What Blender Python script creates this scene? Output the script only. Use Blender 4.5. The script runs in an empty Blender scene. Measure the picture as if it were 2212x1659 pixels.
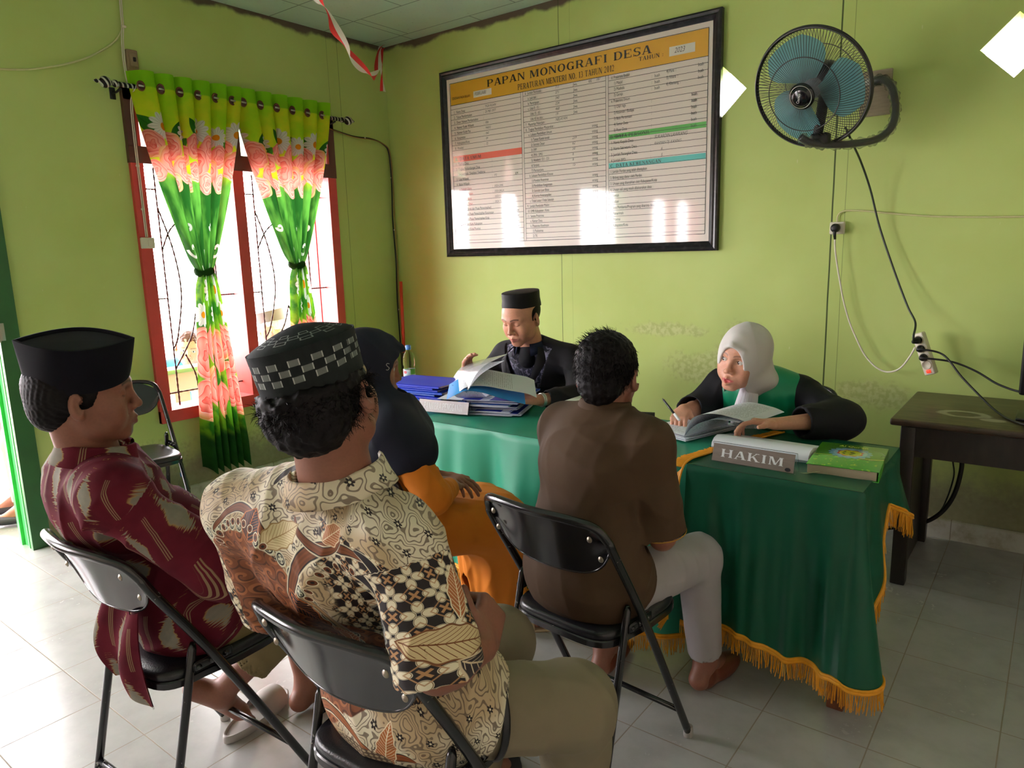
import bpy, bmesh, math, random
import numpy as np
from mathutils import Vector, Matrix
from math import sin, cos, pi, radians, sqrt, atan2

sc = bpy.context.scene
COL = sc.collection
random.seed(7)
RNG = np.random.default_rng(11)

# ------------------------------------------------------------------ camera
# room frame: left wall is X=0, back wall is Y=0 (room towards -Y), floor Z=0
CAM = np.array([4.088, -3.878, 1.435])
CF, CPITCH, CROLL, CYAW = 1543.574, 10.499, -1.612, 127.71
def _cam_axes():
    y, p, r = radians(CYAW), radians(CPITCH), radians(CROLL)
    fw = np.array([cos(y)*cos(p), sin(y)*cos(p), -sin(p)])
    rt = np.array([sin(y), -cos(y), 0.0])
    up = np.cross(rt, fw)
    return rt*cos(r)+up*sin(r), -rt*sin(r)+up*cos(r), fw
_rt, _up, _fw = _cam_axes()
cd = bpy.data.cameras.new('camera')
cam = bpy.data.objects.new('camera', cd)
COL.objects.link(cam)
M = Matrix.Identity(4)
for i in range(3):
    M[i][0] = _rt[i]; M[i][1] = _up[i]; M[i][2] = -_fw[i]; M[i][3] = CAM[i]
cam.matrix_world = M
cd.sensor_fit = 'HORIZONTAL'
cd.sensor_width = 36.0
cd.lens = 36.0*CF/2212.0
cd.clip_start = 0.02
cd.clip_end = 200
sc.camera = cam

# ------------------------------------------------------------------ view + light
sc.view_settings.view_transform = 'Standard'
sc.view_settings.look = 'None'
sc.view_settings.exposure = 0.0
sc.view_settings.gamma = 1.0
sc.view_settings.use_curve_mapping = False
sc.cycles.use_denoising = True
try:
    sc.cycles.denoiser = 'OPENIMAGEDENOISE'
except Exception:
    pass
sc.cycles.max_bounces = 8
sc.cycles.diffuse_bounces = 5
sc.cycles.glossy_bounces = 4
sc.cycles.transmission_bounces = 6
sc.cycles.transparent_max_bounces = 12
sc.cycles.caustics_reflective = False
sc.cycles.caustics_refractive = False
sc.cycles.sample_clamp_indirect = 6.0
sc.cycles.use_adaptive_sampling = True
sc.cycles.adaptive_threshold = 0.02

SKY = 33.0
w = bpy.data.worlds.new('overcast_sky')
sc.world = w
w.use_nodes = True
wn = w.node_tree
wn.nodes['Background'].inputs[0].default_value = (1.0, 0.94, 0.975, 1)
wn.nodes['Background'].inputs[1].default_value = SKY

def portal(name, loc, rot, sx, sy):
    """a daylight portal: guides sky light through a real opening, adds no light of its own"""
    l = bpy.data.lights.new(name, 'AREA')
    l.shape = 'RECTANGLE'; l.size = sx; l.size_y = sy
    l.cycles.is_portal = True
    o = bpy.data.objects.new(name, l)
    o.location = loc; o.rotation_euler = rot
    COL.objects.link(o)
    return o
# openings in the left wall (light travels towards +X)
RX = (0, radians(-90), 0)
portal('daylight_window', (-0.16, -1.237, 1.27), RX, 1.45, 1.30)
portal('daylight_door', (-0.16, -3.16, 1.05), RX, 2.1, 0.95)
portal('daylight_window', (-0.16, -5.0, 1.35), RX, 1.5, 1.4)
# ------------------------------------------------------------------ small helpers
def srgb(r, g, b):
    def f(c):
        c /= 255.0
        return c/12.92 if c <= 0.04045 else ((c+0.055)/1.055)**2.4
    return (f(r), f(g), f(b))

def A3(*v):
    return np.array(v, float)

def unit(v):
    v = np.asarray(v, float)
    return v/(np.linalg.norm(v)+1e-12)

def rot_about(v, axis, ang):
    axis = unit(axis); v = np.asarray(v, float)
    return v*cos(ang)+np.cross(axis, v)*sin(ang)+axis*np.dot(axis, v)*(1-cos(ang))

def fill_mesh(me, verts, faces):
    """fast mesh fill; faces: list of index tuples or an (n,k) array"""
    verts = np.asarray(verts, np.float32)
    me.vertices.add(len(verts))
    me.vertices.foreach_set('co', verts.ravel())
    if isinstance(faces, np.ndarray):
        n, k = faces.shape
        tot = np.full(n, k, np.int32); flat = faces.astype(np.int32).ravel()
    else:
        tot = np.array([len(f) for f in faces], np.int32)
        flat = np.array([i for f in faces for i in f], np.int32)
    start = np.concatenate([[0], np.cumsum(tot)[:-1]]).astype(np.int32) if len(tot) else tot
    me.loops.add(len(flat)); me.loops.foreach_set('vertex_index', flat)
    me.polygons.add(len(tot)); me.polygons.foreach_set('loop_start', start)
    me.polygons.foreach_set('loop_total', tot)
    me.update(calc_edges=True); me.validate()

class MB:
    """collects shapes into one mesh"""
    def __init__(self):
        self.v = []; self.f = []; self.n = 0
    def add(self, verts, faces):
        verts = np.asarray(verts, float).reshape(-1, 3)
        self.v.append(verts)
        o = self.n
        self.f += [tuple(int(i)+o for i in f) for f in faces]
        self.n += len(verts)
        return self
    def box(self, c, s, rz=0.0, R=None):
        x, y, z = [q/2 for q in s]
        v = np.array([[i*x, j*y, k*z] for i in (-1, 1) for j in (-1, 1) for k in (-1, 1)])
        if R is None:
            a = cos(rz); b = sin(rz)
            R = np.array([[a, -b, 0], [b, a, 0], [0, 0, 1]])
        v = v@np.asarray(R).T+np.asarray(c, float)
        return self.add(v, [(0, 1, 3, 2), (4, 6, 7, 5), (0, 4, 5, 1), (2, 3, 7, 6), (0, 2, 6, 4), (1, 5, 7, 3)])
    def rbox(self, c, s, r=0.004, seg=2, R=None):
        bm = bmesh.new(); bmesh.ops.create_cube(bm, size=1.0)
        bmesh.ops.scale(bm, vec=s, verts=bm.verts)
        bmesh.ops.bevel(bm, geom=list(bm.edges), offset=r, segments=seg, profile=0.5, affect='EDGES')
        v = np.array([q.co[:] for q in bm.verts]); f = [[q.index for q in p.verts] for p in bm.faces]
        bm.verts.index_update(); bm.free()
        if R is not None: v = v@np.asarray(R).T
        return self.add(v+np.asarray(c, float), f)
    def tube(self, pts, r, n=10, closed=False, cap=True, sq=(1, 1)):
        pts = np.asarray(pts, float); m = len(pts)
        rr = np.full(m, r) if np.isscalar(r) else np.asarray(r, float)
        T = np.zeros_like(pts)
        if closed:
            T = np.roll(pts, -1, 0)-np.roll(pts, 1, 0)
        else:
            T[1:-1] = pts[2:]-pts[:-2]; T[0] = pts[1]-pts[0]; T[-1] = pts[-1]-pts[-2]
        T /= (np.linalg.norm(T, axis=1)[:, None]+1e-12)
        u = np.cross(T[0], [0, 0, 1.0])
        if np.linalg.norm(u) < 1e-3: u = np.cross(T[0], [0, 1.0, 0])
        u = unit(u); ring = []
        for i in range(m):
            u = u-T[i]*np.dot(u, T[i]); u = unit(u); w_ = np.cross(T[i], u)
            a = np.arange(n)*2*pi/n
            ring.append(pts[i]+rr[i]*(np.cos(a)[:, None]*u*sq[0]+np.sin(a)[:, None]*w_*sq[1]))
        v = np.vstack(ring); f = []
        for i in range(m if closed else m-1):
            j = (i+1) % m
            for k in range(n):
                l = (k+1) % n
                f.append((i*n+k, i*n+l, j*n+l, j*n+k))
        if cap and not closed:
            f.append(tuple(range(n-1, -1, -1))); f.append(tuple((m-1)*n+k for k in range(n)))
        return self.add(v, f)
    def lathe(self, prof, n=24, c=(0, 0, 0), R=None, close=False):
        """prof: (r,z) points, revolved about local z"""
        v = []; m = len(prof)
        for (r, z) in prof:
            for k in range(n):
                a = 2*pi*k/n
                v.append((r*cos(a), r*sin(a), z))
        f = []
        for i in range(m-1):
            for k in range(n):
                l = (k+1) % n
                f.append((i*n+k, i*n+l, (i+1)*n+l, (i+1)*n+k))
        if prof[0][0] > 1e-6: f.append(tuple(range(n-1, -1, -1)))
        if prof[-1][0] > 1e-6: f.append(tuple((m-1)*n+k for k in range(n)))
        v = np.array(v)
        if R is not None: v = v@np.asarray(R).T
        return self.add(v+np.asarray(c, float), f)
    def sphere(self, c, r, nu=16, nv=10, R=None):
        r = (r, r, r) if np.isscalar(r) else r
        v = []; f = []
        for i in range(nv+1):
            t = pi*i/nv
            for k in range(nu):
                a = 2*pi*k/nu
                v.append((r[0]*sin(t)*cos(a), r[1]*sin(t)*sin(a), r[2]*cos(t)))
        for i in range(nv):
            for k in range(nu):
                l = (k+1) % nu
                f.append((i*nu+k, (i+1)*nu+k, (i+1)*nu+l, i*nu+l))
        v = np.array(v)
        if R is not None: v = v@np.asarray(R).T
        return self.add(v+np.asarray(c, float), f)
    def prism(self, poly, o, ux, uy, uz, depth):
        """poly in (a,b) -> o + a*ux + b*uy, extruded by depth along uz"""
        o, ux, uy, uz = [np.asarray(q, float) for q in (o, ux, uy, uz)]
        P = np.array([o+a*ux+b*uy for a, b in poly]); n = len(P)
        v = np.vstack([P, P+uz*depth])
        f = [tuple(range(n-1, -1, -1)), tuple(range(n, 2*n))]
        f += [(i, (i+1) % n, n+(i+1) % n, n+i) for i in range(n)]
        return self.add(v, f)
    def grid(self, P, wrap_u=False, flip=False):
        """P: (nu,nv,3) array of points"""
        nu, nv = P.shape[:2]; f = []
        for i in range(nu if wrap_u else nu-1):
            j = (i+1) % nu
            for k in range(nv-1):
                q = (i*nv+k, j*nv+k, j*nv+k+1, i*nv+k+1)
                f.append(q[::-1] if flip else q)
        return self.add(P.reshape(-1, 3), f)
    def build(self, name, mat, parent=None, smooth=True, autos=None):
        me = bpy.data.meshes.new(name)
        fill_mesh(me, np.vstack(self.v), self.f)
        return link(name, me, mat, parent, smooth, autos)

def link(name, me, mat, parent=None, smooth=True, autos=None):
    if mat is not None: me.materials.append(mat)
    me.polygons.foreach_set('use_smooth', [bool(smooth)]*len(me.polygons))
    o = bpy.data.objects.new(name, me)
    COL.objects.link(o)
    if parent is not None:
        o.parent = parent
    if smooth and autos:
        me.set_sharp_from_angle(angle=radians(autos))
    return o

def recalc(o):
    bm = bmesh.new(); bm.from_mesh(o.data)
    bmesh.ops.recalc_face_normals(bm, faces=bm.faces)
    bm.to_mesh(o.data); bm.free()
    return o

def thing(name, label, cat, loc=(0, 0, 0), rz=0.0, group=None):
    o = bpy.data.objects.new(name, None)
    o.empty_display_size = 0.05
    COL.objects.link(o)
    o.location = loc; o.rotation_euler = (0, 0, rz)
    o['label'] = label; o['category'] = cat
    if group: o['group'] = group
    return o

def tag(o, label, cat, group=None, kind=None):
    o['label'] = label; o['category'] = cat
    if group: o['group'] = group
    if kind: o['kind'] = kind
    return o

def struct(o, label=None):
    o['kind'] = 'structure'
    return o

def copy_tree(o, parent=None):
    c = o.copy(); COL.objects.link(c); c.parent = parent
    for ch in list(o.children):
        copy_tree(ch, c)
    return c

def catmull(pts, n=8, closed=False):
    pts = np.asarray(pts, float); m = len(pts); out = []
    if closed:
        idx = lambda i: pts[i % m]; rng = range(m)
    else:
        idx = lambda i: pts[min(max(i, 0), m-1)]; rng = range(m-1)
    for i in rng:
        p0, p1, p2, p3 = idx(i-1), idx(i), idx(i+1), idx(i+2)
        for k in range(n):
            t = k/n
            out.append(0.5*((2*p1)+(-p0+p2)*t+(2*p0-5*p1+4*p2-p3)*t*t+(-p0+3*p1-3*p2+p3)*t**3))
    if not closed: out.append(pts[-1])
    return np.array(out)

def fillet(pts, rad, n=6):
    """round the inner corners of a polyline"""
    pts = [np.asarray(p, float) for p in pts]
    out = [pts[0]]
    for i in range(1, len(pts)-1):
        a, b, c = pts[i-1], pts[i], pts[i+1]
        r = rad if np.isscalar(rad) else rad[i-1]
        d1 = min(r, np.linalg.norm(a-b)*0.49); d2 = min(r, np.linalg.norm(c-b)*0.49)
        p = b+unit(a-b)*d1; q = b+unit(c-b)*d2
        for k in range(n+1):
            t = k/n
            out.append((1-t)**2*p+2*t*(1-t)*b+t*t*q)
    out.append(pts[-1])
    return np.array(out)

# ------------------------------------------------------------------ node expressions
class E:
    def __init__(s, nt, sock): s.nt = nt; s.s = sock
    def _op(s, op, *a, clamp=False):
        n = s.nt.nodes.new('ShaderNodeMath'); n.operation = op; n.use_clamp = clamp
        for i, x in enumerate((s,)+a):
            if isinstance(x, E): s.nt.links.new(x.s, n.inputs[i])
            else: n.inputs[i].default_value = float(x)
        return E(s.nt, n.outputs[0])
    def _v(s, x): 
        n = s.nt.nodes.new('ShaderNodeValue'); n.outputs[0].default_value = float(x); return E(s.nt, n.outputs[0])
    def __add__(s, o): return s._op('ADD', o)
    __radd__ = __add__
    def __sub__(s, o): return s._op('SUBTRACT', o)
    def __rsub__(s, o): return (s*-1.0)._op('ADD', o)
    def __mul__(s, o): return s._op('MULTIPLY', o)
    __rmul__ = __mul__
    def __truediv__(s, o): return s._op('DIVIDE', o)
    def __neg__(s): return s*-1.0
    def sin(s): return s._op('SINE')
    def cos(s): return s._op('COSINE')
    def abs(s): return s._op('ABSOLUTE')
    def sqrt(s): return s._op('SQRT')
    def floor(s): return s._op('FLOOR')
    def fract(s): return s._op('FRACT')
    def min(s, o): return s._op('MINIMUM', o)
    def max(s, o): return s._op('MAXIMUM', o)
    def lt(s, o): return s._op('LESS_THAN', o)
    def gt(s, o): return s._op('GREATER_THAN', o)
    def pow(s, o): return s._op('POWER', o)
    def mod(s, o): return s._op('FLOORED_MODULO', o)
    def atan2(s, o): return s._op('ARCTAN2', o)
    def clamp(s): return s._op('ADD', 0.0, clamp=True)
    def ss(s, a, b):
        """smoothstep from a to b (a>b gives a falling step)"""
        n = s.nt.nodes.new('ShaderNodeMapRange'); n.interpolation_type = 'SMOOTHSTEP'
        s.nt.links.new(s.s, n.inputs[0])
        if a < b:
            n.inputs[1].default_value = a; n.inputs[2].default_value = b
            n.inputs[3].default_value = 0; n.inputs[4].default_value = 1
        else:
            n.inputs[1].default_value = b; n.inputs[2].default_value = a
            n.inputs[3].default_value = 1; n.inputs[4].default_value = 0
        return E(s.nt, n.outputs[0])

class Mat:
    def __init__(s, name, rough=0.6, spec=0.5, **kw):
        s.m = bpy.data.materials.new(name); s.m.use_nodes = True
        s.nt = s.m.node_tree; s.b = s.nt.nodes['Principled BSDF']
        s.b.inputs['Roughness'].default_value = rough
        s.b.inputs['Specular IOR Level'].default_value = spec
        for k, v in kw.items():
            s.b.inputs[k.replace('_', ' ')].default_value = v
    def obj(s):
        n = s.nt.nodes.new('ShaderNodeTexCoord'); return s.sep(n.outputs['Object'])
    def sep(s, sock):
        n = s.nt.nodes.new('ShaderNodeSeparateXYZ'); s.nt.links.new(sock, n.inputs[0])
        s.vec = sock
        return [E(s.nt, n.outputs[i]) for i in range(3)]
    def attr(s, name):
        n = s.nt.nodes.new('ShaderNodeAttribute'); n.attribute_name = name
        return s.sep(n.outputs['Vector'])
    def attrcol(s, name):
        n = s.nt.nodes.new('ShaderNodeAttribute'); n.attribute_name = name
        return n.outputs['Color']
    def xyz(s, x, y, z=0.0):
        n = s.nt.nodes.new('ShaderNodeCombineXYZ')
        for i, q in enumerate((x, y, z)):
            if isinstance(q, E): s.nt.links.new(q.s, n.inputs[i])
            else: n.inputs[i].default_value = q
        return n.outputs[0]
    def noise(s, vec, scale, detail=3, rough=0.5, dist=0.0):
        n = s.nt.nodes.new('ShaderNodeTexNoise')
        n.inputs['Scale'].default_value = scale; n.inputs['Detail'].default_value = detail
        n.inputs['Roughness'].default_value = rough; n.inputs['Distortion'].default_value = dist
        s.nt.links.new(vec, n.inputs['Vector'])
        return E(s.nt, n.outputs[0])
    def voro(s, vec, scale, feature='F1', out='Distance', rnd=1.0):
        n = s.nt.nodes.new('ShaderNodeTexVoronoi'); n.feature = feature
        n.inputs['Scale'].default_value = scale; n.inputs['Randomness'].default_value = rnd
        s.nt.links.new(vec, n.inputs['Vector'])
        return n.outputs[out] if out == 'Color' else E(s.nt, n.outputs[out])
    def mix(s, f, a, b):
        n = s.nt.nodes.new('ShaderNodeMix'); n.data_type = 'RGBA'; n.clamp_factor = True
        if isinstance(f, E): s.nt.links.new(f.s, n.inputs[0])
        else: n.inputs[0].default_value = f
        for i, q in ((6, a), (7, b)):
            if isinstance(q, (tuple, list)): n.inputs[i].default_value = (q[0], q[1], q[2], 1)
            else: s.nt.links.new(q, n.inputs[i])
        return n.outputs[2]
    def color(s, q):
        if isinstance(q, (tuple, list)): s.b.inputs['Base Color'].default_value = (q[0], q[1], q[2], 1)
        else: s.nt.links.new(q, s.b.inputs['Base Color'])
        return s
    def rough(s, e):
        s.nt.links.new(e.s, s.b.inputs['Roughness']); return s
    def bump(s, e, strength=0.3, dist=0.002):
        n = s.nt.nodes.new('ShaderNodeBump')
        n.inputs['Strength'].default_value = strength; n.inputs['Distance'].default_value = dist
        s.nt.links.new(e.s, n.inputs['Height']); s.nt.links.new(n.outputs[0], s.b.inputs['Normal'])
        return s

def plain(name, col, rough=0.6, var=0.12, scale=8.0, bump=0.0, bscale=200.0, **kw):
    """plain procedural material with gentle tone variation"""
    m = Mat(name, rough, **kw)
    m.obj(); vec = m.vec
    n = m.noise(vec, scale, 4)
    a = tuple(c*(1-var) for c in col); b = tuple(min(1, c*(1+var)) for c in col)
    m.color(m.mix(n, a, b))
    if bump: m.bump(m.noise(vec, bscale, 2), bump)
    return m.m

def set_attr(me, name, arr, typ='FLOAT_VECTOR'):
    a = me.attributes.new(name, typ, 'POINT')
    arr = np.asarray(arr, np.float32)
    a.data.foreach_set('color' if 'COLOR' in typ else 'vector', arr.ravel())
# ------------------------------------------------------------------ implicit surfaces -> one continuous mesh
def smin(a, b, k):
    if k <= 0: return np.minimum(a, b)
    h = np.clip(0.5+0.5*(b-a)/k, 0, 1)
    return b+(a-b)*h-k*h*(1-h)

def smax(a, b, k): return -smin(-a, -b, k)

class S:
    """ordered list of shape operations"""
    def __init__(s): s.ops = []; s.sc = 1.0
    # every op: (mode, fn, centre, bounding radius, k)
    def cap(s, a, b, ra, rb=None, k=0.02, mode='u'):
        a = np.asarray(a, np.float32); b = np.asarray(b, np.float32); rb = ra if rb is None else rb
        ba = b-a; L2 = float(ba@ba)+1e-9
        def fn(p, a=a, ba=ba, L2=L2, ra=ra, rb=rb):
            pa = p-a; t = np.clip((pa@ba)/L2, 0, 1)
            q = pa-t[..., None]*ba
            return np.sqrt((q*q).sum(-1))-(ra+(rb-ra)*t)
        s.ops.append((mode, fn, (a+b)/2, sqrt(L2)/2+max(ra, rb), k)); return s
    def chain(s, pts, rs, k=0.02, mode='u'):
        for i in range(len(pts)-1): s.cap(pts[i], pts[i+1], rs[i], rs[i+1], k, mode)
        return s
    def ell(s, c, r, R=None, k=0.02, mode='u'):
        c = np.asarray(c, np.float32); r = np.asarray(r, np.float32)
        R = np.eye(3, dtype=np.float32) if R is None else np.asarray(R, np.float32)  # rows are local axes
        def fn(p, c=c, r=r, R=R):
            q = (p-c)@R.T; k0 = np.sqrt(((q/r)**2).sum(-1)); k1 = np.sqrt(((q/(r*r))**2).sum(-1))
            return np.where(k1 > 1e-9, k0*(k0-1)/(k1+1e-9), -float(r.min()))
        s.ops.append((mode, fn, c, float(r.max()), k)); return s
    def box(s, c, h, R=None, r=0.005, k=0.01, mode='u'):
        c = np.asarray(c, np.float32); h = np.asarray(h, np.float32)-r
        R = np.eye(3, dtype=np.float32) if R is None else np.asarray(R, np.float32)
        def fn(p, c=c, h=h, R=R, r=r):
            q = np.abs((p-c)@R.T)-h
            return np.sqrt((np.maximum(q, 0)**2).sum(-1))+np.minimum(q.max(-1), 0)-r
        s.ops.append((mode, fn, c, float(np.linalg.norm(h))+r, k)); return s
    def cut(s, p0, n, k=0.004):
        """keep the side the normal points away from"""
        p0 = np.asarray(p0, np.float32); n = np.asarray(unit(n), np.float32)
        s.ops.append(('c', lambda p: (p-p0)@n, None, 1e9, k)); return s
    def disp(s, fn):
        s.ops.append(('d', fn, None, 1e9, 0)); return s
    def fn(s, mode, f, c, rad, k=0.01):
        s.ops.append((mode, f, np.asarray(c, np.float32), rad, k)); return s
    def bounds(s):
        lo = np.full(3, 1e9); hi = -lo
        for m, f, c, r, k in s.ops:
            if m == 'u': lo = np.minimum(lo, c-r); hi = np.maximum(hi, c+r)
        return lo-0.02, hi+0.02
    def mesh(s, h, lo=None, hi=None):
        l, u = s.bounds()
        lo = l if lo is None else np.maximum(lo, l); hi = u if hi is None else np.minimum(hi, u)
        B = 8; bs = B*h
        nb = np.maximum(1, np.ceil((hi-lo)/bs).astype(int))
        gi = np.stack(np.meshgrid(*[np.arange(n) for n in nb], indexing='ij'), -1).reshape(-1, 3)
        bc = (lo+(gi+0.5)*bs-0.5*h).astype(np.float32)
        def ev(P, cen, rad):
            # P: (nblk, m, 3)
            d = np.full(P.shape[:2], 0.3, np.float32)
            for m, f, c, r, k in s.ops:
                if m in 'us':
                    near = np.linalg.norm(cen-c, axis=1) < r+rad+k+0.012
                    if not near.any(): continue
                    Q = P[near]
                    dd = f(Q.reshape(-1, 3)).reshape(Q.shape[:2])
                    d[near] = smin(d[near], dd, k) if m == 'u' else smax(d[near], -dd, k)
                elif m == 'c':
                    d = smax(d, f(P.reshape(-1, 3)).reshape(d.shape), k)
                else:
                    d = d+f(P.reshape(-1, 3)).reshape(d.shape)
            return d
        half = bs*0.87
        cd_ = ev(bc[:, None, :], bc, half+0.02)[:, 0]
        act = np.abs(cd_) < half+0.012
        off = np.stack(np.meshgrid(*[np.arange(B)]*3, indexing='ij'), -1).reshape(-1, 3)
        dims = nb*B
        D = np.empty(dims, np.float32)
        base = np.where(cd_ < 0, -1.0, 1.0).astype(np.float32)
        D[:] = np.repeat(np.repeat(np.repeat(base.reshape(nb), B, 0), B, 1), B, 2)
        ai = np.nonzero(act)[0]
        for s0 in range(0, len(ai), 600):
            sub = ai[s0:s0+600]
            G = gi[sub][:, None, :]*B+off[None]
            P = (lo+G*h).astype(np.float32)
            v = ev(P, bc[sub], half)
            D[G[..., 0], G[..., 1], G[..., 2]] = v
        sg = D < 0
        c8 = [sg[i:dims[0]-1+i, j:dims[1]-1+j, k:dims[2]-1+k] for i in (0, 1) for j in (0, 1) for k in (0, 1)]
        any_ = c8[0].copy(); all_ = c8[0].copy()
        for q in c8[1:]: any_ |= q; all_ &= q
        mixed = any_ & ~all_
        cells = np.argwhere(mixed)
        if len(cells) == 0: return np.zeros((0, 3)), np.zeros((0, 4), int)
        dm = np.array(mixed.shape)
        flat = np.ravel_multi_index(cells.T, dm)
        vals = {}
        for i in (0, 1):
            for j in (0, 1):
                for k in (0, 1):
                    vals[i, j, k] = D[cells[:, 0]+i, cells[:, 1]+j, cells[:, 2]+k]
        acc = np.zeros((len(cells), 3)); cnt = np.zeros(len(cells))
        for ax in range(3):
            for a in (0, 1):
                for b in (0, 1):
                    c0 = [0, 0, 0]; o = [q for q in range(3) if q != ax]; c0[o[0]] = a; c0[o[1]] = b
                    c1 = list(c0); c1[ax] = 1
                    v0 = vals[tuple(c0)]; v1 = vals[tuple(c1)]
                    cr = (v0 < 0) != (v1 < 0)
                    t = np.where(cr, v0/np.where(cr, v0-v1, 1), 0)
                    for q in range(3):
                        acc[:, q] += np.where(cr, (t if q == ax else c0[q]), 0)
                    cnt += cr
        V = lo+(cells+acc/cnt[:, None])*h
        quads = []
        for ax in range(3):
            o = [q for q in range(3) if q != ax]
            e = np.zeros(3, int); e[ax] = 1
            v0 = vals[0, 0, 0]; v1 = vals[tuple(e)]
            cr = ((v0 < 0) != (v1 < 0)) & (cells[:, o[0]] > 0) & (cells[:, o[1]] > 0)
            cc = cells[cr]; neg = (v0 < 0)[cr]
            e1 = np.zeros(3, int); e1[o[0]] = 1; e2 = np.zeros(3, int); e2[o[1]] = 1
            ids = []
            for dlt in (np.zeros(3, int), e1, e1+e2, e2):
                fl = np.ravel_multi_index((cc-dlt).T, dm)
                ids.append(np.searchsorted(flat, fl))
            q = np.stack(ids, 1)
            flip = neg if ax != 1 else ~neg
            q[~flip] = q[~flip][:, ::-1]
            quads.append(q)
        Q = np.vstack(quads)
        return V, Q[:, ::-1] if False else Q

def relax(V, Q, it=1, f=0.5):
    n = len(V)
    for _ in range(it):
        acc = np.zeros((n, 3)); c = np.zeros(n)
        for a, b in ((0, 1), (1, 2), (2, 3), (3, 0)):
            for i, j in ((a, b), (b, a)):
                for q in range(3): acc[:, q] += np.bincount(Q[:, i], V[Q[:, j], q], n)
                c += np.bincount(Q[:, i], minlength=n)
        V = V+f*(acc/np.maximum(c, 1)[:, None]-V)
    return V

def sdf_obj(name, s, h, mat, parent=None, it=1, attrs=None, lo=None, hi=None):
    V, Q = s.mesh(h, lo, hi)
    if it: V = relax(V, Q, it)
    me = bpy.data.meshes.new(name); fill_mesh(me, V, Q)
    if attrs:
        for k, (typ, fn) in attrs.items(): set_attr(me, k, fn(V), typ)
    return link(name, me, mat, parent)

def vnoise(p, s=1.0, seed=0):
    """cheap smooth pseudo noise from sines, about -1..1"""
    x, y, z = [p[..., i]*s for i in range(3)]
    a = seed*1.7
    return (np.sin(x*1.7+1.3*np.sin(y*1.3+a)+a)+np.sin(y*2.1+1.2*np.sin(z*1.7+a)+2*a)
            + np.sin(z*1.9+1.4*np.sin(x*1.1+a)+3*a))/3.0
# ------------------------------------------------------------------ room materials
RX1, RY1, ZC = 5.3, -6.5, 2.92        # right wall, front wall, ceiling height

def wall_mat(name, stains, seams, edge_axis):
    """lime green distemper; grime low down, crumbled plaster near the ceiling, panel joints"""
    m = Mat(name, 0.62, spec=0.35)
    x, y, z = m.obj(); vec = m.vec
    h = x if edge_axis == 'x' else y
    n1 = m.noise(vec, 1.3, 4); n2 = m.noise(vec, 9, 5, 0.6); n3 = m.noise(vec, 38, 3)
    base = m.mix(n1.ss(0.3, 0.7), srgb(180, 198, 110), srgb(190, 208, 126))
    base = m.mix((n2.ss(0.45, 0.8))*0.25, base, srgb(188, 206, 130))
    # greasy streaks and flaked patches low on the wall
    low = (z+(n2-0.5)*0.22+(n3-0.5)*0.08).ss(0.40, 0.20)
    base = m.mix(low*0.85, base, m.mix(n3, srgb(120, 118, 92), srgb(158, 150, 128)))
    for (hc, zc, hw, zw) in stains:
        d = (((h-hc)/hw).pow(2)+((z-zc)/zw).pow(2)).sqrt()+(n2-0.5)*1.6+(n3-0.5)*0.7
        k = d.ss(1.0, 0.45)
        base = m.mix(k*0.36, base, m.mix(n3.ss(0.4, 0.6), srgb(148, 142, 98), srgb(204, 200, 160)))
    top = (z+(m.noise(vec, 5, 4)-0.5)*0.12).ss(2.87, 2.90)
    base = m.mix(top, base, srgb(92, 80, 66))
    scr = m.noise(m.xyz(x*1.0, y*1.0, z*0.25), 60, 2).ss(0.74, 0.80)
    base = m.mix(scr*0.5, base, srgb(214, 220, 170))
    for (hc, w_, st) in seams:
        wob = (m.noise(m.xyz(0.0, 0.0, z), 3.0, 2)-0.5)*0.006
        k = (h-hc+wob).abs().ss(w_*1.4, w_*0.6)
        base = m.mix(k*st, base, srgb(42, 62, 18))
    m.color(base)
    m.bump((n3*0.4+n2*0.6), 0.12, 0.004)
    return m.m

M_wallB = wall_mat('green_painted_plaster', [(2.52, 0.74, 0.34, 0.12), (2.70, 0.90, 0.16, 0.16), (3.38, 0.68, 0.22, 0.09), (1.45, 0.76, 0.25, 0.05), (2.25, 0.96, 0.3, 0.05)],
                   [(1.52, 0.0022, 0.8), (1.60, 0.0010, 0.35), (3.137, 0.0038, 0.95), (3.196, 0.0016, 0.5)], 'x')
M_wallL = wall_mat('green_painted_plaster', [(-0.9, 0.34, 0.6, 0.12), (-2.1, 0.3, 0.4, 0.14)],
                   [(-0.53, 0.0016, 0.45), (-0.44, 0.0020, 0.55), (-1.88, 0.0016, 0.0), (-1.93, 0.0015, 0.0)], 'y')
M_wallP = plain('cream_bounce_plaster', srgb(216, 206, 190), 0.7, 0.04, 2)  # unseen walls given cream in place of green to cut the green bounce

def tile_mat():
    m = Mat('white_floor_tile', 0.22, spec=0.5)
    x, y, z = m.obj(); vec = m.vec
    fx = ((x-0.156)/0.3).fract(); fy = ((y+2.126)/0.3).fract()
    ex = (fx-0.5).abs(); ey = (fy-0.5).abs()
    g = ex.max(ey).ss(0.4915, 0.4955)
    cell = m.voro(m.xyz(((x-0.156)/0.3).floor()*7.31, ((y+2.126)/0.3).floor()*3.77), 1.0, 'F1', 'Color')
    cs = m.sep(cell)
    n = m.noise(vec, 6, 5, 0.6); n2 = m.noise(vec, 45, 4, 0.6)
    base = m.mix(n.ss(0.35, 0.7), srgb(184, 184, 183), srgb(168, 168, 166))
    base = m.mix(cs[0]*0.25, base, srgb(182, 186, 184))
    base = m.mix(n2.ss(0.64, 0.78)*0.25, base, srgb(168, 160, 148))
    m.color(m.mix(g*0.8, base, srgb(132, 120, 98)))
    m.rough(n*0.16+n2*0.12+g*0.5+0.10)
    m.bump(g*-1.0, 0.25, 0.0015)
    return m.m
M_tile = tile_mat()

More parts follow.
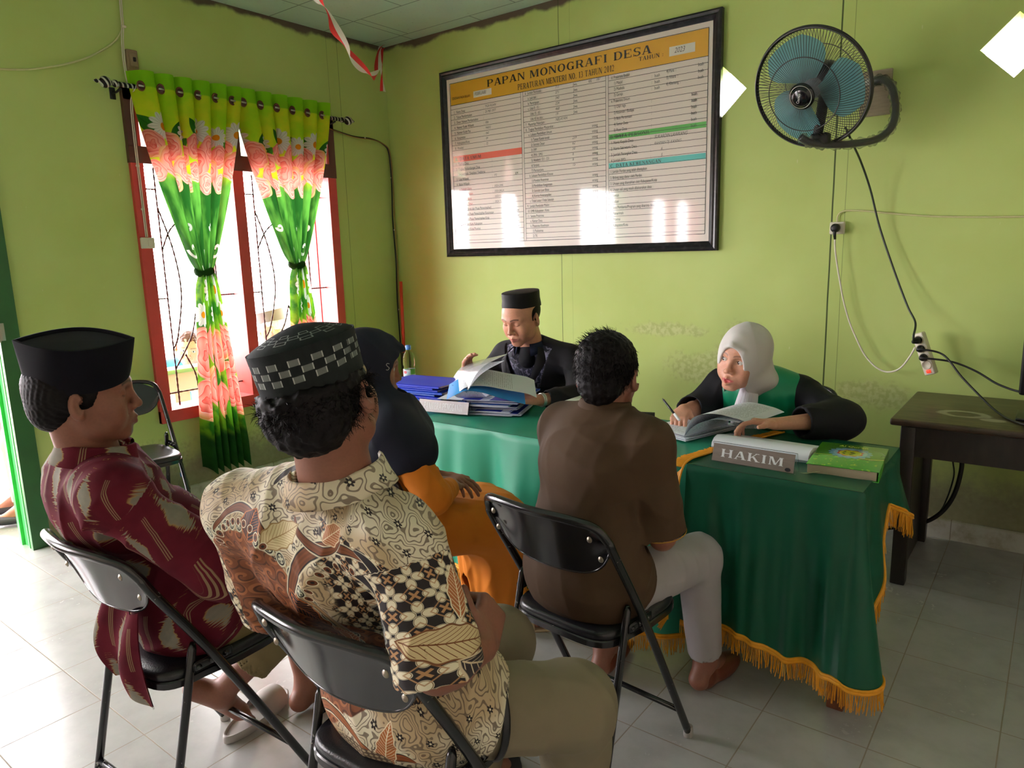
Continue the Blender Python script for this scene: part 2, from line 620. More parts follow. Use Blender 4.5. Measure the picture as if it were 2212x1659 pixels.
def skirt_mat(ax):
    m = Mat('white_skirting_tile', 0.25)
    x, y, z = m.obj(); h = x if ax == 'x' else y; off = 0.156 if ax == 'x' else -2.126
    n = m.noise(m.vec, 14, 5, 0.65)
    g = (((h-off)/0.3).fract()-0.5).abs().ss(0.49, 0.497)
    base = m.mix(n.ss(0.4, 0.75), srgb(206, 206, 196), srgb(172, 166, 142))
    base = m.mix(z.ss(0.085, 0.1)*n, base, srgb(150, 150, 90))
    m.color(m.mix(g*0.8, base, srgb(120, 110, 88)))
    return m.m

def ceil_mat():
    m = Mat('pale_teal_ceiling_board', 0.6)
    x, y, z = m.obj(); vec = m.vec
    n = m.noise(vec, 3, 4); n3 = m.noise(vec, 40, 3)
    base = m.mix(n, srgb(176, 206, 190), srgb(196, 220, 206))
    base = m.mix(n3.ss(0.66, 0.76)*0.4, base, srgb(120, 132, 120))
    row = ((y+0.12)/0.42).floor()
    gy = (((y+0.12)/0.42).fract()-0.5).abs().ss(0.486, 0.496)
    gx = (((x+row*0.37)/0.92).fract()-0.5).abs().ss(0.4935, 0.498)
    edge = (x-0.30).abs().ss(0.006, 0.002)
    k = gy.max(gx*(x.gt(0.30)).max(0.0)).max(edge)
    m.color(m.mix(k*0.75, base, srgb(74, 96, 92)))
    return m.m

# ------------------------------------------------------------------ shell
WT = 0.15
def shell():
    f = MB()
    f.grid(np.array([[[-0.15, RY1, 0], [-0.15, 0.02, 0]], [[RX1, RY1, 0], [RX1, 0.02, 0]]]))
    f.box((RX1/2-0.07, RY1/2, -0.05), (RX1+0.15, -RY1, 0.09))
    struct(f.build('floor', M_tile, smooth=False))
    c = MB().box((RX1/2, RY1/2, ZC+0.03), (RX1+0.3, -RY1+0.3, 0.06))
    struct(c.build('ceiling', ceil_mat(), smooth=False))
    # back wall with two diamond vents
    b = MB(); dz = 2.236; hs = 0.131
    xs = [2.552, 3.838]
    def bx(x0, x1, z0, z1): b.box(((x0+x1)/2, WT/2, (z0+z1)/2), (x1-x0, WT, z1-z0))
    bx(-WT, RX1+WT, 0, dz-hs); bx(-WT, RX1+WT, dz+hs, ZC)
    bx(-WT, xs[0]-hs, dz-hs, dz+hs); bx(xs[0]+hs, xs[1]-hs, dz-hs, dz+hs); bx(xs[1]+hs, RX1+WT, dz-hs, dz+hs)
    for xc in xs:
        for sx in (-1, 1):
            for sz in (-1, 1):
                b.prism([(0, 0), (-sx*hs, 0), (0, -sz*hs)], (xc+sx*hs, 0, dz+sz*hs), (1, 0, 0), (0, 0, 1), (0, 1, 0), WT)
    recalc(struct(b.build('wall_back', M_wallB, smooth=False)))
    # left wall: window, door, second window
    l = MB()
    def ly(y0, y1, z0, z1): l.box((-WT/2, (y0+y1)/2, (z0+z1)/2), (WT, y1-y0, z1-z0))
    ly(-0.545, 0.0, 0, ZC); ly(-1.93, -0.545, 2.35, ZC); ly(-1.93, -0.545, 0, 0.515)
    ly(-2.585, -1.93, 0, ZC); ly(-3.72, -2.585, 2.12, ZC); ly(-4.25, -3.72, 0, ZC)
    ly(-5.75, -4.25, 2.10, ZC); ly(-5.75, -4.25, 0, 0.62); ly(RY1-WT, -5.75, 0, ZC)
    struct(l.build('wall_left', M_wallL, smooth=False))
    r = MB().box((RX1+WT/2, RY1/2, ZC/2), (WT, -RY1+2*WT, ZC))
    struct(r.build('wall_right', M_wallP, smooth=False))
    q = MB()
    def fx(x0, x1, z0, z1): q.box(((x0+x1)/2, RY1-WT/2, (z0+z1)/2), (x1-x0, WT, z1-z0))
    fx(0, RX1, 0, ZC)
    struct(q.build('wall_front', M_wallP, smooth=False))
    s1 = MB().box((RX1/2+0.005, -0.006, 0.05), (RX1-0.02, 0.012, 0.10))
    struct(s1.build('baseboard_back', skirt_mat('x'), smooth=False))
    s2 = MB()
    for y0, y1 in ((-2.50, -0.014), (-6.5, -3.8)):
        s2.box((0.006, (y0+y1)/2, 0.05), (0.012, y1-y0, 0.10))
    struct(s2.build('baseboard_left', skirt_mat('y'), smooth=False))
shell()

M_red = plain('red_painted_wood', srgb(196, 66, 62), 0.45, 0.16, 12, 0.1, 90)
M_darkwood = plain('dark_brown_painted_wood', srgb(86, 52, 44), 0.5, 0.25, 10)
M_iron = plain('dark_twisted_iron', srgb(66, 58, 54), 0.6, 0.2, 40)

def vent_glass():
    m = Mat('frosted_patterned_glass', 0.4, Transmission_Weight=0.9, IOR=1.15)
    m.obj(); v = m.voro(m.vec, 26)
    c = m.mix(v.ss(0.2, 0.5), srgb(240, 196, 196), srgb(206, 160, 150))
    c = m.mix(m.noise(m.vec, 12, 3).ss(0.55, 0.62), c, srgb(176, 214, 170))
    return m.color(c).m

def window_main():
    root = bpy.data.objects.new('window_1', None); COL.objects.link(root); root['kind'] = 'structure'
    y0, y1, z0, z1 = -1.935, -0.545, 0.512, 2.352
    fr = MB(); t = 0.068; dp = 0.17; xc = -0.06
    def b(ya, yb, za, zb, d=dp, x=xc): fr.box((x, (ya+yb)/2, (za+zb)/2), (d, yb-ya, zb-za))
    b(y0, y0+t, z0, z1); b(y1-t, y1, z0, z1); b(y0, y1, z0, z0+0.07, dp+0.02)
    b(-1.335, -1.262, z0+0.05, 1.97)
    fr.build('window_frame', M_red, root, smooth=False)
    tr = MB()
    def c(ya, yb, za, zb, d=0.176): tr.box((xc, (ya+yb)/2, (za+zb)/2), (d, yb-ya, zb-za))
    c(y0-0.004, y1+0.004, 1.965, 2.055); c(y0, y1, z1-0.06, z1+0.002); c(-1.33, -1.265, 2.05, z1)
    c(y0-0.003, y0+0.05, 2.05, z1); c(y1-0.05, y1+0.003, 2.05, z1)
    tr.build('transom', M_darkwood, root, smooth=False)
    g = MB()
    for ya, yb in ((y0+0.05, -1.33), (-1.265, y1-0.05)):
        g.box((-0.06, (ya+yb)/2, 2.17), (0.006, yb-ya, 0.24))
    g.build('frosted_pane', vent_glass(), root, smooth=False)
    # open casement leaves folded back outside, seen edge-on
    lf = MB()
    for yy in (-1.30, -0.60):
        lf.box((-0.24, yy, 1.27), (0.17, 0.030, 1.32))
    lf.build('casement', M_red, root, smooth=False)
    le = MB()
    for yy in (-1.30, -0.60):
        le.box((-0.33, yy, 1.27), (0.02, 0.042, 1.34))
    le.build('casement_edge', plain('green_painted_wood', srgb(70, 168, 92), 0.4), root, smooth=False)
    # wrought bars
    gr = MB()
    def tw(pts, r=0.0046):
        p = catmull(pts, 14) if len(pts) > 2 else np.linspace(pts[0], pts[1], 40)
        L = np.linalg.norm(np.diff(p, axis=0), axis=1).sum(); nn = max(20, int(L/0.012))
        idx = np.linspace(0, len(p)-1, nn); q = np.stack([np.interp(idx, range(len(p)), p[:, i]) for i in range(3)], 1)
        rr = r*(1+0.28*np.sin(np.arange(nn)*2.1)); gr.tube(q, rr, 6)
    gx = -0.085
    for ya, yb in ((y0+t, -1.335), (-1.262, y1-t)):
        w_ = yb-ya; m = (ya+yb)/2
        P = lambda u, z: (gx, ya+u*w_, z)
        for u in (0.2, 0.8): tw([P(u, z0+0.07), P(u, 1.96)])
        for z in (0.66, 1.22, 1.84):
            tw([P(0, z), P(0.2, z)]); tw([P(0.8, z), P(1, z)])
        tw([P(0.0, 0.66), P(1, 0.66)])
        tw([P(0.2, 1.74), P(0.32, 1.5), P(0.36, 1.25), P(0.27, 1.0), P(0.2, 0.92)])
        tw([P(0.8, 1.74), P(0.68, 1.5), P(0.64, 1.25), P(0.73, 1.0), P(0.8, 0.92)])
        tw([P(0.2, 0.80), P(0.42, 0.98), P(0.5, 1.12)]); tw([P(0.8, 0.80), P(0.58, 0.98), P(0.5, 1.12)])
        tw([P(0.33, 0.88), P(0.42, 0.76), P(0.44, 0.66)]); tw([P(0.67, 0.88), P(0.58, 0.76), P(0.56, 0.66)])
        tw([P(0.2, 1.5), P(0.32, 1.62), P(0.5, 1.68), P(0.68, 1.62), P(0.8, 1.5)])
    gr.build('grille', M_iron, root)
window_main()

def other_windows():
    for nm, kind in (('window_2', 0),):
        root = bpy.data.objects.new(nm, None); COL.objects.link(root); root['kind'] = 'structure'
        fr = MB()
        if kind == 0:
            y0, y1, z0, z1 = -5.75, -4.25, 0.62, 2.10
            for ya, yb, za, zb in ((y0, y0+.07, z0, z1), (y1-.07, y1, z0, z1), (y0, y1, z0, z0+.07), (y0, y1, z1-.07, z1), (-5.03, -4.97, z0, z1)):
                fr.box((-0.06, (ya+yb)/2, (za+zb)/2), (0.17, yb-ya, zb-za))
        fr.build('window_frame', M_red, root, smooth=False)
other_windows()

def door():
    root = bpy.data.objects.new('door_1', None); COL.objects.link(root); root['kind'] = 'structure'
    md = plain('dark_green_painted_wood', srgb(38, 92, 44), 0.4, 0.3, 7)
    mb_ = plain('daylit_green_painted_wood', srgb(64, 178, 82), 0.3, 0.08, 9)  # brighter green paints daylight onto the outer parts of the jamb
    f = MB()
    f.box((0.012, -2.617, 1.065), (0.03, 0.085, 2.13)); f.box((0.012, -3.69, 1.065), (0.03, 0.085, 2.13))
    f.box((0.012, -3.155, 2.12), (0.03, 1.16, 0.085))
    f.build('door_frame', md, root, smooth=False)
    g = MB()
    for y, s in ((-2.62, 1), (-3.69, -1)):
        g.box((-0.055, y, 1.05), (0.10, 0.06, 2.1)); g.box((-0.12, y-s*0.010, 1.05), (0.03, 0.07, 2.1))
        g.box((-0.025, y-s*0.006, 1.05), (0.012, 0.066, 2.1))
    g.box((-0.07, -3.155, 2.10), (0.13, 1.07, 0.05))
    g.build('jamb', mb_, root, smooth=False)
    h = MB()
    h.rbox((0.026, -2.662, 1.12), (0.012, 0.012, 0.10), 0.003); h.rbox((0.026, -2.650, 1.12), (0.004, 0.03, 0.085), 0.001)
    h.build('strike_plate', plain('worn_steel', srgb(180, 178, 170), 0.35, Metallic=0.8), root)
door()
# ------------------------------------------------------------------ outside: porch and yard
M_conc = plain('pale_concrete', srgb(240, 238, 234), 0.7, 0.06, 4)
M_white = plain('white_painted_masonry', srgb(238, 238, 234), 0.6, 0.04, 6)
struct(MB().box((-2.3, -3.0, -0.06), (4.3, 9.0, 0.10)).build('trim_1', M_tile, smooth=False))
struct(MB().box((-1.30, -3.0, 2.78), (2.3, 9.4, 0.08)).build('added_shade_roof', M_white, smooth=False))  # unseen porch roof, added to keep sky light off the floor
def yard():
    g = MB().box((-22, -4, -0.30), (50, 70, 0.10))
    g.box((30, 20, -0.30), (60, 38, 0.10)); g.box((30, -24, -0.30), (60, 32, 0.10))
    struct(g.build('trim_2', M_conc, smooth=False))
yard()
def balustrade():
    root = thing('balustrade', 'low white slotted porch balustrade with green cap outside the red window', 'balustrade', (-0.62, -0.2, 0))
    b = MB(); y0, y1, x, zt = -2.12+0.2, 0.9+0.2, 0.0, 0.70
    b.box((x, (y0+y1)/2, 0.09), (0.10, y1-y0, 0.20)); b.box((x, (y0+y1)/2, zt-0.07), (0.10, y1-y0, 0.14))
    n = 19
    for i in range(n+1):
        y = y0+(y1-y0)*i/n
        b.box((x, y, 0.38), (0.09, 0.105, 0.46))
    b.build('slotted_wall', M_white, root, smooth=False)
    c = MB().rbox((x, (y0+y1)/2, zt+0.012), (0.15, y1-y0, 0.03), 0.008)
    c.build('cap_rail', plain('pale_green_paint', srgb(150, 206, 150), 0.4), root)
balustrade()
M_postg = plain('pale_green_paint', srgb(120, 200, 150), 0.4)
for y in (-1.05, 0.75):
    p = MB().rbox((0, 0, 1.4), (0.11, 0.11, 2.8), 0.01)
    o = p.build('porch_post', M_postg); o.location = (-1.9, y, 0)
    tag(o, 'pale green porch post seen through the %s' % ('left pane of the red window' if y < -1 else 'right pane of the red window'), 'post')
# ------------------------------------------------------------------ curtains
def fabric_nodes(m, s, t):
    """printed roses; s across, t down the cloth (metres)"""
    P = 0.40
    sn = (s/P).fract()*P
    n = m.noise(m.xyz(s, t), 6, 3)
    c = m.mix(n.ss(0.35, 0.65), srgb(186, 240, 36), srgb(236, 246, 50))  # lime print raised near full to paint in the backlight at the top
    c = m.mix(t.ss(0.085, 0.075), c, srgb(150, 220, 34))
    deep = m.mix(m.noise(m.xyz(s*1.0, t*0.25), 16, 3).ss(0.4, 0.65), srgb(30, 84, 28), srgb(84, 150, 56))
    c = m.mix((t+(n-0.5)*0.1).ss(0.44, 0.56), c, deep)
    # white swirls and drops
    for (a, b, r) in ((0.10, 0.93, 0.05), (0.30, 1.02, 0.035), (0.22, 0.80, 0.022)):
        dx = sn-a; dy = t-b; d = (dx*dx+dy*dy).sqrt(); an = dy.atan2(dx)
        k = (d-(an*0.13+0.62)*r).abs().ss(0.011, 0.006)*d.lt(r*1.3)
        c = m.mix(k, c, srgb(226, 234, 220))
    def leaf(c, a, b, L, w_, ang, col):
        dx = sn-a; dy = t-b; u = dx*cos(ang)+dy*sin(ang); v = dy*cos(ang)-dx*sin(ang)
        k = ((u/L).pow(2)+(v.abs()/w_)*1.0).ss(1.04, 0.96)
        vein = (v.abs().ss(0.004, 0.002)).max(((u+v.abs()*1.4)/0.016).fract().lt(0.12))
        cc = m.mix(vein*0.5, col, tuple(q*0.55 for q in col))
        return m.mix(k, c, cc)
    def rose(c, a, b, r, ph, sc_=1.0, src=None):
        dx = (sn if src is None else src)-a; dy = (t-b)*0.86
        d = (dx*dx+dy*dy).sqrt()/r; an = dy.atan2(dx)
        edge = d+(an*5+ph).sin()*0.055
        k = edge.ss(1.02, 0.95)
        rings = (d*3.3+(an*3+d*5.0+ph).sin()*0.30+(an*5-d*8.0+ph).sin()*0.16+(m.noise(m.xyz(dx, dy), 18, 2)-0.5)*0.4).fract()
        col = m.mix(rings.pow(2.2), srgb(255, 178, 160), srgb(226, 84, 72))
        col = m.mix(rings.ss(0.10, 0.0), col, srgb(255, 232, 222))
        col = m.mix(d.ss(0.45, 0.0)*0.45, col, srgb(214, 62, 56))
        col = m.mix((an+ph).sin().ss(0.3, 1.0)*d.ss(0.6, 1.0)*0.55, col, srgb(250, 224, 120))
        return m.mix(k, c, col)
    def daisy(c, a, b, r):
        dx = sn-a; dy = (t-b); d = (dx*dx+dy*dy).sqrt()/r; an = dy.atan2(dx)
        k = (d-(an*5.5).sin().abs()*0.28).ss(0.78, 0.70)
        col = m.mix((an*11).sin().abs().ss(0.0, 0.35), srgb(190, 190, 186), srgb(244, 244, 240))
        c = m.mix(k, c, col)
        return m.mix(d.ss(0.30, 0.26), c, m.mix(m.noise(m.xyz(s, t), 160, 1), srgb(244, 170, 30), srgb(226, 120, 10)))
    c = leaf(c, 0.06, 0.27, 0.07, 0.03, 1.0, srgb(46, 122, 30)); c = leaf(c, 0.27, 0.30, 0.07, 0.03, 2.0, srgb(40, 110, 30))
    c = leaf(c, 0.18, 0.52, 0.06, 0.03, 0.3, srgb(160, 196, 40)); c = leaf(c, 0.36, 0.36, 0.06, 0.028, 2.4, srgb(70, 150, 40))
    c = daisy(c, 0.13, 0.275, 0.075); c = daisy(c, 0.33, 0.30, 0.06)
    for (a, b, r, ph) in ((0.05, 0.365, 0.062, 0), (0.22, 0.37, 0.066, 2), (0.355, 0.41, 0.058, 1), (0.13, 0.45, 0.074, 4),
                          (0.28, 0.49, 0.066, 3), (0.03, 0.50, 0.05, 5), (0.19, 0.56, 0.055, 1.5), (0.37, 0.56, 0.05, 0.5)):
        c = rose(c, a, b, r, ph)
    # lower border: leaves, big roses, dark hem
    c = m.mix(t.ss(1.05, 1.12), c, m.mix(m.noise(m.xyz(s, t), 9, 3).ss(0.4, 0.6), srgb(44, 120, 30), srgb(124, 184, 40)))
    c = leaf(c, 0.10, 1.20, 0.09, 0.04, 1.2, srgb(118, 186, 44)); c = leaf(c, 0.30, 1.28, 0.10, 0.04, 2.0, srgb(60, 140, 36))
    c = daisy(c, 0.32, 1.16, 0.10); c = daisy(c, 0.08, 1.30, 0.07)
    for (a, b, r, ph) in ((0.10, 1.52, 0.13, 2), (0.31, 1.47, 0.10, 1), (0.32, 1.72, 0.12, 4), (0.09, 1.80, 0.11, 0)):
        c = rose(c, a, b, r, ph)
    c = leaf(c, 0.20, 1.90, 0.09, 0.04, 1.4, srgb(110, 186, 40))
    c = m.mix((t+(n-0.5)*0.12).ss(1.97, 2.03), c, m.mix(m.noise(m.xyz(s, t), 12, 3), srgb(16, 44, 22), srgb(44, 110, 36)))
    return c

def curtain_mat():
    m = Mat('rose_print_curtain_fabric', 0.65, spec=0.2)
    s, t, _ = m.attr('cloth'); c = fabric_nodes(m, s, t); m.color(c)
    tr = m.nt.nodes.new('ShaderNodeBsdfTranslucent'); m.nt.links.new(c, tr.inputs[0])
    mx = m.nt.nodes.new('ShaderNodeMixShader'); mx.inputs[0].default_value = 0.55
    out = m.nt.nodes['Material Output']
    m.nt.links.new(m.b.outputs[0], mx.inputs[1]); m.nt.links.new(tr.outputs[0], mx.inputs[2])
    m.nt.links.new(mx.outputs[0], out.inputs[0])
    return m.m
M_curt = curtain_mat()
M_steel = plain('brushed_steel', srgb(190, 188, 180), 0.3, Metallic=0.9)
M_black = plain('black_plastic', srgb(24, 24, 26), 0.35, 0.2)

M_hole_shade = plain('painted_eyelet_shade', srgb(62, 30, 26), 0.7)
M_eye = plain('bronze_eyelet', srgb(104, 62, 40), 0.3, Metallic=0.6)
def curtain(name, label, ya, yb, yt, zt, ybot, wbot, zbot, soff, seed):
    root = thing(name, label, 'curtain', (0.10, (ya+yb)/2, 2.34), 0, 'rose print curtains on the twisted rod')
    O = np.array([0.10, (ya+yb)/2, 2.34])
    nu, nv = 200, 170; pleats = 5.6
    P = np.zeros((nu, nv, 3)); A = np.zeros((nu, nv, 3))
    ztop = 2.425
    rng = np.random.default_rng(seed)
    ph = rng.uniform(0, 6, 4)
    for j in range(nv):
        v = j/(nv-1); z = ztop+(zbot-ztop)*v
        if z > zt:
            q = (ztop-z)/(ztop-zt); w_ = (yb-ya)*(1-q)**0.85+0.085*q
            w_ = (yb-ya)*(1-q**1.35)+0.085*q**1.35
            yc = (ya+yb)/2*(1-q)+yt*q
            amp = 0.044*(1-q)+0.030*q
        else:
            q = (zt-z)/(zt-zbot); w_ = 0.085+(wbot-0.085)*min(1, q*1.15)**0.8; yc = yt*(1-q)+ybot*q
            amp = 0.03+0.02*q
        u = np.arange(nu)/(nu-1)
        pin = math.exp(-((z-zt)/0.05)**2)
        pu = u*pleats; kk = np.floor(pu); p = pu-kk
        sm = lambda a_, b_, x_: np.clip((x_-a_)/(b_-a_), 0, 1)**2*(3-2*np.clip((x_-a_)/(b_-a_), 0, 1))
        fold = -0.8+1.7*sm(0.02, 0.34, p)-1.7*sm(0.74, 0.98, p)+0.35*np.sin(pi*np.clip((p-0.3)/0.45, 0, 1))
        g = 1.10*sm(0.0, 0.80, p)*0.5+1.10*np.clip(p/0.78, 0, 1)*0.5-0.10*sm(0.80, 1.0, p)
        top_ = max(0, 1-(ztop-z)/0.9) if z > zt else 0
        jit = 0.12*np.sin(kk*2.3+ph[1]+v*2)*(1-top_)
        P[:, j, 0] = 0.104+amp*(fold+jit)*(1-0.35*pin)+(0.02 if z < zt else 0)+0.012*pin
        yy = (kk+g)/pleats-0.5
        P[:, j, 1] = yc+yy*w_*(1-0.1*pin)
        P[:, j, 2] = z+(0.02*np.sin(2*pi*pleats*u+1)*(v**8) if z < zt else 0)
        A[:, j, 0] = soff+u*0.92
        A[:, j, 1] = ztop-z
    me = bpy.data.meshes.new('cloth')
    mb = MB().grid(P-O)
    fill_mesh(me, np.vstack(mb.v), mb.f)
    set_attr(me, 'cloth', A.reshape(-1, 3))
    link('cloth', me, M_curt, root)
    # tie band
    a = np.arange(28)*2*pi/28
    pts = np.stack([0.018+0.040*np.cos(a), (yt-O[1])+0.046*np.sin(a), np.full(28, zt-O[2])+0.008*np.sin(2*a)], 1)
    me2 = MB().tube(pts, 0.013, 8, closed=True, sq=(1, 1.6))
    m2 = bpy.data.meshes.new('tie'); fill_mesh(m2, np.vstack(me2.v), me2.f)
    nn = len(m2.vertices); set_attr(m2, 'cloth', np.tile([0.2, 0.7, 0], (nn, 1)))
    link('tie', m2, M_curt, root)
    # eyelets
    for k in range(6):
        u = (k+0.24)/pleats
        if u > 1: continue
        y = ya+(k+0.27)/pleats*(yb-ya)-O[1]
        e = MB(); aa = np.arange(24)*2*pi/24
        y += 0.006
        e.tube(np.stack([np.full(24, 0.045), y+0.019*np.cos(aa), 0.004+0.023*np.sin(aa)], 1), 0.0042, 8, closed=True)
        ey = e.build('eyelet', M_eye, root)
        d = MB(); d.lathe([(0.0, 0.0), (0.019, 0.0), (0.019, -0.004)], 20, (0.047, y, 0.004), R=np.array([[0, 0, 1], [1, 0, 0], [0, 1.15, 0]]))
        d.build('hole_shade', M_hole_shade, ey, smooth=False)  # dark disc painted as the shade inside the eyelet
        b_ = MB().tube([(0.049, y-0.014, 0.004), (0.049, y+0.015, 0.002)], 0.0055, 8); b_.build('rod_piece', M_steel, ey)  # short steel bar standing in for the rod seen through the eyelet
curtain('curtain', 'rose print curtain over the left pane of the red window, hem near the floor', -1.925, -1.335, -1.632, 1.365, -1.63, 0.25, 0.20, 0.02, 1)
curtain('curtain', 'rose print curtain tied over the right pane of the red window', -1.33, -0.69, -0.992, 1.385, -0.99, 0.22, 0.22, 0.17, 2)

def rod():
    root = thing('curtain_rod', 'twisted black and silver curtain rod with ball finials above the red window', 'curtain rod', (0.10, -1.2, 2.345))
    n = 300; y = np.linspace(-0.82, 0.70, n)
    m = Mat('twisted_black_silver', 0.3, Metallic=0.5); x_, y_, z_ = m.obj()
    k = ((y_*260+z_.atan2(x_)).sin()).gt(0.45)
    m.color(m.mix(k, srgb(26, 24, 26), srgb(186, 184, 178)))
    MB().tube(np.stack([np.zeros(n), y, np.zeros(n)], 1), 0.0125*(1+0.10*np.sin(y*280)), 12).build('pole', m.m, root)
    mk = Mat('black_silver_finial', 0.3, Metallic=0.5); a_, b_, c_ = mk.obj()
    mk.color(mk.mix((b_*240+c_*150).sin().gt(0.3), srgb(20, 20, 22), srgb(206, 204, 198)))
    R = np.array([[1, 0, 0], [0, 0, 1], [0, -1, 0]])
    for y0, sg in ((-0.82, -1), (0.70, 1)):
        prof = [(0.010, -0.03), (0.018, -0.026), (0.018, -0.012), (0.011, -0.006), (0.012, 0.004), (0.024, 0.014), (0.030, 0.03), (0.024, 0.048), (0.010, 0.056), (0.007, 0.064), (0.011, 0.07), (0.006, 0.08), (0.0005, 0.088)]
        f = MB().lathe(prof, 20, (0, y0, 0), R=np.array([[1, 0, 0], [0, 0, sg], [0, -1, 0]]))
        recalc(f.build('finial', mk.m, root))
    for y0 in (-0.775, 0.62):
        b = MB().tube([(-0.098, y0, -0.03), (-0.05, y0, -0.03), (0, y0, -0.018)], 0.006, 8)
        b.rbox((-0.097, y0, -0.03), (0.006, 0.03, 0.06), 0.002)
        b.build('bracket', M_black, root)
rod()

# ------------------------------------------------------------------ lettering (slab serif drawn as strokes)
def glyph(ch):
    """polygons in a box of height 1; returns (polys, width)"""
    T, t, sr = 0.20, 0.075, 0.07     # stem, hairline, serif overhang
    P = []
    def R(x0, y0, x1, y1): P.append([(x0, y0), (x1, y0), (x1, y1), (x0, y1)])
    def stem(x, y0=0, y1=1, w=T, b=1, tp=1, sl=1, sr_=1):
        R(x, y0, x+w, y1)
        if b: R(x-sr*sl, y0, x+w+sr*sr_, y0+t*0.8)
        if tp: R(x-sr*sl, y1-t*0.8, x+w+sr*sr_, y1)
    def D(x0, y0, x1, y1, w): P.append([(x0, y0), (x0+w, y0), (x1+w, y1), (x1, y1)])
    def arc(cx, cy, rx, ry, a0, a1, T_=T, t_=t, n=14):
        for i in range(n):
            a = radians(a0+(a1-a0)*i/n); b = radians(a0+(a1-a0)*(i+1)/n)
            P.append([(cx+rx*cos(a), cy+ry*sin(a)), (cx+rx*cos(b), cy+ry*sin(b)), (cx+(rx-T_)*cos(b), cy+(ry-t_)*sin(b)), (cx+(rx-T_)*cos(a), cy+(ry-t_)*sin(a))])
    w = 0.9
    if ch == 'P' or ch == 'R' or ch == 'B':
        stem(.07); R(.2, .92, .5, 1); R(.2, .44, .5, .52); arc(.5, .72, .34, .28, -90, 90)
        if ch == 'R': D(.68, 0, .42, .48, .22); R(.66, 0, .98, .06); w = .98
        if ch == 'B': R(.2, 0, .52, .075); arc(.52, .25, .36, .26, -90, 90)
    elif ch == 'A': D(.06, 0, .40, 1, .09); D(.68, 0, .38, 1, .22); R(.2, .28, .72, .35); R(-.02, 0, .26, .06); R(.6, 0, 1.0, .06); w = .98
    elif ch == 'N': stem(.07, w=.09); stem(.76, w=.09, b=0); D(.72, 0, .08, 1, .22); w = .95
    elif ch == 'M': stem(.07, w=.09); stem(.88, w=.2); D(.44, .05, .1, 1, .2); D(.50, .05, .86, 1, .08); w = 1.18
    elif ch == 'O' or ch == 'Q': arc(.5, .5, .46, .52, 0, 360, T_=.21, n=28); w = 1.0
    elif ch == '0': arc(.36, .5, .33, .52, 0, 360, T_=.17, n=24); w = .72
    elif ch == 'G' or ch == 'C':
        arc(.5, .5, .46, .52, 48, 318, T_=.21, n=24); R(.76, .66, .83, 1)
        if ch == 'G': stem(.66, 0.02, .42, b=0); w = 1.0
        else: w = .92
    elif ch == 'F' or ch == 'E':
        stem(.07); R(.2, .925, .8, 1); R(.74, .72, .8, 1); R(.2, .47, .56, .54); R(.52, .36, .57, .65)
        if ch == 'E': R(.2, 0, .82, .075); R(.76, 0, .82, .28)
        w = .88
    elif ch == 'I': stem(.12); w = .5
    elif ch == 'L': stem(.07); R(.2, 0, .78, .075); R(.72, 0, .78, .3); w = .84
    elif ch == 'D': stem(.07); R(.2, .925, .46, 1); R(.2, 0, .46, .075); arc(.46, .5, .46, .5, -90, 90); w = .98
    elif ch == 'S': arc(.42, .74, .35, .28, 30, 270, T_=.17); arc(.42, .26, .37, .28, -150, 90, T_=.18); R(.70, .7, .76, 1); R(.05, 0, .11, .32); w = .84
    elif ch == 'H': stem(.08); stem(.72); R(.2, .46, .8, .54); w = 1.04
    elif ch == 'K': stem(.08); D(.2, .38, .70, 1, .08); D(.72, 0, .34, .6, .22); R(.62, .94, .94, 1); R(.64, 0, 1.04, .06); w = 1.02
    elif ch == 'T': stem(.36, tp=0); R(.02, .925, .9, 1); R(.02, .7, .08, 1); R(.84, .7, .9, 1); w = .92
    elif ch == 'U': stem(.1, .3, 1, b=0); stem(.78, .3, 1, w=.08, b=0); arc(.48, .32, .38, .33, 180, 360, T_=.14); w = .98
    elif ch == 'Y': D(.42, .4, .06, 1, .2); D(.48, .4, .78, 1, .08); stem(.38, 0, .45, tp=0); w = .92
    elif ch == 'W': D(.24, 0, .04, 1, .18); D(.30, 0, .52, 1, .08); D(.68, 0, .50, 1, .18); D(.76, 0, .98, 1, .08); R(-.02, .94, .30, 1); R(.86, .94, 1.14, 1); w = 1.14
    elif ch == '1': stem(.22, tp=0); D(.06, .78, .22, 1, .06); w = .56
    elif ch == '2': arc(.34, .72, .31, .3, -20, 170, T_=.15); D(.04, .0, .5, .62, .12); R(.04, 0, .68, .11); w = .74
    elif ch == '3': arc(.34, .74, .28, .28, -90, 150, T_=.14); arc(.34, .27, .32, .29, -150, 90, T_=.16); w = .72
    elif ch == '.': R(.08, 0, .26, .16); w = .38
    elif ch == ':': R(.08, .08, .24, .24); R(.08, .5, .24, .66); w = .38
    elif ch == ' ': w = .45
    else: w = .5
    return P, w+0.10

def letters(mb, text, o, ux, uz, H, width=None, xs=1.0, dep=None):
    """lay slab-serif text with its left baseline at o"""
    ux, uz, o = A3(*ux), A3(*uz), A3(*o)
    ws = [glyph(c)[1] for c in text]; tot = sum(ws)
    if width: xs = width/(tot*H)
    x = 0
    for c, w_ in zip(text, ws):
        for p in glyph(c)[0]:
            q = np.array([o+ux*(x+a)*H*xs+uz*b*H for a, b in p])
            mb.add(q, [tuple(range(len(q)))])
        x += w_
    return mb

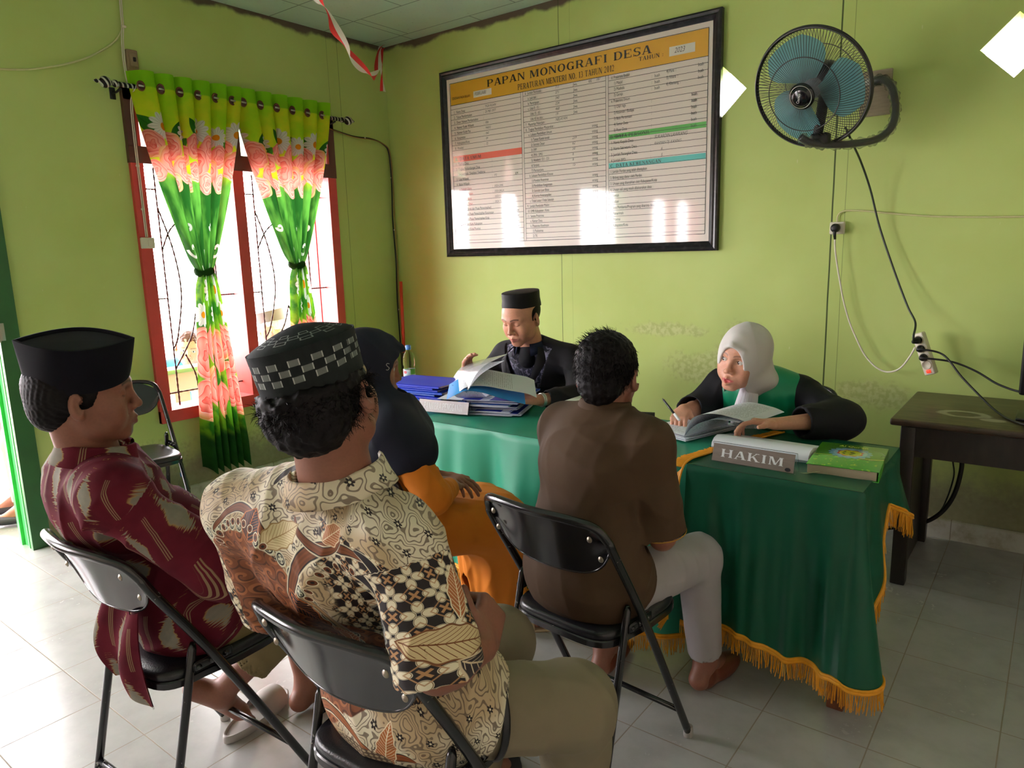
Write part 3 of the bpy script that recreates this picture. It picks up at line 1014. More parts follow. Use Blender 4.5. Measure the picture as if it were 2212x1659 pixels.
def plain_text(mb, text, o, ux, uz, H, xs=1.0, shear=0.0, width=None, align='L'):
    """small print from the built-in face, appended to mb as flat polygons"""
    cu = bpy.data.curves.new('t', 'FONT'); cu.body = text; cu.size = 1.0; cu.shear = shear; cu.resolution_u = 3
    ob = bpy.data.objects.new('t', cu); COL.objects.link(ob)
    dg = bpy.context.evaluated_depsgraph_get(); me = bpy.data.meshes.new_from_object(ob.evaluated_get(dg))
    v = np.array([q.co[:] for q in me.vertices]).reshape(-1, 3); f = [tuple(p.vertices) for p in me.polygons]
    bpy.data.objects.remove(ob); bpy.data.curves.remove(cu); bpy.data.meshes.remove(me)
    if len(v) == 0: return mb
    W_ = v[:, 0].max()
    if width: xs = width/(W_*H)
    sh = {'L': 0, 'R': -W_*H*xs, 'C': -W_*H*xs/2}[align]
    P = A3(*o)+np.outer(v[:, 0]*H*xs+sh, A3(*ux))+np.outer(v[:, 1]*H, A3(*uz))
    return mb.add(P, f)

def board():
    x0, x1, z0, z1 = 0.556, 2.556, 1.410, 2.650
    root = thing('notice_board', 'large black framed white village data board with yellow header on the green wall', 'notice board', ((x0+x1)/2, 0, (z0+z1)/2))
    cx, cz = (x0+x1)/2, (z0+z1)/2
    def q(x, z, y): return (x-cx, y, z-cz)
    wf = 0.052
    fm = Mat('black_varnished_moulding', 0.28); fm.obj()
    fm.color(fm.mix(fm.noise(fm.vec, 30, 3).ss(0.45, 0.75), srgb(16, 15, 20), srgb(52, 46, 52)))
    prof = [(0, 0), (0, -0.030), (0.010, -0.036), (0.022, -0.030), (0.030, -0.034), (0.042, -0.024), (0.052, -0.018), (0.052, 0)]
    fr = MB(); cs = [(x0, z0), (x1, z0), (x1, z1), (x0, z1)]
    ins = [(1, 1), (-1, 1), (-1, -1), (1, -1)]
    ring = np.zeros((4, len(prof), 3))
    for i in range(4):
        for j, (d, y) in enumerate(prof):
            ring[i, j] = q(cs[i][0]+ins[i][0]*d, cs[i][1]+ins[i][1]*d, y)
    fr.grid(ring, wrap_u=True)
    recalc(fr.build('frame', fm.m, root, smooth=True, autos=30))
    def M(nm, col, **k):
        m = Mat(nm, 0.45, Coat_Weight=0.9, Coat_Roughness=0.06, **k); m.obj()
        m.color(m.mix(m.noise(m.vec, 5, 3), tuple(c*0.96 for c in col), col)); return m.m
    pan = MB().box(q(cx, cz, -0.008), (x1-x0-2*wf+0.02, 0.012, z1-z0-2*wf+0.02))
    pan.build('panel', M('laminated_white_sheet', srgb(244, 234, 226)), root, smooth=False)
    def flat(nm, rects, mat, y):
        b = MB()
        for xa, xb, za, zb in rects:
            b.add([q(xa, za, y), q(xb, za, y), q(xb, zb, y), q(xa, zb, y)], [(0, 1, 2, 3)])
        return b.build(nm, mat, root, smooth=False)
    Y1, Y2, Y3, Y4 = -0.0150, -0.0156, -0.0162, -0.0168
    K = M('black_print', srgb(22, 20, 18)); G = M('grey_pen', srgb(96, 92, 90))
    flat('header_band', [(0.641, 2.480, 2.428, 2.566)], M('ochre_print', srgb(214, 160, 36)), Y1)
    flat('section_band', [(0.643, 1.236, 2.052, 2.093)], M('red_print', srgb(208, 84, 62)), Y1)
    flat('section_band', [(1.875, 2.476, 2.066, 2.097)], M('green_print', srgb(70, 156, 62)), Y1)
    flat('section_band', [(1.875, 2.476, 1.902, 1.934)], M('teal_print', srgb(84, 186, 180)), Y1)
    for rc_ in ((0.845, 1.000, 2.450, 2.490), (2.255, 2.405, 2.462, 2.510)): flat('name_slot', [rc_], M('white_slot', srgb(236, 234, 224)), Y2)
    L = []
    e = 0.0011
    def hl(xa, xb, z, k=e): L.append((xa, xb, z-k, z+k))
    def vl(x, za, zb, k=e): L.append((x-k, x+k, za, zb))
    vl(0.636, 1.502, 2.568, 0.0016); vl(2.480, 1.502, 2.568, 0.0016)
    hl(0.635, 2.481, 2.568, 0.0016); hl(0.635, 2.481, 2.427, 0.0016); hl(0.635, 2.481, 1.502, 0.0016)
    for x in (1.236, 1.254, 1.855, 1.874): vl(x, 1.502, 2.427)
    for i in range(27):
        z = 2.400-i*0.0338
        if not (2.04 < z < 2.10): hl(0.636, 1.236, z)
    for i in range(29): hl(1.254, 1.855, 2.400-i*0.0315)
    for i in range(26):
        z = 2.395-i*0.0350
        hl(1.874, 2.480, z)
    flat('ruled_line', L, K, Y2)
    T = MB(); UX = (1, 0, 0); UZ = (0, 0, 1)
    letters(T, 'PAPAN MONOGRAFI DESA', q(0.965, 2.500, Y3), UX, UZ, 0.044, width=1.19)
    letters(T, 'PERATURAN MENTERI NO. 13 TAHUN 2012', q(1.215, 2.444, Y3), UX, UZ, 0.034, width=0.70)
    letters(T, 'TAHUN :', q(2.07, 2.470, Y3), UX, UZ, 0.021, width=0.155)
    letters(T, 'A. DATA UMUM', q(0.66, 2.061, Y3), UX, UZ, 0.021, width=0.235)
    letters(T, 'B. DATA PERSONIL', q(1.885, 2.072, Y3), UX, UZ, 0.018, width=0.26)
    letters(T, 'C. DATA KEWENANGAN', q(1.885, 1.908, Y3), UX, UZ, 0.018, width=0.33)
    h = 0.0235
    def t(s_, x, z, al='L', xs=0.72): plain_text(T, s_, q(x, z, Y3), UX, UZ, h, xs, 0, None, al)
    t('KEADAAN PADA BULAN :', 0.655, 2.462, xs=0.62)
    c1 = ['1.  Nama Desa', '2.  Tahun Pembentukan', '3.  Dasar Hukum Pembentukan', '4.  Nomor Kode Wilayah', '5.  Nomor Kode Pos', '6.  Kecamatan', '7.  Kabupaten/Kota', '8.  Provinsi']
    for i, s_ in enumerate(c1):
        t(s_, 0.665, 2.372-i*0.0338); t(':', 0.925, 2.372-i*0.0338)
    c1b = ['1.  Tipologi Desa', '2.  Tingkat Perkembangan Desa', '     Swasembada / Swadaya / Swakarya', '3.  Luas Wilayah', '4.  Batas Wilayah', '     a. Sebelah Utara', '     b. Sebelah Selatan', '     c. Sebelah Barat', '     d. Sebelah Timur', '5.  Orbitrasi (Jarak dari Pusat Pemerintahan)', '     a. Jarak dari Pusat Pemerintahan Kecamatan', '     b. Jarak dari Pusat Pemerintahan Kota', '     c. Jarak dari Kota Kabupaten', '     d. Jarak dari Kota Provinsi']
    R_ = MB()
    for i, s_ in enumerate(c1b):
        z = 2.030-i*0.0338
        if 5 <= i <= 8: plain_text(R_, s_, q(0.665, z, Y3), UX, UZ, h, 0.72)
        else: t(s_, 0.665, z)
        if i in (3, 10, 11, 12, 13): t('KM', 1.20, z, 'R')
        if i < 9 and i != 4: t(':', 0.985, z)
    c2 = [('6.  Jumlah Penduduk :', 'Jiwa,'), ('     a. Laki-laki :', 'Jiwa'), ('     b. Perempuan :', 'Jiwa'), ('     c. Usia 0 - 15 :', 'Jiwa'), ('         Usia 15 - 65 :', 'Jiwa'), ('         Usia 65 ke atas :', 'Jiwa'), ('7.  Mayoritas Pekerjaan :', ''), ('8.  Tingkat Pendidikan Masyarakat :', ''), ('     a. Lulusan Pendidikan Umum', 'orang'), ('         1) Taman Kanak-kanak', 'orang'), ('         2) Sekolah Dasar', 'orang'), ('         3) SMP', 'orang'), ('         4) SMA / SMU', 'orang'), ('         5) Akademi / D1 - D3', 'orang'), ('         6) Sarjana', 'orang'), ('         7) Pascasarjana', 'orang'), ('     b. Lulusan Pendidikan Khusus', ''), ('         1) Pondok Pesantren', 'orang'), ('         2) Pendidikan Keagamaan', 'orang'), ('         3) Sekolah Luar Biasa', 'orang'), ('         4) Kursus Keterampilan', 'orang'), ('     c. Tidak Lulus / Tidak Sekolah', 'orang'), ('9.  Jumlah Penduduk Miskin', ''), ('10. UMR Kabupaten / Kota', 'Rp'), ('11. Sarana Prasarana', ''), ('     a. Kantor Desa', ''), ('     b. Prasarana Kesehatan', 'buah'), ('         1) Puskesmas', 'buah'), ('         2) TK', 'buah')]
    for i, (a, b) in enumerate(c2):
        z = 2.406-i*0.0315
        t(a, 1.270, z, xs=0.66)
        if b: t(b, 1.66 if i < 6 else 1.80, z, 'R')
    t('KK', 1.74, 2.406)
    c3 = ['    d. Prasarana Ibadah', '        1) Masjid', '        2) Mushola', '        3) Gereja', '    e. Prasarana Umum', '        1) Olah raga', '        2) Kesenian / Budaya', '        3) Balai Pertemuan', '        4) Sumur Desa', '        5) Pasar Desa', '        6) Lainnya ....']
    for i, s_ in enumerate(c3):
        z = 2.402-i*0.0325
        t(s_, 1.875, z, xs=0.66)
        if i not in (0, 4): t(':', 2.15, z); t('buah', 2.42 if i > 4 else 2.20, z, 'R')
    for i, s_ in enumerate(('4) Pura', '5) Vihara', '6) Klenteng')): t(s_+'  :', 2.24, 2.380-i*0.0325, xs=0.66); t('buah', 2.455, 2.385-i*0.0325, 'R')
    for i, s_ in enumerate(('1. Nama Kepala Desa', '2. Nama Sekretaris Desa', '3. Jumlah Perangkat Desa', '4. Jumlah BPD')): t(s_, 1.89, 2.040-i*0.034); t(':', 2.145, 2.040-i*0.034)
    for i, s_ in enumerate(('1. Jumlah Perdes yang telah ditetapkan', '2. Bidang yang diatur oleh Perdes', '3. Urusan yang diserahkan oleh Kabupaten/Kota', '4. Urusan asli yang masih dilaksanakan desa', '    Jumlah', '    Lokasi', '5. Jenis Pembantu/Program yang diterima desa', '    Pemerintah', '    Provinsi', '    Kabupaten/Kota')): t(s_, 1.885, 1.876-i*0.0345, xs=0.66)
    T.build('printed_text', K, root, smooth=False)
    R_.build('printed_text', M('red_print_text', srgb(190, 50, 60)), root, smooth=False)
    Hn = MB()
    def w_(s_, x, z, H_=0.026, xs=0.8): plain_text(Hn, s_, q(x, z, Y4), UX, UZ, H_, xs, 0.3)
    w_('FEBRUARI', 0.855, 2.462, 0.03, 0.75); w_('2023', 2.285, 2.475, 0.038)
    for i, s_ in enumerate(('TIGA RUANG'[:9], '25 MEI 1977', '', '006', '94652', '060', '09', '72')):
        if s_: w_(s_, 0.94, 2.376-i*0.0338, 0.022)
    for i, s_ in enumerate(('711', '371', '340', '224', '468', '19', 'NELAYAN')): w_(s_, 1.50, 2.410-i*0.0315, 0.024)
    for i, s_ in enumerate(('259', '62', '50', '6', '6', '15')): w_(s_, 1.62, 2.100-i*0.0315, 0.026)
    w_('187', 1.79, 2.410, 0.024); w_('772', 1.0, 1.932, 0.02)
    for i, s_ in enumerate(('DESA LIMA', 'DESA BALIA', 'DESA KAMPA', 'DESA TUTUNG')): w_(s_, 1.0, 1.864-i*0.0338, 0.019)
    w_('SUKARDIN LAWKANG', 2.17, 2.042, 0.026, 0.75); w_('RAHMAN DJ. KANING', 2.17, 2.008, 0.022, 0.75); w_('6', 2.21, 1.974); w_('5', 2.21, 1.940)
    Hn.build('handwritten_text', G, root, smooth=False)
board()

# ------------------------------------------------------------------ wires, boxes, sockets
M_wht = plain('ivory_plastic', srgb(222, 216, 198), 0.4, 0.06, 30)
M_cord = plain('cream_cable_sheath', srgb(206, 204, 150), 0.5, 0.1, 30)
M_bcord = plain('dark_green_black_cord', srgb(30, 40, 30), 0.45, 0.15, 30)
M_blk = plain('black_rubber', srgb(18, 18, 19), 0.5, 0.15, 30)

def wire(name, label, pts, r, mat, cat='cable', n=10, group=None):
    o = MB().tube(catmull(pts, n), r, 8).build(name, mat)
    tag(o, label, cat, group); return o

def clips(mb, pts, r): 
    for p in pts: mb.rbox(p, (0.010, 0.010, 0.012), 0.002)

def walls_wiring():
    X = 0.012
    wire('electric_cable', 'cream cable sagging across the upper left wall to the brown junction box', [(X, -3.2, 2.34), (X, -2.75, 2.335), (X, -2.48, 2.348), (X, -2.30, 2.384), (X, -2.10, 2.462), (X, -1.95, 2.565), (X, -1.893, 2.64), (X, -1.885, 2.70)], 0.0045, M_cord)
    r = thing('electric_cable', 'twin white cable clipped down from the ceiling past the curtain rod to the switch', 'cable', (0.01, -1.885, 2.0))
    for d in (-0.005, 0.004):
        MB().tube(catmull([(0.003, 0.012+d, 0.915), (0.003, 0.004+d, 0.75), (0.004, 0.0+d, 0.66), (0.016, -0.016+d, 0.58), (0.018, -0.02+d, 0.46), (0.012, -0.004+d, 0.36), (0.10, -0.012+d, 0.345), (0.03, -0.012+d, 0.28), (0.02, -0.014+d, 0.1), (0.02, -0.013+d, -0.2), (0.02, -0.012+d, -0.43)], 8), 0.0033, 8).build('sheath', M_wht, r)
    for z in (0.80, 0.66, 0.22, -0.05, -0.28): MB().rbox((0.012, -0.013 if z < 0.6 else 0.002, z), (0.012, 0.022, 0.012), 0.003).build('clip', M_wht, r)
    j = thing('junction_box', 'brown junction box on the left wall above the curtain rod', 'junction box', (0.0, -1.862, 2.495))
    mbx = plain('dusty_brown_plastic', srgb(146, 124, 96), 0.6, 0.15, 30)
    b = MB().rbox((0.018, 0, 0), (0.036, 0.058, 0.105), 0.005); b.rbox((0.042, 0.0, 0.0), (0.014, 0.040, 0.070), 0.004); b.build('body', mbx, j)
    MB().rbox((0.054, 0.0, 0.0), (0.010, 0.014, 0.022), 0.003).build('knob', M_blk, j)
    MB().sphere((0.024, 0.004, -0.068), 0.012).build('cap', M_wht, j)
    s = thing('light_switch', 'small white switch on the red window frame below the twin cable', 'switch', (0.026, -1.898, 1.537))
    MB().rbox((0.008, 0, 0), (0.018, 0.075, 0.060), 0.005).build('plate', M_wht, s)
    MB().rbox((0.018, 0.012, 0), (0.006, 0.026, 0.034), 0.002).build('rocker', M_wht, s)
    # black cable from the window corner down the room corner
    r = thing('electric_cable', 'black and brown cable pair running from the window top corner down the room corner', 'cable', (0.02, 0, 0))
    P = [(0.0, -0.600, 2.300), (0.0, -0.54, 2.288), (0.0, -0.36, 2.262), (0.0, -0.20, 2.262), (0.0, -0.08, 2.235), (0.004, -0.035, 2.17), (0.01, -0.03, 1.95), (0.004, -0.034, 1.70), (0.01, -0.03, 1.40), (0.006, -0.034, 1.10), (0.01, -0.03, 0.60), (0.012, -0.03, 0.12)]
    MB().tube(catmull(P, 8), 0.0055, 8).build('sheath', M_blk, r)
    P2 = [(a+0.006, b+0.010+0.003*sin(i*2), c-0.006) for i, (a, b, c) in enumerate(P)]
    MB().tube(catmull(P2, 8), 0.0035, 8).build('wire', plain('ochre_wire', srgb(150, 112, 60), 0.5), r)
    for p_ in ((0.004, -0.26, 2.262), (0.008, -0.03, 2.0), (0.008, -0.03, 1.62), (0.008, -0.03, 1.02)): MB().rbox(p_, (0.010, 0.010, 0.012), 0.002).build('clip', M_wht, r)
    # broom in the corner
    b = thing('broom', 'broom with a red handle leaning in the room corner behind the bottle', 'broom', (0.135, -0.10, 0))
    MB().tube([(0.0, 0, 0.69), (-0.03, 0.035, 1.235)], 0.0125, 12).build('handle', plain('red_plastic_tube', srgb(206, 70, 46), 0.35), b)
    MB().tube([(0.006, -0.006, 0.58), (0.0, 0, 0.70)], 0.022, 12).build('socket', M_blk, b)
    bb = MB()
    for i in range(90):
        a = random.random()*2*pi; rr = sqrt(random.random())
        top = A3(0.006+0.018*rr*cos(a), -0.006+0.010*rr*sin(a), 0.60); bot = A3(0.01+0.11*rr*cos(a), -0.01+0.045*rr*sin(a), 0.02+random.random()*0.03)
        bb.tube([top, (top+bot)/2+A3(0.004*cos(a), 0, 0), bot], 0.0045, 5)
    bb.build('bristles', plain('palm_fibre', srgb(142, 96, 52), 0.8, 0.3, 60), b)
    # socket on the back wall
    s = thing('wall_socket', 'white wall socket with a black plug on the back wall beneath the fan', 'socket', (3.168, 0, 1.505))
    MB().rbox((0, -0.012, 0), (0.070, 0.024, 0.060), 0.006).build('plate', M_wht, s)
    R90 = np.array([[1, 0, 0], [0, 0, 1], [0, -1, 0]])
    MB().lathe([(0.024, 0), (0.024, 0.003), (0.020, 0.003)], 24, (0, -0.0235, 0), R=np.array([[1, 0, 0], [0, 0, -1], [0, 1, 0]])).build('rim', M_wht, s)
    p = thing('power_plug', 'round black plug pushed into the wall socket, white cord hanging from it', 'plug', (3.166, -0.036, 1.505))
    MB().lathe([(0.006, 0.034), (0.016, 0.032), (0.021, 0.022), (0.021, 0.0), (0.019, -0.006)], 20, (0, 0.004, 0), R=np.array([[1, 0, 0], [0, 0, -1], [0, 1, 0]])).build('body', M_blk, p)
    MB().tube([(0, -0.02, -0.004), (0, -0.018, -0.03), (0.002, -0.012, -0.055)], [0.010, 0.008, 0.006], 10).build('strain_relief', M_blk, p)
    Yb = -0.012
    wire('electric_cable', 'cream cable running along the back wall from the socket to the right edge', [(3.166, Yb, 1.532), (3.166, Yb, 1.56), (3.178, Yb, 1.578), (3.206, Yb, 1.587), (3.28, Yb, 1.582), (3.351, Yb, 1.571), (3.529, Yb, 1.546), (3.696, Yb, 1.532), (3.922, Yb, 1.522), (4.6, Yb, 1.50)], 0.0042, M_cord)
    wire('electric_cable', 'white cord looping from the wall socket up to the hanging power strip', [(3.168, -0.05, 1.452), (3.172, -0.05, 1.40), (3.184, -0.05, 1.33), (3.205, -0.05, 1.23), (3.224, -0.05, 1.148), (3.255, -0.05, 1.05), (3.293, -0.055, 0.967), (3.335, -0.06, 0.89), (3.384, -0.07, 0.838), (3.43, -0.08, 0.815), (3.47, -0.09, 0.818), (3.506, -0.10, 0.842), (3.54, -0.115, 0.895), (3.562, -0.12, 0.945)], 0.0042, M_wht)
walls_wiring()

def power_strip():
    a = A3(3.571, -0.12, 1.010); b = A3(3.637, -0.12, 0.826)
    c = (a+b)/2; uz = unit(a-b); uy = unit(A3(-0.35, -0.92, 0.1)); uy = unit(uy-uz*np.dot(uy, uz)); ux = np.cross(uy, uz)
    R = np.stack([ux, uy, uz], 1)
    root = thing('power_strip', 'white power strip hanging by its cords over the dark side table', 'power strip', tuple(c))
    MB().rbox((0, 0, 0), (0.050, 0.036, 0.200), 0.006, R=R).build('body', M_wht, root)
    Rl = np.stack([ux, uz, -uy], 1) if False else R@np.array([[1, 0, 0], [0, 0, 1], [0, -1, 0]]).T
    for i, z in enumerate((0.070, 0.028, -0.014, -0.052)):
        m = MB().lathe([(0.021, 0.0), (0.021, 0.003), (0.018, 0.003), (0.017, 0.0005), (0.0, 0.0005)], 20, (0, 0, 0))
        v = np.vstack(m.v); v = v[:, 0:1]*ux+v[:, 1:2]*uz+v[:, 2:3]*uy+uz*z+uy*0.0182
        mm = MB(); mm.add(v, m.f); recalc(mm.build('outlet', plain('ivory_recess', srgb(196, 188, 166), 0.45), root))
    sw = MB().rbox(uy*0.019+uz*-0.083, (0.018, 0.010, 0.014), 0.002, R=R)
    mr = Mat('glowing_red_rocker', 0.3); mr.color(srgb(220, 40, 30)); mr.b.inputs['Emission Color'].default_value = (1, 0.05, 0.02, 1); mr.b.inputs['Emission Strength'].default_value = 1.2
    sw.build('switch', mr.m, root)
    pl = []
    for i, (z, ln) in enumerate(((0.070, 0.046), (0.028, 0.030), (-0.014, 0.030))):
        p0 = c+uz*z+uy*0.019
        o = MB().tube([p0, p0+uy*0.014, p0+uy*ln], [0.017, 0.016, 0.009], 14).build('power_plug', M_blk)
        tag(o, ('uppermost black plug in the hanging power strip', 'middle black plug in the hanging power strip', 'lowest black plug in the hanging power strip')[i], 'plug')
        pl.append(p0+uy*ln)
    return c, ux, uy, uz, pl
PS = power_strip()
_pl = PS[4]
wire('electric_cable', 'dark green cord hanging from the wall fan down to the power strip', [(3.262, -0.36, 1.93), (3.276, -0.28, 1.87), (3.288, -0.15, 1.798), (3.321, -0.08, 1.675), (3.365, -0.05, 1.502), (3.438, -0.06, 1.306), (3.512, -0.09, 1.135), (3.556, -0.13, 1.062), tuple(_pl[0]+A3(0, -0.006, 0.03)), tuple(_pl[0])], 0.0048, M_bcord)
wire('electric_cable', 'black cord falling from the power strip over the top of the side table', [tuple(_pl[1]), tuple(_pl[1]+A3(0.02, -0.008, 0.004)), (3.683, -0.17, 0.923), (3.767, -0.24, 0.840), (3.86, -0.34, 0.768), (3.93, -0.44, 0.731), (4.0, -0.56, 0.728), (4.10, -0.62, 0.727)], 0.0045, M_blk)
wire('electric_cable', 'black cord sweeping from the power strip to the dark screen at the right edge', [tuple(_pl[2]), tuple(_pl[2]+A3(0.02, -0.008, 0.004)), (3.72, -0.16, 0.892), (3.813, -0.18, 0.860), (3.905, -0.22, 0.814), (4.0, -0.27, 0.80), (4.08, -0.30, 0.84)], 0.0045, M_blk)

# ------------------------------------------------------------------ wall fan
def fan():
    ctr = A3(3.141, -0.471, 2.093); n = unit(A3(-0.175, -0.880, -0.44))
    up = unit(A3(0, 0, 1)-n*n[2]); rt = np.cross(up, n)     # rt: to the viewer's left/right in the disc plane
    R0 = 0.250
    root = thing('wall_fan', 'black caged wall fan with pale blue blades on a plastic wrapped arm', 'fan', tuple(ctr))
    def pt(r, a, d): return rt*r*cos(a)+up*r*sin(a)+n*d
    mw = plain('dark_wire', srgb(40, 38, 38), 0.35, 0.1, 20)
    mg = plain('grey_wire', srgb(104, 100, 94), 0.4, 0.1, 20)
    def circ(mb, r, d, rr, nn=90):
        a = np.arange(nn)*2*pi/nn
        mb.tube(np.array([pt(r, x, d) for x in a]), rr, 6, closed=True)
    def dome(r, sg):
        t = (r-0.05)/(R0-0.05)
        return sg*(0.085*(1-max(0, t)**2.6)) if sg > 0 else sg*(0.09*(1-max(0, t)**3.2))
    f = MB(); NW = 108
    for i in range(NW):
        a0 = 2*pi*i/NW
        P = [pt(r, a0+0.30*((r-0.05)/0.2), dome(r, 1)+0.008) for r in (0.052, 0.09, 0.13, 0.17, 0.205, 0.232, 0.247, 0.2505)]
        f.tube(P, 0.0011, 4, cap=False)
    circ(f, 0.155, dome(0.155, 1)+0.009, 0.0022); circ(f, 0.052, dome(0.05, 1)+0.008, 0.003)
    f.build('front_cage', mw, root)
    b = MB()
    for i in range(NW):
        a0 = 2*pi*i/NW
        P = [pt(r, a0-0.30*((r-0.05)/0.2), dome(r, -1)-0.008) for r in (0.062, 0.10, 0.14, 0.18, 0.21, 0.235, 0.2475, 0.2505)]
        b.tube(P, 0.0011, 4, cap=False)
    circ(b, 0.16, dome(0.16, -1)-0.009, 0.0022); circ(b, 0.09, dome(0.09, -1)-0.009, 0.002)
    b.build('rear_cage', mg, root)
    r = MB(); circ(r, R0+0.002, 0, 0.0085, 110); circ(r, R0+0.002, 0.012, 0.004, 110); r.build('cage_ring', mw, root)
    Rm = np.stack([rt, up, n], 1)
    h = MB().lathe([(0.0, 0.112), (0.030, 0.112), (0.038, 0.108), (0.040, 0.103), (0.052, 0.100), (0.056, 0.094), (0.055, 0.088), (0.0, 0.086)], 36, (0, 0, 0), R=Rm)
    badge = h.build('badge', plain('gloss_black', srgb(16, 15, 18), 0.15), root)
    rg = MB()
    aa = np.arange(60)*2*pi/60
    rg.tube(np.array([pt(0.047, x, 0.1035) for x in aa]), 0.0012, 6, closed=True)
    rg.build('badge_ring', M_steel, badge)
    lg = MB(); plain_text(lg, 'Cosmos', tuple(pt(0, 0, 0.1132)-up*0.003-unit(rt*0.35+up*0.94)*0.022), tuple(unit(rt*0.35+up*0.94)), tuple(unit(up*0.35-rt*0.94)), 0.017, 0.75)
    lg.build('badge_lettering', plain('white_print', srgb(230, 230, 230), 0.4), badge, smooth=False)
    # blades
    mbm = Mat('pale_blue_clear_plastic', 0.25, Transmission_Weight=0.35, IOR=1.2); mbm.obj()
    mbm.color(mbm.mix(mbm.noise(mbm.vec, 8, 2), srgb(150, 204, 208), srgb(120, 182, 194)))
    for k in range(3):
        a0 = radians(100+120*k); rows = []
        for i in range(14):
            u = i/13; r_ = 0.038+0.188*u
            wid = (0.45+1.05*sin(pi*min(1, u*0.62+0.2)))*1.15*(1-0.35*max(0, u-0.8)/0.2)
            row = [pt(r_, a0+wid*(s-0.5)+0.25*u, 0.020*(s-0.5)*2*(1-0.3*u)+0.006*sin(pi*s)) for s in np.linspace(0, 1, 11)]
            rows.append(row)
        P = np.array(rows); q = MB(); q.grid(P); q.grid(P-n*0.002, flip=True)
        q.build('blade', mbm.m, root)
    MB().lathe([(0, 0.035), (0.030, 0.032), (0.040, 0.02), (0.042, -0.02), (0.0, -0.022)], 28, (0, 0, 0), R=Rm).build('hub', plain('grey_plastic', srgb(120, 130, 140), 0.35), root)
    mo = MB().lathe([(0.0, -0.19), (0.045, -0.188), (0.066, -0.172), (0.072, -0.14), (0.072, -0.09), (0.060, -0.075), (0.0, -0.07)], 32, (0, 0, 0), R=Rm)
    recalc(mo.build('motor', plain('dark_grey_plastic', srgb(52, 54, 62), 0.3), root))
    # stand up from the arm to the motor
    T = lambda p: A3(*p)-ctr
    nk = MB().tube([-n*0.13, -n*0.135-A3(0, 0, 0.07), T((3.160, -0.42, 1.885))], [0.022, 0.024, 0.020], 12)
    nk.rbox(T((3.175, -0.42, 1.885)), (0.08, 0.05, 0.05), 0.01)
    nk.build('neck', M_blk, root)
    arm = [(3.292, -0.035, 2.165), (3.335, -0.055, 2.168), (3.385, -0.09, 2.12), (3.413, -0.12, 2.02), (3.407, -0.16, 1.936), (3.365, -0.22, 1.885), (3.301, -0.30, 1.866), (3.229, -0.38, 1.860), (3.15, -0.46, 1.868), (3.112, -0.50, 1.893)]
    P = catmull([T(p) for p in arm], 10)
    MB().tube(P, 0.015, 12).build('arm', plain('dark_metal_tube', srgb(46, 46, 52), 0.3, 0.1, Metallic=0.4), root)
    mp = Mat('crinkled_clear_plastic', 0.18, Transmission_Weight=0.85, IOR=1.12, Alpha=0.55); mp.obj(); mp.color(srgb(224, 226, 220)); mp.bump(mp.noise(mp.vec, 60, 3), 0.8, 0.006)
    rr = 0.021+0.004*np.sin(np.arange(len(P))*1.1)+0.003*np.sin(np.arange(len(P))*2.7)
    MB().tube(P, rr, 14).build('plastic_wrap', mp.m, root)
    w = MB().box(T((3.306, -0.012, 2.117)), (0.13, 0.024, 0.20))
    wm = Mat('weathered_board', 0.7); x_, y_, z_ = wm.obj(); wm.color(wm.mix(wm.noise(wm.xyz(x_*1.0, y_*1.0, z_*6.0), 14, 4), srgb(120, 108, 86), srgb(164, 150, 124)))
    w.build('mounting_board', wm.m, root, smooth=False)
    MB().rbox(T((3.285, -0.028, 2.172)), (0.05, 0.008, 0.03), 0.002).build('bracket', M_steel, root)
fan()

# ------------------------------------------------------------------ red and white streamer
def streamer():
    pts = [(1.42, -1.76, 2.905), (1.312, -1.641, 2.587), (1.269, -1.554, 2.548), (1.178, -1.438, 2.521), (1.06, -1.277, 2.501), (0.967, -1.161, 2.483), (0.784, -0.915, 2.485), (0.58, -0.68, 2.519), (0.373, -0.432, 2.613), (0.257, -0.307, 2.706), (0.139, -0.178, 2.824), (0.05, -0.06, 2.905)]
    pts = [(1.52, -1.86, 2.72), ] + pts[1:]
    pts = [(1.86, -2.25, 2.915)] + pts
    m = Mat('red_white_crepe', 0.7); s, t, _ = m.attr('cloth')
    m.color(m.mix(s.gt(0.5), srgb(214, 38, 40), srgb(240, 238, 232)))
    tr = m.nt.nodes.new('ShaderNodeBsdfTranslucent'); tr.inputs[0].default_value = (0.8, 0.4, 0.4, 1)
    def ribbon(P, tw0, tw1, W_):
        P = catmull(P, 12); n = len(P); T = np.gradient(P, axis=0); rows = []; at = []
        for i in range(n):
            tt = unit(T[i]); a = unit(np.cross(tt, [0.3, 0.5, 1.0])); b = np.cross(tt, a)
            th = tw0+(tw1-tw0)*i/(n-1); d = a*cos(th)+b*sin(th); nrm = np.cross(tt, d)
            row = [P[i]+d*W_*(s_-0.5)+nrm*0.006*cos(pi*(s_-0.5)) for s_ in np.linspace(0, 1, 7)]
            rows.append(row); at.append([(s_, i/n, 0) for s_ in np.linspace(0, 1, 7)])
        return np.array(rows), np.array(at)
    mb = MB(); A_ = []
    for P, a, b, W_ in ((pts, 0.4, 14.5, 0.050), ([(0.055, -0.07, 2.90), (0.103, -0.133, 2.861), (0.154, -0.185, 2.744), (0.183, -0.212, 2.644), (0.212, -0.237, 2.55)], 0, 4.0, 0.042)):
        G, at = ribbon(P, a, b, W_); mb.grid(G); A_.append(at.reshape(-1, 3))
    me = bpy.data.meshes.new('streamer'); fill_mesh(me, np.vstack(mb.v), mb.f); set_attr(me, 'cloth', np.vstack(A_))
    o = link('streamer', me, m.m)
    tag(o, 'twisted red and white paper streamer hanging from the ceiling corner', 'streamer')
streamer()
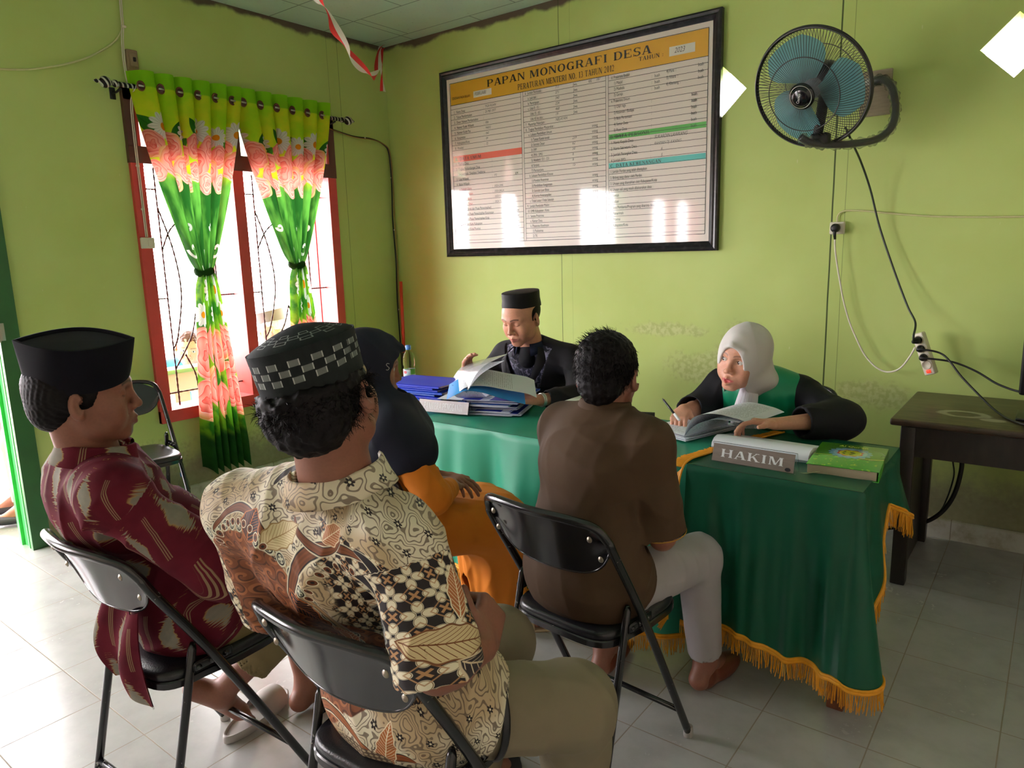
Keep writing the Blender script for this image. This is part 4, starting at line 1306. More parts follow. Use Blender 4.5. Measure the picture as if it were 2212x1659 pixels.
# ------------------------------------------------------------------ folding chairs
def worn_black(name, rough=0.22):
    m = Mat(name, rough, spec=0.6); m.obj()
    n = m.noise(m.vec, 70, 4, 0.7); n2 = m.noise(m.vec, 9, 3)
    k = (n*0.6+n2*0.4).ss(0.635, 0.66)
    m.color(m.mix(k, srgb(20, 20, 23), srgb(150, 146, 140)))
    return m.m
M_tubeblk = worn_black('worn_black_enamel')
M_backblk = Mat('gloss_black_enamel', 0.12, spec=0.7); M_backblk.obj(); M_backblk.color(M_backblk.mix(M_backblk.noise(M_backblk.vec, 6, 3), srgb(16, 16, 19), srgb(30, 31, 36))); M_backblk = M_backblk.m
M_vinyl = plain('black_vinyl', srgb(24, 24, 28), 0.32, 0.2, 20, 0.25, 260)
M_rubber = plain('grey_rubber_foot', srgb(150, 148, 142), 0.7)

def make_chair(label, x, y, rz, group='black folding chairs'):
    t = thing('folding_chair', label, 'chair', (x, y, 0), radians(rz), group)
    W_, r = 0.205, 0.0115
    # main frame: front feet up to the curved top rail
    def side(s): return [(s*W_, 0.205, 0.012), (s*W_, -0.03, 0.455), (s*W_*0.99, -0.175, 0.70)]
    top = [(s, yb, z) for s, yb, z in ((-0.197, -0.198, 0.745), (-0.175, -0.222, 0.782), (-0.12, -0.245, 0.796), (0, -0.262, 0.800), (0.12, -0.245, 0.796), (0.175, -0.222, 0.782), (0.197, -0.198, 0.745))]
    P = side(-1)+top+side(1)[::-1]
    P = catmull(np.array(P), 8)
    f = MB().tube(P, r, 12)
    f.tube([(-W_, 0.150, 0.115), (W_, 0.150, 0.115)], 0.0085, 10)
    f.build('front_frame', M_tubeblk, t)
    for s in (-1, 1):
        b = MB().tube([(s*(W_-0.024), -0.085, 0.530), (s*(W_-0.024), -0.088, 0.515), (s*(W_-0.024), -0.205, 0.012)], [0.006, 0.0105, 0.0105], 12)
        b.build('rear_leg', M_tubeblk, t)
        pl = MB().rbox((s*(W_-0.012), -0.045, 0.470), (0.006, 0.105, 0.026), 0.006)
        for yy in (-0.085, -0.05, -0.012): pl.lathe([(0.0, -0.008), (0.007, -0.006), (0.007, 0.006), (0, 0.008)], 12, (s*(W_-0.012), yy, 0.470), R=np.array([[0, 0, 1], [0, 1, 0], [-1, 0, 0]]))
        pl.build('hinge_plate', M_tubeblk, t)
    MB().tube([(-(W_-0.024), -0.180, 0.120), ((W_-0.024), -0.180, 0.120)], 0.0085, 10).build('rear_bar', M_tubeblk, t)
    ft = MB()
    for (a, b_) in ((-W_, 0.207), (W_, 0.207), (-(W_-0.024), -0.206), (W_-0.024, -0.206)):
        q = MB().lathe([(0.0, 0), (0.014, 0.0), (0.015, 0.004), (0.0135, 0.032), (0.0125, 0.034)], 14, (a, b_-0.003*np.sign(b_), 0))
        q.build('foot_cap', M_rubber if b_ > 0 else M_blk, t)
    # backrest plate, following the bow of the rail
    nu, nv = 33, 9; G = np.zeros((nu, nv, 3))
    for i in range(nu):
        u = -1+2*i/(nu-1); x_ = u*0.196
        zt_ = 0.800-0.055*abs(u)**3.2; zb_ = 0.628+0.085*abs(u)**5
        yb = -0.262+0.062*u*u
        for j in range(nv):
            v = j/(nv-1); z = zt_*(1-v)+zb_*v
            G[i, j] = (x_, yb+(zt_-z)*0.42+0.006*sin(pi*v), z)
    b = MB().grid(G); b.grid(G+np.array([0, 0.0035, 0]), flip=True)
    b.tube(G[:, -1]+np.array([0, 0.0018, 0]), 0.0032, 8)
    bk = b.build('backrest', M_backblk, t)
    for s in (-1, 1):
        for (xx, zz, yy) in ((0.160, 0.748, -0.216), (0.172, 0.690, -0.186)):
            q = MB().lathe([(0.0, 0.004), (0.003, 0.0036), (0.0052, 0.0016), (0.0075, 0.0012), (0.008, 0.0)], 16, (s*xx, yy-0.004, zz), R=np.array([[1, 0, 0], [0, 0, -1], [0, 1, 0]]))
            q.build('rivet', plain('steel_rivet', srgb(150, 140, 124), 0.35, Metallic=0.7), bk)
    # seat: pan + padded cushion
    def outline(k, dy=0): 
        pts = []
        for i in range(48):
            a = 2*pi*i/48; c_, s_ = cos(a), sin(a); e = 0.42
            pts.append((np.sign(c_)*abs(c_)**e*(0.186-0.012*(s_ < 0))*k, 0.020+dy+np.sign(s_)*abs(s_)**e*0.185*k))
        return pts
    def slab(levels):
        R_ = np.array([[(x_, y_, z_) for x_, y_ in outline(k)] for k, z_ in levels]).transpose(1, 0, 2)
        m = MB().grid(R_, wrap_u=True, flip=True)
        n = len(levels)
        m.add(R_[:, -1], [tuple(range(48))]); m.add(R_[:, 0], [tuple(range(47, -1, -1))]); return m
    recalc(slab([(0.94, 0.418), (1.0, 0.422), (1.0, 0.438), (0.985, 0.441)]).build('seat_pan', M_tubeblk, t, autos=40))
    recalc(slab([(0.97, 0.440), (0.985, 0.448), (0.975, 0.458), (0.94, 0.464), (0.8, 0.466)]).build('seat_cushion', M_vinyl, t, autos=50))
    return t
make_chair('black folding chair under the man in the maroon shirt', 2.31, -3.03, 3)
make_chair('black folding chair under the man in the cream and brown batik shirt', 3.075, -2.945, 3)
make_chair('glossy black folding chair under the man in the plain brown shirt', 3.095, -2.255, -5)
make_chair('black folding chair under the woman in the orange dress', 2.31, -2.25, 2)
make_chair('empty black folding chair against the left wall below the red window', 0.37, -2.25, -100)
make_chair('black folding chair under the clerk in the black blazer', 1.97, -0.80, 175)
make_chair('black folding chair under the judge in the white headscarf', 3.13, -0.78, 176)

# ------------------------------------------------------------------ desks and cloths
def wood(name, a, b, rough=0.45):
    m = Mat(name, rough); x_, y_, z_ = m.obj()
    n = m.noise(m.xyz(x_*1.0, y_*1.0, z_*0.2), 30, 5, 0.6)
    m.color(m.mix(n.ss(0.3, 0.7), a, b)); return m.m
M_desk = wood('brown_desk_wood', srgb(92, 50, 34), srgb(128, 76, 50))

def desk(label, x0, x1, y0=-1.705, y1=-1.20, zt=0.715):
    t = thing('desk', label, 'desk', ((x0+x1)/2, (y0+y1)/2, 0)); cx, cy = (x0+x1)/2, (y0+y1)/2
    MB().rbox((0, 0, zt-0.015), (x1-x0, y1-y0, 0.028), 0.004).build('desktop', M_desk, t)
    for s in (-1, 1):
        xx = s*((x1-x0)/2-0.035)
        m = MB(); m.box((xx, 0, zt*0.5+0.06), (0.022, (y1-y0)*0.62, zt-0.16))
        m.build('side_panel', M_desk, t, smooth=False)
        for k in (-1, 1):
            m = MB().rbox((xx, k*((y1-y0)/2-0.035), (zt-0.03)/2), (0.05, 0.05, zt-0.03), 0.004)
            m.build('leg', M_desk, t)
    MB().rbox((0, (y1-y0)/2-0.05, 0.12), (x1-x0-0.1, 0.025, 0.05), 0.004).build('stretcher', M_desk, t)
    return t
desk('brown wooden desk under the green cloth with the folders', 1.09, 2.40)
desk('brown wooden desk under the green cloth with the judge name plate', 2.41, 3.67)

def satin(name, a, b, rough=0.42):
    m = Mat(name, rough, spec=0.32, Sheen_Weight=0.0, Anisotropic=0.4); m.obj()
    n = m.noise(m.vec, 3, 3); m.color(m.mix(n, a, b))
    m.bump(m.noise(m.vec, 900, 1), 0.05); return m.m
M_satin_sheen = satin('green_satin', srgb(40, 134, 106), srgb(52, 150, 120))  # base colour lifted to paint in the window sheen on the left cloth
M_satin2 = satin('green_satin', srgb(8, 74, 52), srgb(13, 84, 60))
M_fringe = plain('golden_yellow_fringe', srgb(232, 158, 28), 0.55, 0.2, 60)

def tablecloth(label, x0, x1, y0, y1, zt, drop, seed, mat, sides='FLRB', fold=0.016, fr_len=0.065, group=None):
    """drop(p, side) gives the overhang; perimeter runs left side (back->front), front (left->right), right side (front->back)"""
    cx, cy = (x0+x1)/2, (y0+y1)/2
    t = thing('tablecloth', label, 'tablecloth', (cx, cy, zt)); rng = np.random.default_rng(seed)
    # perimeter points with outward directions; rounded corners
    rc = 0.018; per = []; 
    def add(x, y, ox, oy, s): per.append((x, y, ox, oy, s))
    nL, nF = 70, 240
    if 'L' in sides:
        for i in range(nL): add(x0, y1+(y0+rc-y1)*i/(nL-1), -1, 0, ('L', i/(nL-1)))
        for i in range(1, 12): a = pi+pi/2*i/12; add(x0+rc+rc*cos(a), y0+rc+rc*sin(a), cos(a), sin(a), ('CL', i/12))
    for i in range(nF): add(x0+rc+(x1-x0-2*rc)*i/(nF-1), y0, 0, -1, ('F', i/(nF-1)))
    if 'R' in sides:
        for i in range(1, 12): a = -pi/2+pi/2*i/12; add(x1-rc+rc*cos(a), y0+rc+rc*sin(a), cos(a), sin(a), ('CR', i/12))
        for i in range(nL): add(x1, y0+rc+(y1-y0-rc)*i/(nL-1), 1, 0, ('R', i/(nL-1)))
    n = len(per); nv = 46
    arc = np.concatenate([[0], np.cumsum([sqrt((per[i+1][0]-per[i][0])**2+(per[i+1][1]-per[i][1])**2)+0.004 for i in range(n-1)])])
    ks = [(f, rng.uniform(0, 6), a) for f, a in ((9, 1.0), (15.5, 0.7), (24, 0.35), (41, 0.16))]
    G = np.zeros((n, nv, 3)); 
    for i, (x, y, ox, oy, s) in enumerate(per):
        d = drop(s)
        corner = 0.0
        if s[0] in ('CL', 'CR'): corner = sin(pi*s[1])**0.6
        elif s[0] == 'F': corner = max(0, 1-min(s[1] if 'L' in sides else 9, 1-s[1] if 'R' in sides else 9)*(x1-x0)/0.16)*0.6
        for j in range(nv):
            v = j/(nv-1); L = d*v
            amp = fold*(v**0.75)*1.35
            q = sum(a*sin(f*arc[i]+p+1.2*v*sin(f*0.3+p)) for f, p, a in ks)
            out = 0.006+0.030*v+amp*q+corner*0.055*v
            if L < 0.012: out = 0.004*sqrt(max(0, L)/0.012)+amp*q*0.2
            G[i, j] = (x+ox*out-cx, y+oy*out-cy, -L*0.995+0.004)
    m = MB().grid(G)
    # top sheet with soft creases
    nx, ny = 90, 40; T = np.zeros((nx, ny, 3))
    for i in range(nx):
        for j in range(ny):
            u, v = i/(nx-1), j/(ny-1); X = x0+(x1-x0)*u; Y = y0+(y1-y0)*v
            e = min(1, 6*min(u if 'L' in sides else 1, 1-u if 'R' in sides else 1, v))
            z = 0.005+0.0035*e*(sin(X*9+2*sin(Y*5+seed))*sin(Y*13+seed)+0.5*sin(X*31+Y*17))
            T[i, j] = (X-cx, Y-cy, z)
    m.grid(T)
    if 'B' in sides:
        Bk = np.zeros((60, 12, 3))
        for i in range(60):
            X = x0+(x1-x0)*i/59
            for j in range(12): Bk[i, j] = (X-cx, y1+0.006+0.02*j/11*(1+sin(X*18))*0.5-cy, 0.004-0.09*j/11)
        m.grid(Bk, flip=True)
    m.build('cloth', mat, t)
    # fringe: braid band plus threads along the hem
    bnd = MB(); hem = G[:, -1]
    bnd.tube(hem, 0.0045, 6, sq=(1, 1.6)); bnd.tube(hem+np.array([0, 0, 0.009]), 0.004, 6, sq=(1, 1.6))
    bnd.build('braid', M_fringe, t)
    f = MB(); L = 0
    seg = np.linalg.norm(np.diff(hem, axis=0), axis=1); cum = np.concatenate([[0], np.cumsum(seg)]); tot = cum[-1]
    k = 0; s = 0.0
    while s < tot:
        i = min(np.searchsorted(cum, s), n-1); p = np.array([np.interp(s, cum, hem[:, q]) for q in range(3)])
        ln = fr_len*(0.8+0.35*random.random()); sw = 0.005*sin(s*60)+random.gauss(0, 0.003)
        e1 = p+np.array([sw*0.5, random.gauss(0, 0.002), -ln*0.5]); e2 = p+np.array([sw, random.gauss(0, 0.004), -ln])
        f.tube([p, e1, e2], 0.0014, 3, cap=False); s += 0.0036
    f.build('fringe', M_fringe, t)
    return t
def dropL(s):
    if s[0] == 'L': return 0.60
    return 0.625+0.012*sin(s[1]*7) if s[0] == 'F' else 0.625
tablecloth('green satin cloth with folds and yellow fringe over the desk with the blue folders', 1.07, 3.16, -1.712, -1.185, 0.719, dropL, 3, M_satin_sheen, 'FL'+'B', 0.024, 0.06)
def dropR(s):
    if s[0] == 'L': return 0.0
    if s[0] == 'F': return 0.545+0.012*sin(s[1]*9+1)+0.02*s[1]
    if s[0] == 'CR': return 0.575-0.02*s[1]
    v = s[1]; return 0.555-0.42*min(1, v/0.55)**1.2+0.12*max(0, (v-0.55)/0.45)
tablecloth('dark green satin cloth with golden fringe over the right desk, below the judge name plate', 3.135, 3.685, -1.735, -1.18, 0.727, dropR, 8, M_satin2, 'FRB', 0.014, 0.062)
def side_fringe():
    # left hem of the upper cloth, running over the top and down the front
    pts = [(3.30, -1.19, 0.7385), (3.225, -1.40, 0.7385), (3.175, -1.60, 0.7385), (3.150, -1.715, 0.738), (3.138, -1.752, 0.70), (3.130, -1.768, 0.60), (3.118, -1.780, 0.45), (3.114, -1.788, 0.30), (3.116, -1.792, 0.19)]
    P = catmull(pts, 14); b = MB().tube(P, 0.0035, 6, sq=(1.2, 1)); n = len(P)
    for i in range(0, n-1):
        for q in range(5):
            p = P[i]+(P[i+1]-P[i])*q/5; 
            if p[2] > 0.72: e = p+A3(-0.035-0.01*random.random(), -0.004, -0.001+0.002*random.random())
            else: e = p+A3(-0.022-0.014*random.random(), -0.006*random.random()-0.002, -0.036-0.012*random.random())
            b.tube([p, (p+e)/2+A3(0, -0.002, 0.001), e], 0.0014, 3, cap=False)
    tag(b.build('fringe_trim', M_fringe), 'golden fringe trim down the left edge of the dark green cloth', 'fringe')
side_fringe()

# dark side table at the right, monitor on it
def side_table():
    t = thing('side_table', 'dark brown wooden side table with a white stain against the back wall', 'table', (4.05, -0.36, 0))
    m = Mat('dark_varnished_wood', 0.35); x_, y_, z_ = m.obj()
    n = m.noise(m.xyz(x_*0.3, y_*1.0, z_*1.0), 30, 5, 0.6); n2 = m.noise(m.vec, 9, 4)
    base = m.mix(n.ss(0.3, 0.7), srgb(44, 32, 26), srgb(82, 64, 50))
    d = (((x_+0.25)/0.11).pow(2)+((y_+0.10)/0.065).pow(2)).sqrt()+(n2-0.5)*0.9
    ring = (d-0.78).abs().ss(0.26, 0.10)*z_.gt(0.715)
    d2 = (((x_+0.14)/0.05).pow(2)+((y_+0.17)/0.03).pow(2)).sqrt()+(n2-0.5)*0.8
    base = m.mix(ring.max(d2.ss(1, 0.8)*z_.gt(0.715))*0.6, base, srgb(178, 172, 156))
    m.color(base)
    dk = wood('near_black_wood', srgb(26, 20, 18), srgb(44, 34, 30), 0.4)
    MB().rbox((0, 0, 0.708), (0.96, 0.66, 0.028), 0.008).build('tabletop', m.m, t)
    a = MB(); a.box((0, -0.285, 0.63), (0.86, 0.022, 0.13)); a.box((0, 0.285, 0.63), (0.86, 0.022, 0.13)); a.box((-0.42, 0, 0.63), (0.022, 0.56, 0.13)); a.box((0.42, 0, 0.63), (0.022, 0.56, 0.13))
    a.build('apron', dk, t, smooth=False)
    for s in (-1, 1):
        for k in (-1, 1):
            MB().rbox((s*0.415, k*0.275, 0.345), (0.055, 0.055, 0.69), 0.004).build('leg', dk, t)
    MB().rbox((-0.428, 0, 0.345), (0.022, 0.52, 0.69), 0.003).build('end_panel', dk, t)
side_table()
def monitor():
    t = thing('monitor', 'dark screen standing on the side table, cut by the right edge', 'screen', (4.26, -0.40, 0.722))
    b = MB().rbox((0, 0, 0.30), (0.56, 0.045, 0.42), 0.01); b.build('housing', M_black, t)
    MB().box((0, -0.0235, 0.30), (0.53, 0.002, 0.38)).build('screen_glass', plain('dark_glass', srgb(12, 13, 16), 0.08), t, smooth=False)
    MB().rbox((-0.12, 0.0, 0.006), (0.32, 0.2, 0.012), 0.005).build('base', M_black, t)
    MB().rbox((0, 0.02, 0.07), (0.06, 0.03, 0.14), 0.005).build('stem', M_black, t)
monitor()
wire('electric_cable', 'thick black cable looping under the side table against the wall', [(3.80, -0.10, 0.70), (3.778, -0.10, 0.50), (3.785, -0.10, 0.39), (3.764, -0.10, 0.255), (3.714, -0.10, 0.153), (3.632, -0.10, 0.084), (3.50, -0.12, 0.04)], 0.010, M_blk)
wire('electric_cable', 'thin dark cable under the side table beside the thick black one', [(3.745, -0.05, 0.60), (3.742, -0.05, 0.43), (3.753, -0.05, 0.33), (3.725, -0.05, 0.186), (3.69, -0.06, 0.115)], 0.0035, M_bcord)

# ------------------------------------------------------------------ desk-top items
ZT = 0.7275
M_paper = plain('white_paper', srgb(226, 230, 238), 0.6, 0.03, 5)
M_clear = Mat('clear_plastic', 0.05, Transmission_Weight=1.0, IOR=1.35, spec=0.5); M_clear.color((0.97, 0.98, 0.99)); M_clear = M_clear.m

def bottle(label, loc, water=0.12):
    t = thing('water_bottle', label, 'bottle', loc)
    prof = [(0.0, 0.003), (0.024, 0.0), (0.030, 0.004), (0.0315, 0.012), (0.0315, 0.052), (0.0300, 0.056), (0.0315, 0.060), (0.0315, 0.105), (0.0285, 0.112), (0.0285, 0.118), (0.0315, 0.126), (0.0320, 0.142), (0.0300, 0.165), (0.0235, 0.186), (0.0150, 0.200), (0.0128, 0.206), (0.0128, 0.214)]
    inner = [(max(0, r-0.0006), z) for r, z in prof[1:]][::-1]
    b = MB().lathe(prof, 28)
    pm = Mat('thin_clear_bottle_plastic', 0.06, Transmission_Weight=1.0, IOR=1.10, spec=0.6, Alpha=0.75); pm.color((0.94, 0.97, 0.98))
    b.build('body', pm.m, t)
    wm = Mat('water', 0.02, Transmission_Weight=1.0, IOR=1.05); wm.color((0.93, 0.97, 0.98))
    MB().lathe([(0.0, 0.004), (0.0295, 0.006), (0.0300, 0.05), (0.0300, water), (0.0, water)], 28).build('water', wm.m, t)
    lab = Mat('printed_label', 0.4); x_, y_, z_ = lab.obj(); an = y_.atan2(x_)
    c = lab.mix((an*2+z_*90).sin().gt(0.2), srgb(206, 222, 238), srgb(244, 246, 248)); c = lab.mix(((an*3).sin()*(z_*140).cos()).gt(0.45), c, srgb(206, 84, 96)); c = lab.mix(z_.gt(0.078)*((an*2).cos().gt(0.4)), c, srgb(120, 190, 90))
    lab.color(c)
    MB().lathe([(0.0322, 0.062), (0.0324, 0.064), (0.0324, 0.101), (0.0322, 0.103)], 28).build('label_band', lab.m, t)
    MB().lathe([(0.0, 0.231), (0.0135, 0.231), (0.0150, 0.228), (0.0150, 0.210), (0.0145, 0.208), (0.0, 0.208)], 24).build('cap', plain('light_blue_cap', srgb(96, 150, 222), 0.4), t)
bottle('clear water bottle with a blue cap standing on the desk beside the folder stack', (1.335, -1.215, 0.7275), 0.10)
bottle('clear water bottle with a blue cap on the floor below the window curtain', (0.13, -1.90, 0.0), 0.13)

def folder_mat(i):
    r = random.Random(i); b = 150+r.randint(-10, 40)
    return plain('blue_card_folder', srgb(28+r.randint(0, 20), 60+r.randint(-10, 30), b+20), 0.4, 0.1, 9)
def folder_stack(name_lab, cx, cy, rz, n, z0, size=(0.235, 0.33), dz=0.0085, group=None, spread=0.02, seed=1):
    r = random.Random(seed); z = z0; a0 = radians(rz)
    for i in range(n):
        a = a0+r.uniform(-0.07, 0.07); dx, dy = r.uniform(-spread, spread), r.uniform(-spread, spread)
        lbl = name_lab[0] if i == n-1 else name_lab[1].replace('@', ('', 'second', 'third', 'fourth', 'fifth', 'sixth', 'seventh', 'eighth', 'ninth')[n-1-i]) if i else name_lab[2]
        t = thing('folder', lbl, 'folder', (cx+dx, cy+dy, z), a, group)
        w_, l_ = size; th = dz*r.uniform(0.8, 1.2)
        cov = MB(); nx = 12
        G = np.zeros((nx, 5, 3)); 
        for k in range(nx):
            for q in range(5):
                G[k, q] = (-w_/2+w_*k/(nx-1), -l_/2+l_*q/4, 0.0005)
        cov.grid(G, flip=True)
        # spine and top cover
        sp = [(-w_/2, 0.0005), (-w_/2-0.004, th*0.5), (-w_/2, th-0.0008)]+[(-w_/2+w_*k/(nx-1), th-0.0008+0.0012*sin(k*0.9+i)) for k in range(1, nx)]
        G = np.array([[(x_, -l_/2+l_*q/4, z_) for q in range(5)] for x_, z_ in sp]); cov.grid(G)
        cov.build('cover', folder_mat(i+seed*50), t)
        pg = MB()
        for k in range(4):
            sx, sy = r.uniform(-0.006, 0.010), r.uniform(-0.012, 0.012)
            pg.box((sx+0.004, sy-0.004, th*(0.2+0.18*k)), (w_-0.014, l_-0.01, th*0.10), r.uniform(-0.02, 0.02))
        pg.build('pages', M_paper, t, smooth=False)
        z += th+0.0006
    return z
folder_stack(('topmost blue card folder of the left stack by the water bottle', '@ blue folder from the top of the left stack by the water bottle', 'lowest blue card folder of the left stack by the water bottle'), 1.62, -1.40, 97, 9, 0.727, (0.25, 0.34), 0.0095, 'folders in the left stack', 0.022, 3)
folder_stack(('topmost blue folder of the stack under the clerk\'s hands', '@ blue folder from the top of the stack under the clerk\'s hands', 'lowest blue folder of the stack under the clerk\'s hands'), 2.070, -1.365, 20, 8, 0.727, (0.25, 0.33), 0.0088, 'folders in the clerk stack', 0.02, 7)

def name_plate(label, a, b, H, text, plate, ink, th, lettersize, up_tilt=0.30, emblem=False):
    """bent clear acrylic name plate: a,b are the two lower front corners"""
    a, b = A3(*a), A3(*b); ux = unit(b-a); L = np.linalg.norm(b-a); nrm = unit(np.cross(ux, [0, 0, 1])) # towards the viewer (-Y)
    t = thing('name_plate', label, 'name plate', tuple((a+b)/2)); O = (a+b)/2
    uz = unit(A3(0, 0, 1)*cos(up_tilt)-nrm*sin(up_tilt)); back = unit(A3(0, 0, -1)*cos(up_tilt)-nrm*sin(up_tilt))
    o = a-O
    f = MB().prism([(0, 0), (L, 0), (L, H), (0, H)], o, ux, uz, -np.cross(ux, uz)*-1, 0.003)
    top = o+uz*H
    f.prism([(0, 0), (L, 0), (L, H), (0, H)], top, ux, back, np.cross(ux, back), 0.0025)
    recalc(f.build('acrylic', M_clear, t, smooth=False))
    n2 = np.cross(ux, uz)
    if n2[1] > 0: n2 = -n2
    c = MB(); i0 = 0.004
    c.prism([(i0, i0), (L-i0, i0), (L-i0, H-i0), (i0, H-i0)], o+n2*0.0038, ux, uz, n2, 0.0006)
    recalc(c.build('card', plate, t, smooth=False))
    lt = MB(); lw = L*0.76; letters(lt, text, o+n2*0.0050+ux*(L-lw)/2+uz*(H*0.5-lettersize/2), ux, uz, lettersize, width=lw)
    lt.build('lettering', ink, t, smooth=False)
    if emblem:
        e = MB(); n = 24
        pc = o+n2*0.0050+ux*(L-0.022)+uz*0.012
        e.add([pc+ux*0.009*cos(2*pi*k/n)+uz*0.006*sin(2*pi*k/n) for k in range(n)], [tuple(range(n))])
        e.build('emblem', plain('dark_print', srgb(40, 40, 46), 0.4), t, smooth=False)
    return t
pm = Mat('grey_wood_grain_card', 0.35); x_, y_, z_ = pm.obj(); pm.color(pm.mix(pm.noise(pm.xyz(x_*0.4, y_*0.4, z_*4.0), 60, 4), srgb(112, 100, 94), srgb(146, 134, 126)))
M_ink = plain('white_lettering', srgb(236, 238, 240), 0.4)
name_plate('clear acrylic name plate reading HAKIM in white capitals beside the green book', (3.205, -1.665, 0.731), (3.478, -1.672, 0.731), 0.066, 'HAKIM', pm.m, M_ink, 0.003, 0.026, emblem=True)
pm2 = Mat('silver_grey_card', 0.35); pm2.obj(); pm2.color(pm2.mix(pm2.noise(pm2.vec, 40, 3), srgb(176, 168, 170), srgb(204, 198, 200)))
name_plate('clear acrylic name plate reading PANITERA PENGGANTI in front of the blue folders', (1.80, -1.625, 0.731), (2.065, -1.578, 0.731), 0.062, 'PANITERA PENGGANTI', pm2.m, M_ink, 0.003, 0.030)

def green_book():
    t = thing('book', 'thick green hardback book with a blue rosette lying beside the HAKIM name plate', 'book', (3.588, -1.478, ZT), radians(5))
    w_, l_, h_ = 0.205, 0.285, 0.034
    m = Mat('green_printed_cover', 0.25, Coat_Weight=0.5); x_, y_, z_ = m.obj()
    n = m.noise(m.vec, 30, 4)
    c = m.mix((y_+0.02*(x_*30).sin()).gt(-0.012), srgb(58, 156, 44), srgb(64, 130, 28))
    c = m.mix((m.noise(m.vec, 55, 2)).ss(0.62, 0.66)*y_.lt(-0.02), c, srgb(140, 200, 60))
    c = m.mix((y_+0.012+0.004*(x_*40).sin()).abs().ss(0.003, 0.0015), c, srgb(206, 196, 70))
    cx, cy = 0.0, 0.035
    dx = x_-cx; dy = (y_-cy)*1.0; d = (dx*dx+dy*dy).sqrt(); an = dy.atan2(dx)
    c = m.mix((d+(an*8).cos().abs()*-0.010).lt(0.056), c, srgb(110, 156, 190))
    c = m.mix((d+(an*16).cos().abs()*-0.003).lt(0.048), c, srgb(146, 186, 210))
    c = m.mix((d+(an*8).cos()*0.003).lt(0.038), c, srgb(200, 70, 60))
    c = m.mix(d.lt(0.033), c, srgb(226, 210, 60)); c = m.mix(d.lt(0.029), c, srgb(196, 200, 40))
    c = m.mix((((dx*220).sin()+(dy*260+dx*90).sin()).gt(0.7))*d.lt(0.024), c, srgb(90, 120, 20))
    m.color(c)
    cv = MB(); cv.rbox((0, 0, 0.0012), (w_, l_, 0.0024), 0.0008); cv.rbox((0, 0, h_-0.0012), (w_, l_, 0.0024), 0.0008); cv.rbox((w_/2-0.001, 0, h_/2), (0.0025, l_, h_), 0.001)
    cv.build('cover', m.m, t)
    pg = Mat('page_edges', 0.7); a_, b_, c_ = pg.obj(); pg.color(pg.mix((c_*2600).sin()*0.5+0.5, srgb(166, 152, 128), srgb(196, 184, 160)))
    MB().rbox((-0.002, 0, h_/2), (w_-0.010, l_-0.008, h_-0.005), 0.002).build('pages', pg.m, t)
    tt = MB(); plain_text(tt, "Al Qur'an", (0.0, 0.108, h_+0.0004), (1, 0, 0), (0, 1, 0), 0.022, 1.0, 0.15, None, 'C')
    tt.build('title_lettering', plain('gold_print', srgb(222, 206, 60), 0.3), t, smooth=False)
    MB().tube(catmull([(-0.06, -0.135, 0.012), (-0.10, -0.15, 0.004), (-0.135, -0.155, 0.003), (-0.165, -0.17, 0.0025)], 6), 0.0022, 5, sq=(1.5, 0.4)).build('ribbon', plain('cream_ribbon', srgb(206, 204, 160), 0.6), t)
green_book()

def text_paper_mat():
    m = Mat('printed_white_paper', 0.5); s, t, _ = m.attr('cloth')
    n = m.noise(m.xyz(s*60, t*3), 1.0, 2)
    ln = ((t/0.0085).fract()-0.5).abs().lt(0.13)
    word = m.noise(m.xyz(s*160, (t/0.0085).floor()*13.7), 1.0, 1).ss(0.45, 0.5)
    mar = (s.gt(0.02))*(s.lt(0.19))*(t.gt(0.03))*(t.lt(0.26))
    m.color(m.mix(ln*word*mar*0.65, srgb(224, 230, 240), srgb(90, 96, 110))); return m.m
M_print = text_paper_mat()
def sheet(name, mat, rows, label=None, cat=None, parent=None, W_=0.21, two=None, thick=0.0006):
    """rows: list of centre-line points (start->end along the page length) with side vectors"""
    G = []; A_ = []; n = len(rows); L = 0
    for i, (p, sv) in enumerate(rows):
        if i: L += np.linalg.norm(A3(*p)-A3(*rows[i-1][0]))
        G.append([A3(*p)+A3(*sv)*(u-0.5) for u in np.linspace(0, 1, 9)]); A_.append([(u*W_, L, 0) for u in np.linspace(0, 1, 9)])
    G = np.array(G); A_ = np.array(A_)
    T = np.gradient(G, axis=0); U = np.gradient(G, axis=1); N = np.cross(T, U); N /= np.linalg.norm(N, axis=2)[..., None]+1e-9
    mb = MB().grid(G); mb.grid(G+N*thick, flip=True)
    me = bpy.data.meshes.new(name); fill_mesh(me, np.vstack(mb.v), mb.f); set_attr(me, 'cloth', np.vstack([A_.reshape(-1, 3)]*2))
    o = link(name, me, mat, parent)
    if label: tag(o, label, cat)
    return o
def rows_from(pts, sv0, sv1, n=10):
    P = catmull(pts, n); m = len(P); return [(tuple(P[i]), tuple(A3(*sv0)*(1-i/(m-1))+A3(*sv1)*i/(m-1))) for i in range(m)]
